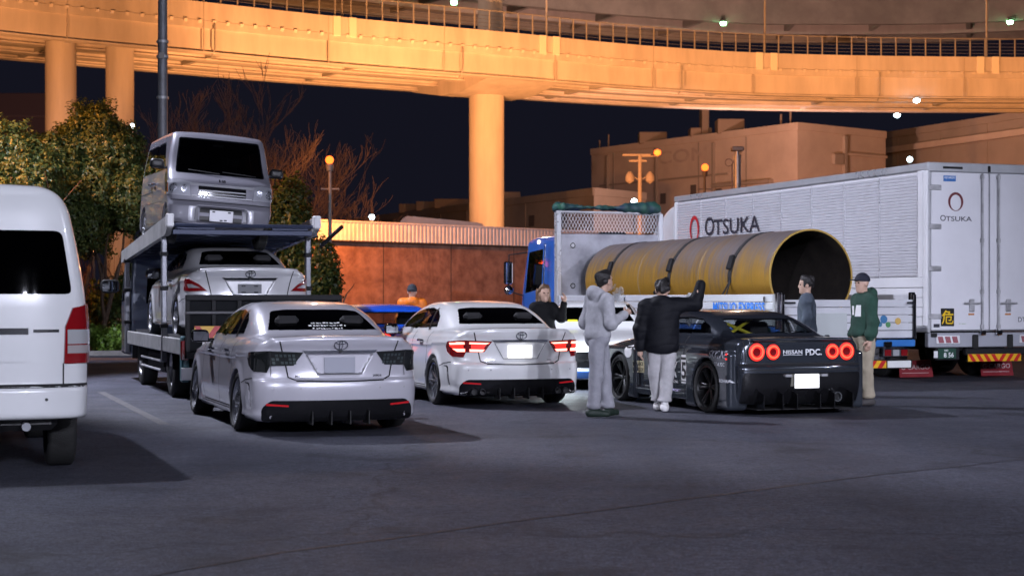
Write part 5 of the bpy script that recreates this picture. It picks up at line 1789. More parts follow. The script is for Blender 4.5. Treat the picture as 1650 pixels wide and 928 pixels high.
# tall grey mast by the tree
lm_ = thing('light_mast', 'tall grey light mast rising out of the top of the view behind the carrier', 'mast', at(262, 36))
MB().tube([(0, 0, 0), (0, 0, 5.0), (0, 0, 12)], [.125, .11, .085], 16).build('pole', mat('mast_grey', (.16, .16, .175), .5, .3, var=.2, vscale=5), lm_)
for z in (zat(68, 36), zat(92, 36), zat(158, 36)):
    MB().lathe([(.128, -.03), (.134, 0), (.128, .03)], 16, (0, 0, z)).build('band', M_POLE, lm_)
MB().box(-.06, .06, -.14, -.1, zat(96, 36), zat(86, 36), .01).build('tag_plate', M_PLATE2 if 'M_PLATE2' in globals() else M_POLEW, lm_)
for s in (-1, 1):
    MB().box(s * .15, s * .75, -.2, .2, 12, 12.14, .03).build('lamp_head', M_POLE, lm_)

# --- yard floodlight masts added outside the view (they light the bays)
def flood_mast(label, loc, h, power, col, aim=None, rad=.3, spot=None, blend=.4, heads=(0,)):
    f = thing('floodlight_mast', label, 'mast', (loc[0], loc[1], 0), 0, 'yard floodlight masts')
    MB().tube([(0, 0, 0), (0, 0, h)], [.14, .09], 12).build('pole', M_POLE, f)
    if len(heads) > 1:
        MB().box(min(heads), max(heads), -.06, .06, h + .02, h + .14, .01).build('cross_arm', M_POLE, f)
    for hx in heads:
        MB().box(hx - .35, hx + .35, -.22, .22, h + .26, h + .4, .03).build('lamp_head', M_POLE, f)
        MB().box(hx - .28, hx + .28, -.16, .16, h + .245, h + .255, 0).build('lamp_glass', M_WL, f)
        l = lamp('lamp_light', (hx, 0, h + .20), power / len(heads), col, rad, f, spot, None, blend)
        if spot and aim:
            v = Vector(aim) - Vector((loc[0] + hx, loc[1], h)); l.rotation_euler = v.to_track_quat('-Z', 'Y').to_euler()
    return f
COOL = (.80, .82, 1.0)
# ================================================================== trucks
M_ALU = mat('aluminium_panel', (.66, .67, .70), .32, .55, var=.10, vscale=1.2, rvar=.08)
M_ALUW = mat('white_panel', (.74, .74, .76), .35, .0, var=.08, vscale=.9, rvar=.06, coat=.3)
M_STEELG = mat('galvanised_beam', (.50, .50, .52), .42, .6, var=.25, vscale=4, rvar=.1)
M_CHASSIS = mat('chassis_black', (.012, .012, .014), .6, spec=.25)
M_CABBLUE = paint('cab_blue', (.035, .14, .52), .1)
M_YEL = mat('reflect_yellow', (.75, .42, .02), .35)
M_RED = mat('reflect_red', (.50, .02, .02), .35)
M_CARB = mat('deck_blue_grey', (.035, .045, .085), .45, .3)

def hazard_board(parent, x, y0, y1, z0, z1, tilt=1, n=6, name='hazard_board'):
    b = MB().box(x - .01, x + .01, y0, y1, z0, z1, .003).build(name, M_YEL, parent)
    w = (y1 - y0) / n; hgt = z1 - z0
    for k in range(n):
        a = y0 + k * w
        s = 1 if (y0 + y1) / 2 < a + w / 2 or tilt == 2 else -1
        s *= tilt if tilt in (1, -1) else 1
        c0, c1 = a + w * .25, a + w * .75
        sh = hgt * .35 * s
        pl = [(max(y0, min(y1, c0 - sh)), z0 + .002), (max(y0, min(y1, c1 - sh)), z0 + .002), (max(y0, min(y1, c1 + sh)), z1 - .002), (max(y0, min(y1, c0 + sh)), z1 - .002)]
        MB().prism(pl, 'x', x - .0125, x - .0105).build('red_stripe', M_RED, b)
    return b

def truck_wheel(parent, x, y, r=.42, w=.26, side=1, rim=M_STEELG):
    return wheel(parent, x, y, r, r, w, side, r * .58, rim, 8, 0, .09, 'five')

# ------------------------------------------------------------------ car carrier
hC, rC = frame(TH)
carL = Vector(at(300, 22.5)); carC = carL + rC * 1.07
car = thing('car_carrier', 'two-deck car carrier truck with galvanised side rails and posts', 'truck', tuple(carC), R(90 + TH))
W = 1.07
M_BEAM = mat('carrier_beam', (.36, .36, .36), .5, .35, var=.25, vscale=3)
for s in (1, -1):
    MB().box(.25, 6.5, s * W - .03, s * W + .03, .66, .88, .012).build('lower_side_rail', M_BEAM, car)
    MB().box(.05, .25, s * W - .05, s * W + .05, .30, .92, .02).build('mud_guard', mat('guard_teal', (.05, .13, .15), .35), car)
    lp = MB().box(-.02, .06, s * (W + .02) - .05, s * (W + .02) + .05, .60, .86, .01).build('rear_lamp', M_REDLENS, car)
    MB().box(-.005, .03, s * (W - .02) - .09, s * (W - .02) + .09, .33, .50, .01).build('lamp_panel', M_ALUW, car)
MB().box(.1, 6.5, -W + .03, W - .03, .76, .83, .01).build('lower_deck', M_CARB, car)
for k in range(9):
    MB().box(.3 + k * .7, .38 + k * .7, -W + .04, W - .04, .64, .76, .008).build('cross_member', M_CHASSIS, car)
for s in (1, -1):
    MB().box(.1, 7.6, s * .42 - .05, s * .42 + .05, .48, .68, .01).build('chassis_rail', M_CHASSIS, car)
MB().box(2.6, 4.6, W - .45, W - .08, .32, .62, .03).build('tool_box', M_CHASSIS, car)
MB().tube([(2.5, W - .3, .45), (3.3, W - .3, .45)], .18, 16).build('fuel_tank', M_STEELG, car)
for z in (.36, .50):
    MB().tube([(2.7, W - .03, z), (5.0, W - .03, z)], .018, 6).build('side_guard', M_STEELG, car)
for (x, r) in ((1.9, .40), (5.7, .40)):
    for s in (1, -1):
        truck_wheel(car, x, s * (W - .22), r, .34 if x < 3 else .26, s)
        MB().prism([(x + .5 * math.cos(a * math.pi / 8), .42 + .5 * math.sin(a * math.pi / 8)) for a in range(9)] + [(x - .47, .42), (x - .40, .42)][:1] + [(x + .47 * math.cos(a * math.pi / 8), .42 + .47 * math.sin(a * math.pi / 8)) for a in range(8, -1, -1)], 'y', s * (W - .4), s * (W - .02)).build('wheel_arch', M_CHASSIS, car)
# posts: a tilting pair at the rear, one pair forward
M_POST = mat('post_steel', (.22, .225, .25), .4, .5, var=.2, vscale=6)
zr, zf = 2.46, 2.14
def zup(x): return zr + (zf - zr) * (x - 1.6) / 5.6
for s in (1, -1):
    for (x, w) in ((2.15, .085), (6.75, .11)):
        p = MB().box(x - w / 2, x + w / 2, s * W - .04, s * W + .04, .50, zup(x) + .12, .012).build('post', M_POST, car)
        MB().tube([(x + .10, s * W, .9), (x + .10, s * W, zup(x) - .2)], .028, 8).build('lift_cylinder', M_CHROME, p)
        for z in (1.0, 1.55, 2.05):
            MB().box(x - w * .75, x + w * .75, s * W - .055, s * W + .055, z, z + .06, .008).build('collar', M_CHASSIS, p)
    # upper side beam, sloping
    MB().prism([(1.55, zup(1.55) + .16), (1.55, zup(1.55) - .02), (1.75, zup(1.75) - .10), (7.3, zup(7.3) - .08), (7.3, zup(7.3) + .12)], 'y', s * W - .04, s * W + .04).build('upper_side_beam', M_BEAM, car)
    MB().box(1.50, 1.62, s * W - .055, s * W + .055, zup(1.55) - .01, zup(1.55) + .18, .015).build('beam_cap', M_ALUW, car)
    MB().prism([(1.6, zup(1.6) + .0), (1.6, zup(1.6) - .03), (7.2, zup(7.2) - .03), (7.2, zup(7.2))], 'y', s * .95, s * .42).build('wheel_track', M_CARB, car)
for k in range(11):
    x = 1.62 + k * .52
    MB().box(x, x + .07, -W + .05, W - .05, zup(x) - .11, zup(x) - .035, .008).build('deck_rib', M_CARB, car)
MB().tube([(1.58, -W, zup(1.6) + .02), (1.58, W, zup(1.6) + .02)], .028, 8).build('deck_end_bar', M_CARB, car)
MB().tube([(1.5, -W - .05, 2.20), (1.2, -W - .30, 2.48)], .03, 8).build('lever_arm', M_CHASSIS, car)
# folded ramp standing at the tail
rp = MB()
rp.box(-.10, -.02, -W + .02, W + .02, 1.40, 1.48, .01); rp.box(-.10, -.02, -W + .02, W + .02, .62, .72, .01)
for k in range(7):
    y = -W + .05 + k * (2 * W - .06) / 6
    rp.box(-.09, -.03, y - .03, y + .03, .70, 1.42, .006)
rp.build('ramp_frame', M_CHASSIS, car)
MB().box(-.05, -.04, -W + .04, W - .0, .70, 1.42, 0).build('ramp_sheet', mat('ramp_sheet', (.010, .011, .013), .8, spec=.15), car)
MB().box(-.12, -.085, -W + .0, W + .02, 1.22, 1.26, .006).build('ramp_bar', mat('bar_dim', (.05, .05, .055), .4, .4), car)
for s in (1, -1):
    hazard_board(car, -.105, s * .98 if s < 0 else .46, s * .46 if s < 0 else .98, .90, 1.06, 1, 3)
    MB().box(-.112, -.10, s * .70 - .17, s * .70 + .17, .80, .88, .003).build('caution_plate', M_ALUW, car)
text_obj('caution_lettering', 'CARRIER', .05, M_BLACK, car, (-.114, .70, .84), (0, -1, 0), (0, 0, 1), .01)
MB().box(-.06, .0, -.9, .9, .40, .52, .02).build('rear_bumper', M_CHASSIS, car)
# cab
def cab_fn(x, y, z):
    ay = np.abs(y)
    d = smax(ay - (1.02 - .06 * np.maximum(z - 1.3, 0)), z - 2.32, .12)
    d = smax(d, x - (8.25 - .18 * np.maximum(z - 1.3, 0) - .10 * (ay / 1.02) ** 4), .10)
    d = smax(d, 6.75 - x, .05)
    d = smax(d, .45 - z, .05)
    c = np.maximum(np.sqrt((x - 5.7) ** 2 + (z - .4) ** 2) - .5, .5 - ay)
    return smax(d, -c, .02)
cw = [(-.75, 1.35), (.75, 1.35), (.72, 1.95), (-.72, 1.95)]
cme = sdf_mesh('cab', cab_fn, (6.5, -1.1, .3), (8.5, 1.15, 2.5), .04, mirror=True)
cabo = obj_from('cab', cme, paint('carrier_cab', (.10, .12, .17), .1), car)
csk = Skin(cme)
csk.patch('rear_window', M_GLASSD, cabo, ('rear',), cw, .006, .01, .1)
for s, sd in ((1, 'left'), (-1, 'right')):
    csk.patch('door_window', M_GLASSD, cabo, (sd,), [(6.95, 1.42), (7.95, 1.38), (7.75, 2.05), (6.95, 2.08)], .006, .01, .1)
    csk.line('door_seam', M_SEAM, cabo, (sd,), [(6.9, 2.12), (6.9, .7), (7.9, .7), (8.0, 1.35), (7.8, 2.12)], .015, .003)
    mirror_part(cabo, 8.1, s * 1.22, 1.65, M_BLACK, s, big=1.6)

# ------------------------------------------------------------------ flatbed with the steel pipe
fl = Vector(at(1258, 26.0)); flC = fl + rC * 1.22
flat = thing('flatbed_truck', 'flatbed truck with white dropsides, tall grey headboard and blue cab', 'truck', tuple(flC), R(90 + TH))
WF = 1.22
MB().box(.05, 9.75, -WF + .05, WF - .05, .92, 1.03, .01).build('deck', mat('deck_timber', (.16, .11, .07), .8, var=.4, vscale=3, stretch=(1, 8, 1)), flat)
for s in (1, -1):
    MB().box(.1, 11.5, s * .42 - .05, s * .42 + .05, .55, .92, .01).build('chassis_rail', M_CHASSIS, flat)
M_GATE = mat('dropside_white', (.70, .71, .75), .35, .25, var=.08, vscale=1, coat=.2)
def dropside(parent, x0, x1, y, out, z0, z1, nplank, nm='dropside'):
    """planked gate along x at y"""
    g = None
    hgt = (z1 - z0) / nplank
    for k in range(nplank):
        a = z0 + k * hgt + .004; b = z0 + (k + 1) * hgt - .004
        o = MB().box(x0, x1, y, y + out * .035, a, b, .010).build(nm if g is None else 'plank', M_GATE, parent if g is None else g)
        if g is None: g = o
    for xx in (x0 + .05, x1 - .05):
        MB().box(xx - .04, xx + .04, y + out * .03, y + out * .05, z0, z1, .006).build('gate_stile', M_ALU, g)
    return g
cut = (.10, 3.25, 6.45, 9.65)
for s in (1, -1):
    for k in range(3):
        g = dropside(flat, cut[k] + .05, cut[k + 1] - .05, s * (WF - .035), s, 1.0, 1.50, 4)
        if s == 1:
            if k == 0:
                text_obj('lettering', 'MITSUO EXPRESS', .17, mat('ink_blue', (.03, .20, .70), .5), g, (cut[0] + 1.30, WF + .022, 1.285), (-1, 0, 0), (0, 0, 1), .02, 1.05)
        for xx in (cut[k] + .4, cut[k + 1] - .4):
            MB().box(xx - .03, xx + .03, s * WF, s * (WF + .03), 1.38, 1.46, .01).build('gate_latch', M_CHROME, g)
    for x in cut:
        MB().box(x - .045, x + .045, s * (WF - .06), s * (WF + .025), .95, 1.53, .012).build('stanchion', M_CHROME if x == cut[0] else M_ALU, flat)
    MB().box(.05, 9.7, s * WF - .03, s * WF + .012, .90, .985, .01).build('side_sill', M_CABBLUE, flat)
# rear gate
n = 5; z0, z1 = .80, 1.415
rg = None
for k in range(n):
    a = z0 + k * (z1 - z0) / n + .004; b = z0 + (k + 1) * (z1 - z0) / n - .004
    o = MB().box(.0, .04, -WF + .07, WF - .07, a, b, .010).build('rear_gate' if rg is None else 'plank', M_GATE, flat if rg is None else rg)
    if rg is None: rg = o
for s in (1, -1):
    MB().box(-.02, .05, s * (WF - .035) - .03, s * (WF - .035) + .03, .78, 1.50, .012).build('gate_post', M_CHROME, flat)
    MB().tube([(-.03, s * (WF - .05), 1.36), (-.06, s * (WF - .12), 1.36), (-.06, s * (WF - .22), 1.36)], .018, 8).build('gate_lever', M_CHROME, rg)
    for y in (.42,):
        h = MB().box(-.05, .0, s * y - .05, s * y + .05, .74, .86, .02).build('gate_hinge', M_CHASSIS, rg)
for (y, z, r, c) in ((-.62, 1.10, .065, (.04, .16, .34)), (-.55, 1.02, .04, (.05, .18, .3)), (-.70, 1.015, .045, (.08, .25, .10)), (-.88, 1.07, .055, (.55, .36, .10))):
    st_ = MB().lathe([(0, -.0035), (r, -.0035), (r, .002)], 20, (-.0005, y, z), 'x').build('round_sticker', mat('sticker%.2f' % y, c, .5), rg)
MB().box(-.012, .0, .05, .60, .84, 1.20, .004).build('gate_panel', mat('panel_grey', (.45, .48, .48), .5), rg)
MB().box(-.01, .05, -WF + .02, WF - .02, .665, .775, .012).build('tail_sill', paint('sill_blue', (.05, .22, .62), .2), flat)
for s in (1, -1):
    lb = MB().box(-.06, .05, s * .80 - .24, s * .80 + .24, .50, .64, .015).build('lamp_cluster', M_CHROME, flat)
    for k in range(3):
        MB().box(-.068, -.055, s * .80 - .22 + k * .15, s * .80 - .10 + k * .15, .52, .62, .006).build('lamp_lens', M_REDLENS if k != 1 else M_CLEARLENS, lb)
    MB().box(-.05, .02, s * .68 - .07, s * .68 + .07, .665, .745, .012).build('marker_lamp', M_GLOSSBLACK, flat)
hazard_board(flat, -.10, .10, .50, .33, .45, 1, 2)
hazard_board(flat, -.10, -.60, -.10, .33, .45, 1, 3)
MB().box(-.115, -.105, -1.05, -.62, .335, .445, .004).build('number_plate', M_PLATE, flat)
MB().box(-.095, -.02, -1.1, 1.1, .32, .46, .02).build('rear_bumper', M_CHASSIS, flat)
for (x,) in ((1.6,), (2.85,), (10.8,)):
    for s in (1, -1):
        truck_wheel(flat, x, s * (WF - .24), .46, .38 if x < 5 else .28, s)
MB().box(3.5, 5.2, WF - .5, WF - .08, .35, .85, .04).build('tool_box', M_CHASSIS, flat)
MB().tube([(5.6, WF - .35, .6), (6.9, WF - .35, .6)], .26, 18).build('fuel_tank', M_ALU, flat)
# headboard
hb = MB().box(9.72, 9.80, -WF + .02, WF - .02, 1.03, 2.80, .015).build('headboard', mat('headboard_steel', (.38, .38, .42), .45, .6, var=.25, vscale=2.5, rvar=.12), flat)
for y in (-WF + .05, WF - .05):
    MB().box(9.66, 9.84, y - .05, y + .05, 1.0, 3.25, .015).build('frame_post', M_ALU, hb)
for (y, z) in ((.85, 2.55), (0, 2.5), (-.85, 2.55), (.85, 1.7)):
    MB().tube([(9.70, y + .05 * math.cos(a * .785), z + .05 * math.sin(a * .785)) for a in range(8)], .012, 6, closed=True).build('tie_ring', M_CHASSIS, hb)
    MB().box(9.695, 9.72, y - .06, y + .06, z - .06, z + .06, .008).build('ring_plate', M_STEELG, hb)
mesh_ = MB()
yy = -WF + .1
while yy < WF - .1:
    for zz in (2.83, 2.97, 3.11):
        a = (9.75, yy, zz); b = (9.75, min(WF - .1, yy + .075), zz + .14)
        mesh_.bar(a, b, .014, .010)
        mesh_.bar((9.755, yy, zz + .14), (9.755, min(WF - .1, yy + .075), zz), .014, .010)
    yy += .075
mesh_.build('mesh_guard', M_ALU, hb, smooth=None)
MB().box(9.72, 9.80, -WF + .02, WF - .02, 3.235, 3.28, .01).build('top_bar', M_ALU, hb)
# cab with side details
def cab2(x, y, z):
    ay = np.abs(y)
    d = smax(ay - (1.17 - .05 * np.maximum(z - 1.5, 0)), z - 2.78 + .10 * np.maximum(x - 11.3, 0), .14)
    d = smax(d, x - (12.15 - .22 * np.maximum(z - 1.4, 0) - .10 * (ay / 1.17) ** 4), .12)
    d = smax(d, 10.05 - x, .06)
    d = smax(d, .55 - z, .05)
    c = np.maximum(np.sqrt((x - 10.8) ** 2 + (z - .46) ** 2) - .6, .5 - ay)
    return smax(d, -c, .02)
cme2 = sdf_mesh('cab', cab2, (9.9, -1.3, .4), (12.4, 1.3, 3.0), .045, mirror=True)
cb = obj_from('cab', cme2, M_CABBLUE, flat)
sk2 = Skin(cme2)
for s, sd in ((1, 'left'), (-1, 'right')):
    sk2.patch('door_window', M_GLASSD, cb, (sd,), [(10.75, 1.65), (11.75, 1.55), (11.6, 2.45), (10.75, 2.5)], .006, .01, .1)
    sk2.line('door_seam', M_SEAM, cb, (sd,), [(10.65, 2.6), (10.65, .9), (11.8, .9), (11.85, 1.5), (11.7, 2.55)], .02, .004)
    MB().tube([(10.35, s * 1.22, 1.2), (10.35, s * 1.26, 1.8), (10.35, s * 1.22, 2.6)], .02, 8).build('grab_rail', M_CHROME, cb)
    MB().tube([(11.7, s * 1.15, 2.45), (11.95, s * 1.48, 2.4), (11.95, s * 1.5, 1.6), (11.8, s * 1.2, 1.5)], .018, 6).build('mirror_arm', M_CHASSIS, cb)
    MB().box(11.90, 12.0, s * 1.5 - .10, s * 1.5 + .10, 1.75, 2.25, .03).build('wing_mirror', M_CHROME, cb)
    MB().lathe([(0, -.05), (.09, -.03), (.11, .03), (0, .05)], 14, (12.0, s * 1.46, 1.62), 'x').build('round_mirror', M_CHROME, cb)
MB().box(10.9, 11.1, -.9, -.3, 2.76, 2.9, .03).build('roof_marker', M_CHASSIS, cb)
MB().box(11.0, 11.08, 1.0, 1.14, 2.62, 2.70, .02).build('roof_lamp', emis('marker_lit', (1, .75, .6), 6), cb)
# tarpaulin bundle on the headboard
def tarp(x, y, z):
    d = rbox(x, y, z, (9.9, 0, 3.36), (.26, 1.12, .075), .07)
    return d + .05 * np.sin(2.3 * y + 1) + .022 * np.sin(5.1 * y + 8 * x + 2 * np.sin(3 * y)) + .012 * np.sin(13 * y + 17 * x + 6 * z) + .008 * np.sin(31 * y - 12 * x)
tme = sdf_mesh('rolled_tarpaulin', tarp, (9.4, -1.5, 3.1), (10.4, 1.5, 3.7), .03)
to = obj_from('rolled_tarpaulin', tme, mat('tarp_green', (.02, .085, .055), .6, var=.4, vscale=3, col2=(.012, .03, .06)))
to.matrix_world = flat.matrix_basis.copy()
to.location = flat.location; to.rotation_euler = flat.rotation_euler
tag(to, 'bundled green tarpaulin lying on top of the flatbed headboard', 'tarpaulin')

# the pipe
def pipe_material():
    m = mat('rusty_pipe', (.20, .15, .13), .62, .25, var=.5, vscale=1.0, stretch=(5.5, .55, .55), col2=(.42, .24, .045), detail=8, rvar=.15, bump=.15, bscale=8)
    nt = m.node_tree; b = nt.nodes['Principled BSDF']
    # grey mill scale above, ochre rust runs towards the flanks
    tc = nt.nodes.new('ShaderNodeTexCoord'); sx = nt.nodes.new('ShaderNodeSeparateXYZ')
    nt.links.new(tc.outputs['Object'], sx.inputs[0])
    n = nt.nodes.new('ShaderNodeTexNoise'); n.inputs['Scale'].default_value = 1.0; n.inputs['Detail'].default_value = 8; n.inputs['Roughness'].default_value = .7
    mp = nt.nodes.new('ShaderNodeMapping'); mp.inputs['Scale'].default_value = (16, .5, .5)
    nt.links.new(tc.outputs['Object'], mp.inputs[0]); nt.links.new(mp.outputs[0], n.inputs['Vector'])
    n3 = nt.nodes.new('ShaderNodeTexNoise'); n3.inputs['Scale'].default_value = 1.0; n3.inputs['Detail'].default_value = 5
    mp3 = nt.nodes.new('ShaderNodeMapping'); mp3.inputs['Scale'].default_value = (1.6, .9, .9); mp3.inputs['Rotation'].default_value = (0, R(14), 0)
    nt.links.new(tc.outputs['Object'], mp3.inputs[0]); nt.links.new(mp3.outputs[0], n3.inputs['Vector'])
    ad = nt.nodes.new('ShaderNodeMath'); ad.operation = 'MULTIPLY_ADD'; ad.inputs[1].default_value = -.55
    nt.links.new(sx.outputs['Z'], ad.inputs[0]); nt.links.new(n.outputs['Fac'], ad.inputs[2])
    ad2 = nt.nodes.new('ShaderNodeMath'); ad2.operation = 'MULTIPLY_ADD'; ad2.inputs[1].default_value = .7
    nt.links.new(n3.outputs['Fac'], ad2.inputs[0]); nt.links.new(ad.outputs[0], ad2.inputs[2])
    rp = nt.nodes.new('ShaderNodeValToRGB')
    els = rp.color_ramp.elements
    els[0].position = .50; els[0].color = (.15, .125, .125, 1)
    els[1].position = .92; els[1].color = (.33, .175, .018, 1)
    e = els.new(.68); e.color = (.19, .12, .06, 1)
    e = els.new(.80); e.color = (.26, .145, .028, 1)
    nt.links.new(ad2.outputs[0], rp.inputs[0])
    for l in list(b.inputs['Base Color'].links): nt.links.remove(l)
    nt.links.new(rp.outputs[0], b.inputs['Base Color'])
    return m
RP, LP0, LP1 = .77, 1.2, 9.2
pipe = thing('steel_pipe', 'huge rusty steel pipe lying on the flatbed truck', 'pipe', tuple(flC + Vector((0, 0, 1.03 + RP))), R(90 + TH))
MB().lathe([(RP - .018, LP0), (RP, LP0), (RP, LP1), (RP - .018, LP1)], 72, axis='x').build('pipe_wall', pipe_material(), pipe)
MB().lathe([(RP - .018, LP0 + .001), (RP - .018, LP1 - .001)], 72, axis='x').build('pipe_bore', mat('pipe_inside', (.03, .022, .018), .9, var=.4, vscale=3), pipe)
MB().lathe([(RP + .004, LP0 - .002), (RP - .024, LP0 - .002), (RP - .024, LP0 + .02), (RP + .004, LP0 + .02)], 72, axis='x', close=True).build('cut_rim', mat('pipe_rim', (.42, .26, .05), .6), pipe)
for k in (3.85, 6.5):
    MB().lathe([(RP + .001, k - .012), (RP + .006, k), (RP + .001, k + .012)], 72, axis='x').build('weld_seam', mat('weld', (.20, .15, .09), .6), pipe)
M_STRAP = mat('strap_black', (.018, .017, .018), .8)
for i, t in enumerate((2.6, 5.05, 7.9)):
    s_ = thing('lashing_strap', ['black lashing strap over the pipe, nearest the open mouth', 'black lashing strap over the middle of the pipe', 'black lashing strap over the pipe, nearest the headboard'][i], 'strap', tuple(flC + Vector((0, 0, 1.03 + RP))), R(90 + TH), 'lashing straps over the pipe')
    pts = []
    for a in range(-8, 9):
        an = R(90 + a * 12.2)
        pts.append((t + .05 * math.sin(a * .5), (RP + .014) * math.cos(an), (RP + .014) * math.sin(an)))
    mb = MB()
    vs = []
    for (x, y, z) in pts:
        vs += [(x - .06, y, z), (x + .06, y, z)]
    mb.add(vs, [(2 * k, 2 * k + 1, 2 * k + 3, 2 * k + 2) for k in range(len(pts) - 1)])
    w = mb.build('webbing', M_STRAP, s_)
    md = w.modifiers.new('s', 'SOLIDIFY'); md.thickness = .012
    an = R(18)
    c = Vector((t, (RP + .035) * math.cos(an), (RP + .035) * math.sin(an)))
    k = MB().box(-.065, .065, -.025, .035, -.13, .13, .02)
    k.xf(Matrix.Translation(c) @ Matrix.Rotation(an, 4, 'X'))
    k.build('ratchet', M_CHASSIS, s_)
    yb = WF - .2
    for dx in (-.16, .16):
        MB().tube([(t, RP * .995, -.05), (t + dx, yb, -.60), (t + dx * 1.1, yb, -.72)], .014, 6).build('tail_cord', M_STRAP, s_)
    if i == 1:
        MB().tube([(t + .02, RP + .05, .0), (t + .22, RP + .10, -.20), (t + .40, RP + .12, -.26)], [.05, .04, .035], 8).build('chain_puller', M_CHASSIS, s_)

# ------------------------------------------------------------------ box truck
bl_ = Vector(at(1495, 29.1)); bxC = bl_ + rC * 1.245
bt = thing('box_truck', 'large white wing-sided box truck with ribbed sides and OTSUKA lettering', 'truck', tuple(bxC), R(90 + TH))
WB, LB, ZB0, ZB1 = 1.245, 10.35, .86, 3.78
MB().box(.06, LB, -WB + .035, WB - .035, ZB0, ZB1 - .02, .02).build('box_core', M_ALUW, bt)
# frame mouldings
for s in (1, -1):
    MB().box(.0, LB, s * WB - .05, s * WB + .012, ZB1 - .12, ZB1 + .015, .02).build('roof_rail', M_ALU, bt)
    MB().box(.0, LB, s * WB - .05, s * WB + .010, ZB0 - .02, ZB0 + .08, .015).build('floor_rail', M_ALU, bt)
    MB().box(.0, .14, s * WB - .06, s * WB + .014, ZB0 + .08, ZB1 - .12, .02).build('corner_post', M_ALUW, bt)
    MB().box(LB - .12, LB + .01, s * WB - .06, s * WB + .014, ZB0 + .08, ZB1 - .12, .03).build('corner_post', M_ALUW, bt)
    MB().box(.14, LB - .12, s * WB - .04, s * WB + .006, 1.62, 1.80, .012).build('wing_hinge_rail', M_ALUW, bt)
    # lower planked aoris
    for k in range(4):
        MB().box(.16, LB - .14, s * WB - .04, s * WB + .004, .945 + k * .168, 1.108 + k * .168, .01).build('lower_plank', M_ALUW, bt)
    # ribbed wing panels: 8 bays
    nb = 8; x0, x1 = .32, LB - .16
    for b in range(nb):
        a = x0 + (x1 - x0) * b / nb + .012; e = x0 + (x1 - x0) * (b + 1) / nb - .012
        zs = []; z = 1.82; pitch = .056
        prof = []
        while z < 3.60:
            prof += [(z, .000), (z + .012, .016), (z + .040, .016), (z + .052, .000)]; z += pitch
        n = len(prof)
        vs = [(a, s * (WB - .012 + o), zz) for zz, o in prof] + [(e, s * (WB - .012 + o), zz) for zz, o in prof]
        MB().add(vs, [(i, i + 1, i + 1 + n, i + n) for i in range(n - 1)]).build('ribbed_panel', mat('ribbed_alu', (.74, .74, .78), .24, .35), bt, smooth=None)
        MB().box(e, e + .024, s * WB - .02, s * WB + .008, 1.80, 3.62, .004).build('panel_joint', M_ALU, bt)
    MB().box(.14, .32, s * WB - .02, s * WB + .006, 1.80, 3.66, .01).build('end_panel', M_ALUW, bt)
# side lettering
ink_d = mat('ink_charcoal', (.035, .035, .05), .5); ink_r = mat('ink_red', (.52, .02, .03), .5)
def otsuka(parent, O, U, V, size, m, rm, ring=True, gap=1.0):
    O, U, V = Vector(O), Vector(U), Vector(V)
    text_obj('lettering', 'O', size * 1.22, m, parent, O - U * size * 3.05, U, V, .008, 1.05)
    text_obj('lettering', 'TSUKA', size, m, parent, O + U * size * .75 - V * size * .10, U, V, .008, 1.45)
def o_ring(parent, O, U, V, a, b, m):
    O, U, V = Vector(O), Vector(U), Vector(V)
    mb = MB(); n = 36; vs = []
    for k in range(n):
        t = 2 * math.pi * k / n
        # thick at the top, thin towards the foot
        wd = .30 if math.sin(t) > 0 else .30 - .14 * abs(math.sin(t))
        c, s_ = math.cos(t), math.sin(t)
        inner = (a * (1 - wd) * c * (1 - .10 * max(0, -s_)), b * (1 - wd * .75) * s_ - b * .05)
        vs += [tuple(O + U * a * c + V * b * s_), tuple(O + U * inner[0] + V * inner[1])]
    mb.add(vs, [(2 * k, 2 * ((k + 1) % n), 2 * ((k + 1) % n) + 1, 2 * k + 1) for k in range(n)])
    mb.build('emblem_ring', m, parent, smooth=None)
otsuka(bt, (7.45, WB + .022, 3.03), (-1, 0, 0), (0, 0, 1), .34, ink_d, ink_r)
o_ring(bt, (9.25, WB + .022, 3.0), (-1, 0, 0), (0, 0, 1), .24, .30, ink_r)
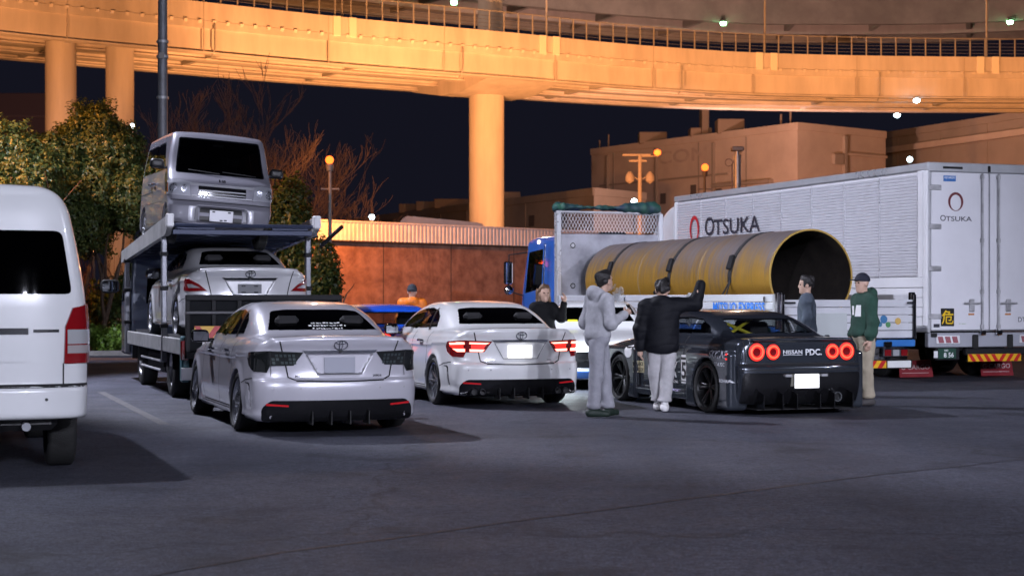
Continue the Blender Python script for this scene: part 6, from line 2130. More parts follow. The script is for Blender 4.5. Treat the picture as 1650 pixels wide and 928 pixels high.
# rear doors
M_DOOR = mat('rear_door_white', (.72, .72, .76), .38, 0, var=.06, vscale=.8, coat=.25)
MB().box(-.02, .06, -WB, WB, ZB1 - .14, ZB1 + .02, .015).build('rear_header', M_ALU, bt)
MB().box(-.025, -.018, .55, .95, ZB1 - .09, ZB1 - .05, .002).build('header_slot', M_CHASSIS, bt)
MB().box(-.03, .0, -.03, .03, ZB1 - .13, ZB1 - .02, .01).build('header_lamp', M_CHASSIS, bt)
doors = []
for s in (1, -1):
    d = MB().box(-.03, .05, s * .012, s * (WB - .055), ZB0 + .02, ZB1 - .15, .012).build('rear_door', M_DOOR, bt)
    doors.append(d)
    MB().box(-.02, .05, s * (WB - .05), s * WB, ZB0 - .02, ZB1 - .14, .01).build('rear_frame', M_ALU, bt)
    for z in (1.12, 1.95, 2.68, 3.36):
        MB().box(-.05, -.028, s * (WB - .25), s * (WB + .005), z - .045, z + .045, .012).build('hinge', M_STEELG, d)
    y = s * .17
    rod = MB().tube([(-.065, y, ZB0 - .04), (-.065, y, ZB1 - .16)], .020, 10).build('lock_rod', M_STEELG, d)
    for z in (ZB0 + .08, 1.55, 2.45, ZB1 - .22):
        MB().box(-.075, -.028, y - .035, y + .035, z - .035, z + .035, .008).build('rod_bracket', M_STEELG, rod)
    MB().box(-.10, -.05, y - .06, y + .06, ZB0 - .07, ZB0 + .01, .012).build('rod_cam', M_CHROME, rod)
    hy = s * .38
    MB().box(-.07, -.03, hy - .05, hy + .05, 1.20, 1.42, .012).build('lock_case', M_STEELG, d)
    MB().box(-.085, -.055, hy - .17, hy + .17, 1.33, 1.365, .008).build('lock_handle', M_STEELG, d)
    MB().box(-.034, -.030, hy - .06, hy + .06, 1.14, 1.17, 0).build('door_tag', mat('tag_orange', (.5, .2, .05), .5), d)
MB().box(-.033, -.028, .004, .008, ZB0 + .03, ZB1 - .16, 0).build('door_gap', M_SEAM, bt)
dl = doors[0]; x = -.034
o_ring(dl, (x, .70, 3.12), (0, -1, 0), (0, 0, 1), .155, .165, mat('ink_maroon', (.13, .02, .025), .5))
otsuka(dl, (x, .70, 2.83), (0, -1, 0), (0, 0, 1), .085, ink_d, ink_r)
bs = MB().box(x - .002, x + .002, .70, .95, 3.47, 3.57, .001).build('blue_sticker', mat('sticker_blue', (.04, .16, .45), .5), dl)
text_obj('lettering', 'G|CARGO', .045, M_WHITEINK, bs, (x - .0035, .825, 3.53), (0, -1, 0), (0, 0, 1), .01, 1.0)
sg = MB().box(x - .006, x + .002, .735, 1.005, .95, 1.26, .003).build('warning_board', M_BLACK, dl)
text_obj('warning_sign', '危', .245, mat('ink_yellow', (.80, .52, .02), .4), sg, (x - .009, .87, 1.105), (0, -1, 0), (0, 0, 1), .012)
text_obj('lettering', 'DT21-3', .085, ink_d, doors[1], (x, -.78, 1.06), (0, -1, 0), (0, 0, 1), .0, 1.0)
text_obj('lettering', 'Eco logistics', .028, mat('ink_green', (.2, .35, .12), .5), dl, (x, .56, .99), (0, -1, 0), (0, 0, 1), .0, 1.0)
MB().box(x - .002, x + .001, 1.03, 1.15, .93, .99, 0).build('small_sticker', ink_d, dl)
# tail
MB().box(-.02, .10, -WB, WB, .58, ZB0 - .025, .015).build('tail_panel', mat('tail_grey', (.42, .43, .48), .45, .3), bt)
for s in (1, -1):
    for y in (.30 if s > 0 else .42,):
        MB().box(-.06, -.02, s * y - .06, s * y + .06, .55, .80, .015).build('buffer_rubber', M_RUBBER, bt)
    lc = MB().box(-.05, -.02, s * .86 - .24, s * .86 + .24, .64, .79, .012).build('lamp_cluster', M_ALUW, bt)
    for k in range(3):
        y = s * .86 - .20 + k * .145
        MB().prism([(y, .66), (y + .10, .66), (y + .13, .77), (y + .03, .77)], 'x', -.058, -.045).build('lamp_lens', mat('dim_lens', (.35, .13, .15), .2, coat=1.0), lc)
    MB().box(-.05, .0, s * 1.14 - .06, s * 1.14 + .06, .76, .83, .01).build('marker_lamp', M_BLACK, bt)
pt = MB().box(-.045, -.035, .70, 1.06, .385, .565, .004).build('number_plate', mat('plate_green', (.012, .055, .035), .5), bt)
text_obj('plate_digits', '8 56', .085, M_WHITEINK, pt, (-.047, .85, .45), (0, -1, 0), (0, 0, 1), .015, 1.0)
text_obj('plate_digits', '100', .035, M_WHITEINK, pt, (-.047, .90, .53), (0, -1, 0), (0, 0, 1), .01, 1.2)
MB().box(-.05, .02, .62, 1.10, .36, .58, .01).build('plate_backing', M_CHASSIS, bt).location.x = .02
MB().box(-.05, -.03, 1.07, 1.15, .40, .52, .006).build('white_tab', M_ALUW, bt)
MB().box(-.06, .06, -WB + .05, .50, .44, .56, .02).build('rear_bumper', M_CHASSIS, bt)
hazard_board(bt, -.075, -.62, .48, .33, .46, 1, 7)
M_FLAP = mat('flap_red', (.22, .012, .02), .6)
for y in (.86, -.30 - .56 + 1.16 - 1.16):
    fp = MB().prism([(y - .36, .02), (y + .34, .02), (y + .36, .30), (y - .30, .34)], 'x', .95, .965).build('mud_flap', M_FLAP, bt)
    text_obj('lettering', 'G·CARGO', .085, mat('flap_ink', (.5, .38, .38), .6), fp, (.945, y + .02, .20), (0, -1, 0), (0, 0, 1), .015, 1.15)
    MB().box(.943, .948, y - .26, y + .30, .09, .10, 0).build('flap_rule', mat('flap_ink', (.5, .38, .38), .6), fp)
for s in (1, -1):
    MB().box(.2, LB + 1.5, s * .43 - .05, s * .43 + .05, .50, .84, .01).build('chassis_rail', M_CHASSIS, bt)
    for xw in (1.75, 3.0, 11.2):
        truck_wheel(bt, xw, s * (WB - .26), .46, .40 if xw < 5 else .3, s)
# cab of the box truck with its roof fairing
def cab3(x, y, z):
    ay = np.abs(y)
    d = smax(ay - 1.18, z - 2.75, .14)
    d = smax(d, x - (12.75 - .2 * np.maximum(z - 1.4, 0)), .12)
    d = smax(d, 10.65 - x, .06)
    d = smax(d, .55 - z, .05)
    f = smax(ay - 1.12, (z - 3.62) + .55 * np.maximum(x - 10.9, 0) ** 1.4, .25)
    f = smax(f, 10.6 - x, .05); f = smax(f, 2.3 - z, .05); f = smax(f, x - 12.4, .1)
    return smin(d, f, .05)
obj_from('cab', sdf_mesh('cab', cab3, (10.5, -1.3, .4), (12.9, 1.3, 3.8), .05, mirror=True), M_ALUW, bt)
# ================================================================== people
M_SKIN = mat('skin', (.50, .32, .24), .55, var=.08, vscale=20)
M_EYE = mat('eye_dark', (.02, .015, .012), .2)
def cap(P, a, b, ra, rb, fl=1.0, fdir=None):
    """tapered capsule; fl<1 flattens along local x"""
    ax, ay_, az = a; bx, by, bz = b
    dx, dy, dz = (bx - ax) / fl, by - ay_, bz - az
    px, py, pz = (P[0] - ax) / fl, P[1] - ay_, P[2] - az
    L2 = dx * dx + dy * dy + dz * dz + 1e-9
    t = np.clip((px * dx + py * dy + pz * dz) / L2, 0, 1)
    return np.sqrt((px - t * dx) ** 2 + (py - t * dy) ** 2 + (pz - t * dz) ** 2) - (ra + t * (rb - ra))
def ell(P, c, r):
    k = np.sqrt(((P[0] - c[0]) / r[0]) ** 2 + ((P[1] - c[1]) / r[1]) ** 2 + ((P[2] - c[2]) / r[2]) ** 2)
    return (k - 1) * min(r)
def union(ds, k):
    d = ds[0]
    for e in ds[1:]: d = smin(d, e, k)
    return d
def folds(P, amp, f=1.0, ph=0.0):
    x, y, z = P
    return amp * (np.sin(26 * f * z + 7 * np.sin(8 * x + ph) + 9 * y) * .6 + np.sin(17 * f * z - 14 * y + 11 * x + ph * 2) * .5 + .4 * np.sin(41 * f * z + 20 * x * np.sin(3 * z + ph)))

def hand_parts(wr, el, up, thumb_side):
    """palm + five fingers continuing the forearm, slightly curled. returns capsules"""
    wr, el = Vector(wr), Vector(el)
    d = (wr - el).normalized()
    n = Vector(up); n = (n - d * n.dot(d)).normalized()          # back of the hand
    s = d.cross(n) * thumb_side                                  # towards the thumb
    out = [(wr, wr + d * .075, .028, .034)]
    for k, (off, ln) in enumerate(((.030, .070), (.010, .080), (-.010, .074), (-.029, .058))):
        k0 = wr + d * .082 + s * off
        k1 = k0 + d * ln * .5 - n * .012
        k2 = k1 + (d * .75 - n * .65).normalized() * ln * .5
        out += [(k0, k1, .0105, .0095), (k1, k2, .0095, .008)]
    t0 = wr + d * .025 + s * .028
    t1 = t0 + (d * .6 + s * .7 - n * .2).normalized() * .045
    t2 = t1 + (d * .9 + s * .2 - n * .25).normalized() * .035
    out += [(t0, t1, .014, .011), (t1, t2, .011, .009)]
    return out

def person(label, loc, rotz, J, top_m, leg_m, shoe_m, hair='short', hair_m=None, hood=None, group='people standing among the cars',
           puffer=False, baggy=1.0, hem=.86, headturn=0.0, headpitch=0.0, legs=True, sock_m=None, sleeve=.05, scale=1.0, cuff=.10):
    root = thing('person', label, 'person', loc, R(rotz), group)
    root.scale = (scale,) * 3
    hd = Vector(J['head'])
    T = math.radians(headturn); pt = math.radians(headpitch)
    def headco(P):
        x, y, z = P[0] - hd.x, P[1] - hd.y, P[2] - hd.z
        x2 = x * math.cos(T) + y * math.sin(T); y2 = -x * math.sin(T) + y * math.cos(T)
        x3 = x2 * math.cos(pt) - z * math.sin(pt); z3 = x2 * math.sin(pt) + z * math.cos(pt)
        return x3, y2, z3
    def head(P):
        x, y, z = headco(P)
        Q = (x, y, z)
        d = ell(Q, (-.005, 0, .035), (.098, .078, .095))
        d = smin(d, ell(Q, (.022, 0, -.045), (.070, .058, .075)), .04)
        d = smin(d, cap(Q, (.088, 0, .015), (.103, 0, -.020), .008, .013), .016)       # nose
        d = smin(d, cap(Q, (.078, -.018, -.058), (.078, .018, -.058), .009, .009), .012)   # lips
        d = smin(d, cap(Q, (.066, 0, -.098), (.070, 0, -.095), .022, .022), .03)       # chin
        d = smin(d, cap(Q, (.080, -.035, .032), (.080, .035, .032), .010, .010), .02)  # brow
        ay = np.abs(y)
        d = smax(d, -ell((x, ay, z), (.092, .032, .012), (.016, .014, .010)), .012)
        d = smin(d, ell((x, ay, z), (-.008, .082, -.005), (.024, .012, .032)), .012)
        return d
    nk = Vector(J['neck'])
    limbs = []
    for sd in ('l', 'r'):
        limbs.append((J[sd + 'sh'], J[sd + 'el'], .042, .036)); limbs.append((J[sd + 'el'], J[sd + 'wr'], .036, .026))
        if legs:
            limbs.append((J[sd + 'hip'], J[sd + 'kn'], .062, .045)); limbs.append((J[sd + 'kn'], J[sd + 'an'], .045, .032))
            limbs.append((J[sd + 'an'], tuple(Vector(J[sd + 'an']) + Vector(J.get(sd + 'ft', (.12, 0, -.04)))), .032, .03))
    def bodyf(x, y, z):
        P = (x, y, z)
        d = smin(head(P), cap(P, tuple(nk), (hd.x - .012, hd.y, hd.z - .05), .062, .052), .03)
        d = smin(d, cap(P, J['chest'], J['pelvis'], .12, .11, .75), .06)
        d = smin(d, cap(P, J['lsh'], J['rsh'], .05, .05), .05)
        return union([d] + [cap(P, *l) for l in limbs], .03)
    pts = [Vector(v) for k, v in J.items() if not k.endswith('ft') and not isinstance(v, bool)]
    lo = [min(p[k] for p in pts) - .30 for k in range(3)]; hi = [max(p[k] for p in pts) + .30 for k in range(3)]
    me = sdf_mesh('body', bodyf, lo, hi, .0125, iters=2)
    # hands: finer, merged into the same mesh at the wrist
    Vs = [mesh_np(me).astype(float)]; q = np.zeros(len(me.polygons) * 4, np.int32); me.polygons.foreach_get('vertices', q); Qs = [q.reshape(-1, 4)]
    for sd, ts in (('l', 1), ('r', -1)):
        hp = hand_parts(J[sd + 'wr'], J[sd + 'el'], J.get(sd + 'up', (0, 1 if sd == 'l' else -1, .2)), ts if sd + 'th' not in J else J[sd + 'th'])
        w = Vector(J[sd + 'wr'])
        fnh = lambda x, y, z, hp=hp: union([cap((x, y, z), tuple(a), tuple(b), ra, rb) for a, b, ra, rb in hp], .008)
        V, Q = surface_nets(fnh, (w.x - .24, w.y - .24, w.z - .24), (w.x + .24, w.y + .24, w.z + .24), .006)
        Qs.append(Q + sum(len(v) for v in Vs)); Vs.append(V)
    bpy.data.meshes.remove(me)
    me = np_mesh('body', np.concatenate(Vs), np.concatenate(Qs))
    obj_from('body', me, M_SKIN, root)
    e = MB()
    for s in (1, -1):
        x, y, z = .083, s * .032, .012
        z, x = z * math.cos(pt) - x * math.sin(pt), z * math.sin(pt) + x * math.cos(pt)
        xx = x * math.cos(T) - y * math.sin(T); yy = x * math.sin(T) + y * math.cos(T)
        e.lathe([(0, -.011), (.009, -.006), (.011, 0), (.009, .006), (0, .011)], 10, (hd.x + xx, hd.y + yy, hd.z + z))
    e.build('eyes', M_EYE, root)
    # ---- top
    b = baggy
    ch, pv = Vector(J['chest']), Vector(J['pelvis'])
    hemz = hem
    def topf(x, y, z):
        P = (x, y, z)
        g = 1.14 if puffer else 1.0
        d = cap(P, tuple(ch + Vector((0, 0, .02))), (pv.x, pv.y, hemz + .13), .168 * b * g, .172 * b * g, .72)
        d = smin(d, cap(P, J['lsh'], J['rsh'], .078 * b * g, .078 * b * g, .9), .09)
        d = smin(d, cap(P, tuple(nk + Vector((0, 0, -.03))), tuple(nk + Vector((0, 0, .012))), .085, .074), .05)
        for sd in 'lr':
            el, wr, sh = Vector(J[sd + 'el']), Vector(J[sd + 'wr']), Vector(J[sd + 'sh'])
            we = wr + (el - wr).normalized() * (-.16 if J.get(sd + 'cover') else .015)
            d = smin(d, cap(P, tuple(sh), tuple(el), .076 * b * g, .064 * b * g), .045)
            d = smin(d, cap(P, tuple(el), tuple(we), .066 * b * g, sleeve * b), .035)
        d = d + folds(P, .0048, .9, len(label))
        d = d - .020 * np.exp(-((z - hemz - .10) / .06) ** 2) * (not puffer) + .012 * np.exp(-((z - hemz - .03) / .022) ** 2) * (not puffer)
        if puffer:
            d = d - .0065 * (np.abs(np.sin((z + .10 * np.abs(y)) * 30 + .8 * np.sin(9 * y))) ** .7 - .5)
        d = smax(d, hemz - z + .012 * np.sin(9 * y + 5 * x), .02)
        if hood:
            hc = nk + Vector(hood)
            d = smin(d, smax(ell(P, tuple(hc), (.10, .125, .10)), -ell(P, tuple(hc + Vector((.05, 0, .07))), (.075, .09, .08)), .02), .03)
        # hollow for the neck
        d = smax(d, -cap(P, tuple(nk), tuple(nk + Vector((0.02, 0, .2))), .062, .085), .012)
        return d
    to = obj_from('top', sdf_mesh('top', topf, lo, hi, .0135), top_m, root)
    # ---- trousers
    if legs:
        def legf(x, y, z):
            P = (x, y, z)
            d = cap(P, tuple(pv + Vector((0, -.05, .02))), tuple(pv + Vector((0, .05, .02))), .135 * b, .135 * b, .82)
            for sd in 'lr':
                d = smin(d, cap(P, J[sd + 'hip'], J[sd + 'kn'], .098 * b, .078 * b), .02)
                kn, an = Vector(J[sd + 'kn']), Vector(J[sd + 'an'])
                d = smin(d, cap(P, tuple(kn), tuple(an + (kn - an).normalized() * .06), .079 * b, .066 * b), .015)
                cf = an + (kn - an).normalized() * .05
                d = smin(d, ell(P, tuple(cf), (.080 * b, .075 * b, .045)), .03)
            d = d + folds(P, .0055, .85, 1.7 + len(label))
            return smax(smax(d, cuff - z, .015), z - (pv.z + .10), .03)
        obj_from('trousers', sdf_mesh('trousers', legf, lo, hi, .0135), leg_m, root)
        for sd in 'lr':
            an = Vector(J[sd + 'an']); f = Vector(J.get(sd + 'ft', (.12, 0, -.04)))
            fd = Vector((f.x, f.y, 0)).normalized()
            heel = an - fd * .045; toe = an + fd * .17
            lift = J.get(sd + 'lift', 0.0)
            def shoef(x, y, z):
                P = (x, y, z)
                d = cap(P, (heel.x, heel.y, .055 + lift), (toe.x, toe.y, .042 + lift * .3), .050, .042)
                d = smin(d, cap(P, tuple(an + Vector((0, 0, -.02))), tuple(an + fd * .05 + Vector((0, 0, -.03))), .052, .046), .04)
                return smax(d, .006 + lift * .5 - z, .015)
            s = obj_from('shoe', sdf_mesh('shoe', shoef, (an.x - .32, an.y - .32, -.02), (an.x + .32, an.y + .32, .25 + lift), .011), shoe_m, root)
            if sock_m is not None:
                MB().tube([tuple(an + Vector((0, 0, -.01))), tuple(an + Vector((0, 0, .09)))], [.048, .05], 14).build('sock', sock_m, s)
    # ---- hair / headwear
    hm = hair_m or mat('hair_black', (.012, .010, .010), .5, bump=.6, bscale=60)
    def hairf(x, y, z):
        P = (x, y, z); Q = headco(P); X, Y, Z = Q
        if hair in ('short', 'long', 'bob'):
            nz = .010 * np.sin(42 * X + 30 * Y) * np.sin(36 * Z + 17 * Y) + .008 * np.sin(65 * Y + 20 * X)
            d = ell(Q, (-.014, 0, .050), (.112, .093, .104)) + nz
            # clear the face
            face = np.maximum(np.maximum(-(X - .045), Z - .075), -(Z + .3))
            d = smax(d, -face, .02)
            d = smax(d, -.055 - Z - .4 * np.minimum(X, 0) * 0, .02)
            if hair == 'long':
                l = union([cap(Q, (-.045, .05, .02), (-.03, .085, -.26), .065, .045), cap(Q, (-.045, -.05, .02), (-.03, -.085, -.26), .065, .045), cap(Q, (-.06, 0, .02), (-.08, 0, -.26), .075, .06)], .04) + nz
                d = smin(d, l, .03)
            return d
        if hair == 'cap':
            d = smax(ell(Q, (-.008, 0, .045), (.112, .092, .105)), .030 - Z, .012)
            br = smax(ell(Q, (.115, 0, .048), (.085, .075, .030)), .043 - Z, .006)
            br = smax(br, Z - .058, .006)
            return smin(d, br, .01)
        if hair == 'beanie':
            return smax(ell(Q, (-.010, 0, .045), (.114, .096, .118)), .005 - Z, .012) + .003 * np.sin(90 * Z)
    hl = (hd.x - .25, hd.y - .25, hd.z - .40); hh = (hd.x + .28, hd.y + .25, hd.z + .25)
    nm = {'cap': 'cap', 'beanie': 'beanie'}.get(hair, 'hair')
    obj_from(nm, sdf_mesh(nm, hairf, hl, hh, .0105), hm, root)
    return root

def pose(**k):
    J = dict(pelvis=(0, 0, .94), chest=(0, 0, 1.27), neck=(0, 0, 1.46), head=(.015, 0, 1.62),
             lsh=(0, .175, 1.405), rsh=(0, -.175, 1.405), lel=(-.02, .235, 1.12), rel=(-.02, -.235, 1.12), lwr=(.04, .235, .87), rwr=(.04, -.235, .87),
             lhip=(0, .09, .90), rhip=(0, -.09, .90), lkn=(.02, .10, .49), rkn=(.02, -.10, .49), lan=(0, .105, .085), ran=(0, -.105, .085))
    J.update(k)
    return J

fleece = mat('grey_fleece', (.40, .40, .43), .95, var=.12, vscale=18, bump=.25, bscale=120)
fleece2 = mat('grey_jersey', (.31, .31, .345), .95, var=.10, vscale=18, bump=.25, bscale=120)
# man in the grey tracksuit reading his phone
m1 = person('man in a baggy pale grey hooded tracksuit reading a phone between the cars', at(965, 20.2), 28,
            pose(head=(.085, 0, 1.625), neck=(.03, 0, 1.465), chest=(.0, 0, 1.27), pelvis=(-.02, 0, .95),
                 rel=(.02, -.25, 1.13), rwr=(.27, -.16, 1.24), rup=(0, -1, .3), lel=(-.06, .235, 1.13), lwr=(.13, .14, 1.14),
                 rhip=(-.055, -.06, .90), lhip=(.055, .06, .90), rkn=(-.075, -.06, .50), ran=(-.11, -.05, .085), lan=(.15, .03, .085), lkn=(.105, .05, .50), lft=(.11, .05, -.04), rft=(.12, -.035, -.04)),
            fleece, fleece2, mat('shoe_green', (.010, .022, .015), .6), 'short', hood=(-.085, 0, .03), headturn=8, headpitch=-14, baggy=1.09, hem=.885)
ph = MB().box(-.006, .006, -.037, .037, -.075, .075, .006)
ph.xf(Matrix.Translation(Vector(at(965, 20.2)) + Matrix.Rotation(R(28), 3, 'Z') @ Vector((.365, -.13, 1.295))) @ Matrix.Rotation(R(28), 4, 'Z') @ Matrix.Rotation(R(-35), 4, 'Y'))
tag(ph.build('mobile_phone', M_GLOSSBLACK), 'black phone held by the man in the grey tracksuit', 'phone')
# man in the black puffer jacket, arm raised
m2 = person('man in a black puffer jacket walking away with his right arm raised', at(1066, 21.2), 84,
            pose(head=(.04, -.01, 1.53), neck=(.02, 0, 1.38), chest=(0, 0, 1.20), pelvis=(-.02, 0, .88),
                 lsh=(0, .19, 1.32), rsh=(.02, -.19, 1.34), rel=(.10, -.43, 1.36), rwr=(.10, -.45, 1.44), rcover=True, rup=(0, -1, 0), lel=(-.03, .27, 1.05), lwr=(.0, .27, .80),
                 lhip=(0, .085, .85), rhip=(0, -.085, .85), lkn=(.06, .075, .47), rkn=(-.02, -.07, .46), lan=(.12, .05, .085), ran=(-.12, -.04, .095)),
            mat('puffer_black', (.0045, .005, .008), .7, spec=.2, bump=.12, bscale=40), mat('jogger_grey', (.42, .41, .42), .95, var=.1, vscale=20, bump=.2, bscale=110),
            mat('trainer_white', (.72, .71, .70), .6), 'short', hood=(-.07, 0, .0), puffer=True, baggy=1.14, hem=.74, sleeve=.058, sock_m=mat('sock_white', (.7, .7, .7), .9), cuff=.13, scale=1.0)
# man in the blue-grey sweatshirt behind the coupe
m3 = person('man in a slate blue sweatshirt standing behind the dark racing coupe', at(1300, 24.6), 168,
            pose(lwr=(.06, .23, .92), rwr=(.05, -.24, .92)), mat('slate_fleece', (.075, .095, .125), .95, var=.15, vscale=14, bump=.25, bscale=110), mat('dark_denim', (.03, .035, .05), .9), M_RUBBER, 'short', baggy=1.12, headturn=10)
# man in the green hooded top
m4 = person('man in a dark green hooded top and cap at the right rear of the coupe', at(1392, 22.4), 197,
            pose(head=(.03, 0, 1.625), lel=(.0, .25, 1.12), lwr=(.05, .25, .88), rwr=(.06, -.2, .92), lan=(-.02, .10, .085), ran=(.06, -.09, .085)),
            mat('green_fleece', (.020, .060, .042), .95, var=.15, vscale=14, bump=.25, bscale=110), mat('beige_chino', (.36, .31, .23), .9, var=.1, vscale=12), mat('shoe_dark', (.05, .045, .045), .7), 'cap',
            mat('cap_navy', (.010, .012, .025), .8), hood=(-.085, 0, .03), baggy=1.14, headturn=12, hem=.86)
tsk = Skin([c for c in m4.children if c.name.startswith('top')][0].data)
for (u0, u1, v0, v1) in ((-.12, -.02, 1.21, 1.33), (.01, .12, 1.19, 1.34)):
    tsk.patch('chest_print', M_WHITEINK, m4, ('front',), [(u0, v0), (u1, v0), (u1, v1), (u0 + .03, v1)], .004, .004, .02)
MB().lathe([(.036, -.012), (.040, 0), (.036, .012)], 18, (.046, .25, .905)).build('wristwatch', M_CHROME, m4)
# woman with long hair behind the white saloon
m5 = person('woman with long brown hair in a dark jacket behind the white saloon', at(876, 25.3), -62,
            pose(head=(.02, 0, 1.50), neck=(0, 0, 1.35), chest=(0, 0, 1.18), pelvis=(0, 0, .86), lsh=(0, .15, 1.29), rsh=(0, -.15, 1.29), lel=(.10, .25, 1.13), lwr=(.16, .26, 1.36), rel=(-.02, -.21, 1.02), rwr=(.05, -.2, .80),
                 lhip=(0, .08, .83), rhip=(0, -.08, .83), lkn=(.02, .09, .45), rkn=(.02, -.09, .45)),
            mat('jacket_dark', (.006, .006, .007), .8, spec=.2, bump=.2, bscale=80), mat('black_cloth', (.012, .012, .014), .9), M_RUBBER, 'long', mat('hair_brown', (.12, .065, .03), .45, bump=.7, bscale=70, stretch=(1, 1, .15)), baggy=1.05, headturn=-10)
# person in the orange jacket beyond the cars
m6 = person('person in a bright orange jacket and dark beanie seen from behind', at(664, 30.5), 92,
            pose(), mat('jacket_orange', (.85, .20, .012), .6, var=.1, vscale=8), mat('black_cloth', (.012, .012, .014), .9), M_RUBBER, 'beanie', mat('beanie_grey', (.035, .04, .05), .9), baggy=1.25, hood=(-.09, 0, -.02), scale=.955)

# breath of vapour in front of the man's face
def puff(x, y, z):
    P = (x, y, z)
    d = union([ell(P, (0, 0, 0), (.07, .06, .085)), ell(P, (.03, .02, -.07), (.045, .045, .06)), ell(P, (-.02, 0, .06), (.05, .045, .05))], .03)
    return d + .012 * np.sin(40 * x + 30 * z) * np.sin(35 * z + 20 * y)
pm = bpy.data.materials.new('vapour')
pm.use_nodes = True
nt = pm.node_tree
nt.nodes.remove(nt.nodes['Principled BSDF'])
pv_ = nt.nodes.new('ShaderNodeVolumePrincipled')
pv_.inputs['Color'].default_value = (.95, .97, 1, 1); tcn = nt.nodes.new('ShaderNodeTexCoord'); nzn = nt.nodes.new('ShaderNodeTexNoise'); nzn.inputs['Scale'].default_value = 16; nzn.inputs['Detail'].default_value = 4
mrn = nt.nodes.new('ShaderNodeMapRange'); mrn.inputs['From Min'].default_value = .46; mrn.inputs['From Max'].default_value = .74; mrn.inputs['To Max'].default_value = 38
nt.links.new(tcn.outputs['Object'], nzn.inputs['Vector']); nt.links.new(nzn.outputs['Fac'], mrn.inputs['Value']); nt.links.new(mrn.outputs[0], pv_.inputs['Density'])
nt.links.new(pv_.outputs[0], nt.nodes['Material Output'].inputs['Volume'])
po = obj_from('vapour_cloud', sdf_mesh('vapour_cloud', puff, (-.2, -.2, -.25), (.2, .2, .25), .016), pm)
po.location = Vector(at(996, 20.25, 1.49))
tag(po, 'small white cloud of breath in front of the man in grey', 'vapour', kind='stuff')
# ================================================================== vehicles in their bays
saloon('silver saloon car with smoked tail lamps parked in the foreground', at(550, 17.4), TH, paint('silver_paint', (.58, .57, .625), .2), False, M_PLATEGREY, M_ALLOY, 'five')
saloon('white saloon car with lit red tail lamps, right of the silver saloon', at(841, 21.9), TH - 1, paint('white_paint', (.80, .80, .80)), True, emis('glowing_number_plate', (1, .98, .95), 1.3, (.8, .8, .8)), M_ALLOY, 'multi', glow=True, zb=.17)  # number plate carries its own glow in place of lamp light
cs, _ = saloon('silver saloon car riding on the lower deck of the car carrier', tuple(carC + hC * 1.05 + Vector((0, 0, .835))), TH, paint('pearl_paint', (.66, .66, .68), .25), False, M_PLATE, M_ALLOY, 'multi', zb=.17, old=True)
coupe('dark grey wide-bodied racing coupe with round red tail lamps and decals', at(1297, 20.55), TH + 1.0, paint('gunmetal_paint', (.040, .047, .060), .45, .18))
bc, bsk = coupe('bright blue sports car half hidden between the two saloons', at(668, 24.8), TH, paint('blue_paint', (.012, .11, .75), .1), race=False)
bc.scale = (1, 1, 1.045)
# white saloon facing the camera with its headlamps on
wf, wsk = saloon('white car facing the camera with headlamps lit, behind the man in grey', tuple(Vector(at(964, 26.0)) + Vector((.15, 4.75, 0))), 178, paint('white_paint2', (.82, .82, .82)), False, M_PLATE, M_DARKALLOY, 'multi', zb=.17)
M_HL = emis('headlamp_lit', (.80, .93, 1.0), 60.0)
for s in (1, -1):
    wsk.patch('headlamp_core', M_HL, wf, ('fcyl', 3.75), [(27 * s, .64), (44 * s, .66), (46 * s, .715), (31 * s, .70)], .012, .01, .04)
    a = R(36 * s)
    lamp('headlamp_light', (4.95, s * .58, .66), 55, (.85, .95, 1), .08, wf)
wsk.patch('grille', M_GLOSSBLACK, wf, ('front',), [(-.5, .36), (.5, .36), (.42, .60), (-.42, .60)], .006, .02, .05)
wsk.patch('screen_sticker', emis('sticker_yellow', (.8, .8, .05), .3, (.7, .7, .03)), wf, ('front',), [(-.46, 1.05), (-.30, 1.05), (-.30, 1.075), (-.46, 1.075)], .012, .004, .05)  # sticker has a faint glow put into its colour
wsk.patch('lower_splitter', paint('blue_trim', (.03, .13, .45)), wf, ('front',), [(-.75, .20), (.75, .20), (.75, .30), (-.75, .30)], .02, .04, .06)
tall_van('white high-roofed passenger van at the left edge, seen from behind', (-4.27, 13.14, 0), TH, paint('van_white', (.64, .65, .66)))
kv = kei_van('small silver van riding nose-out on the upper deck of the carrier', tuple(carC + hC * (1.75 + 3.62) - rC * .31 + Vector((0, 0, 2.27))), TH + 180, paint('kei_silver', (.20, .197, .232), .2, .42), 4.0)
kv.scale = (1.05, 1.04, 1.0)
# yellow bollard board by the wall
yb = thing('yellow_board', 'small yellow board standing by the wall left of the flatbed cab', 'board', at(861, 40))
MB().box(-.13, .13, -.02, .02, .9, zat(470, 40), .01).build('panel', mat('board_yellow', (.75, .38, .03), .5), yb)
MB().tube([(0, .03, 0), (0, .03, 1.5)], .03, 8).build('post', M_POLE, yb)

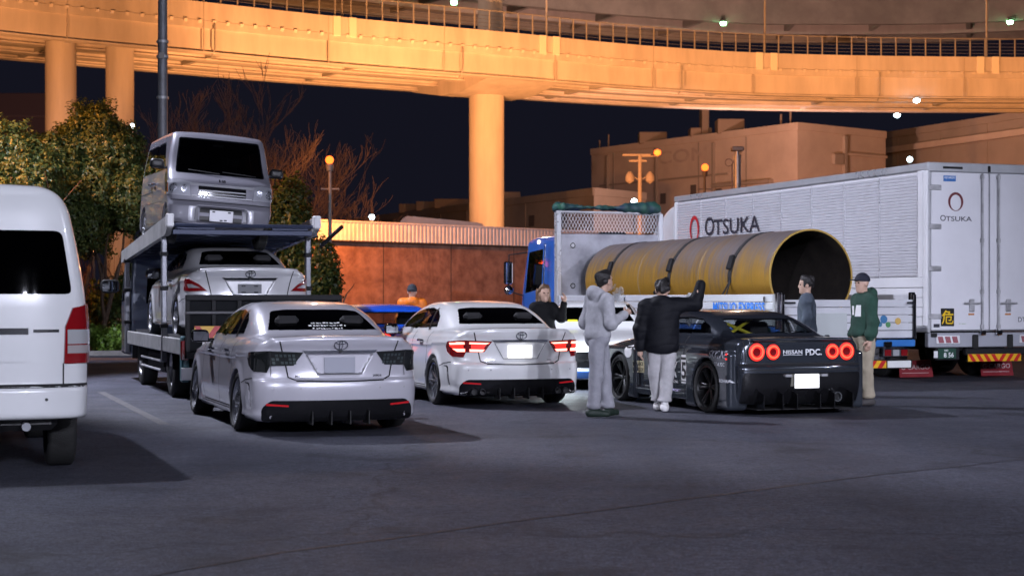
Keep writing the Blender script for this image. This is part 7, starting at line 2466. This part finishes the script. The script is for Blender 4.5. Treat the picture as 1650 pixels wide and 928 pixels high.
# ================================================================== lights of the yard
flood_mast('tall yard floodlight left of the view that throws the shadows to the right', (-10.8, 28.0), 12.5, 22000, COOL, (6, 28, 0), .25, 86, .25)
flood_mast('yard floodlight close left of the white van outside the view', (-10.2, 16.2), 15.0, 8000, COOL, (-3, 11.5, 0), .25, 52, .5)
flood_mast('yard floodlight behind the camera on the right, aimed at the trucks', (10, -24), 9.0, 50000, COOL, (8, 29, 1.2), .25, 21, .4)
flood_mast('yard floodlight behind the camera on the far right, aimed at the bays', (15, -20), 10.0, 66000, COOL, (0.0, 17, 0), .25, 34, .4, (-1.6, 1.6))
flood_mast('yard floodlight behind the camera on the left', (-9, -20), 9.0, 17000, COOL, (-4, 15, .8), .25, 28, .4)
flood_mast('added yard floodlight to the right of the trucks', (26, 8), 13.0, 8000, COOL, (4, 20, 0), .3, 80)  # mast added out of view as extra fill from the right
for (lab, px, Y, z, pw, aim) in (('added unseen sodium uplight low behind the brown wall near the big pier', 690, 86, 4.0, 27000, at(790, 104, 16)),
                                 ('added sodium uplight hidden behind the box truck', 1310, 82, 4.6, 28000, at(1330, 110, 16)),
                                 ('added sodium uplight hidden behind the evergreen trees', 150, 72, 4.0, 10500, at(260, 90, 17)),
                                 ('added unseen sodium uplight below the left edge of the elevated road', -200, 68, 4.5, 7500, at(0, 86, 17)),
                                 ('added unseen sodium uplight below the right edge of the elevated road', 1830, 88, 5.5, 15000, at(1650, 110, 17))):
    street_lamp(lab, px, Y, HY - (z - CAMH) * FPX / Y, pw, (1, .40, .125), M_NA, spot=150, aim=aim, bracket=False)  # uplights added out of sight to brighten the elevated road
street_lamp('added unseen sodium lamp beyond the left edge that lights the tree tops', -375, 36, HY - (8.5 - CAMH) * FPX / 36, 9500, SODIUM, M_NA, spot=74, aim=at(80, 43, 4.8))  # lamp added out of view to brighten the tree tops
flood_mast('short floodlight left of the view aimed at the hedge', (-13.5, 31.5), 9.0, 9000, COOL, (-10.4, 42.5, .6), .2, 46, .5)
street_lamp('added hidden warm lamp in the yard of the big warehouse', 1180, 112, HY - (5.0 - CAMH) * FPX / 112, 14000, (1, .56, .42), M_NA, bracket=False, spot=125, aim=at(1170, 145, 9))  # lamp added behind the box truck to brighten the warehouse walls
for i, (px, off, z) in enumerate(((1474, -.2, 14.55), (1472, 5.0, 14.75))):
    a = vpos(px)
    f = thing('road_lamp', ['white lamp on the outer girder of the orange elevated road', 'white lamp under the orange elevated road, lower of the pair'][i], 'lamp', (a.x, a.y + off - .3, z - .1 - .6 * i), 0, 'white lamps under the orange road')
    MB().lathe([(0, -.2), (.2, -.1), (.22, .05), (.0, .1)], 16).build('lens', M_WL, f)
    MB().box(-.1, .1, -.1, .4, .1, .2, .02).build('bracket', M_RAIL, f)
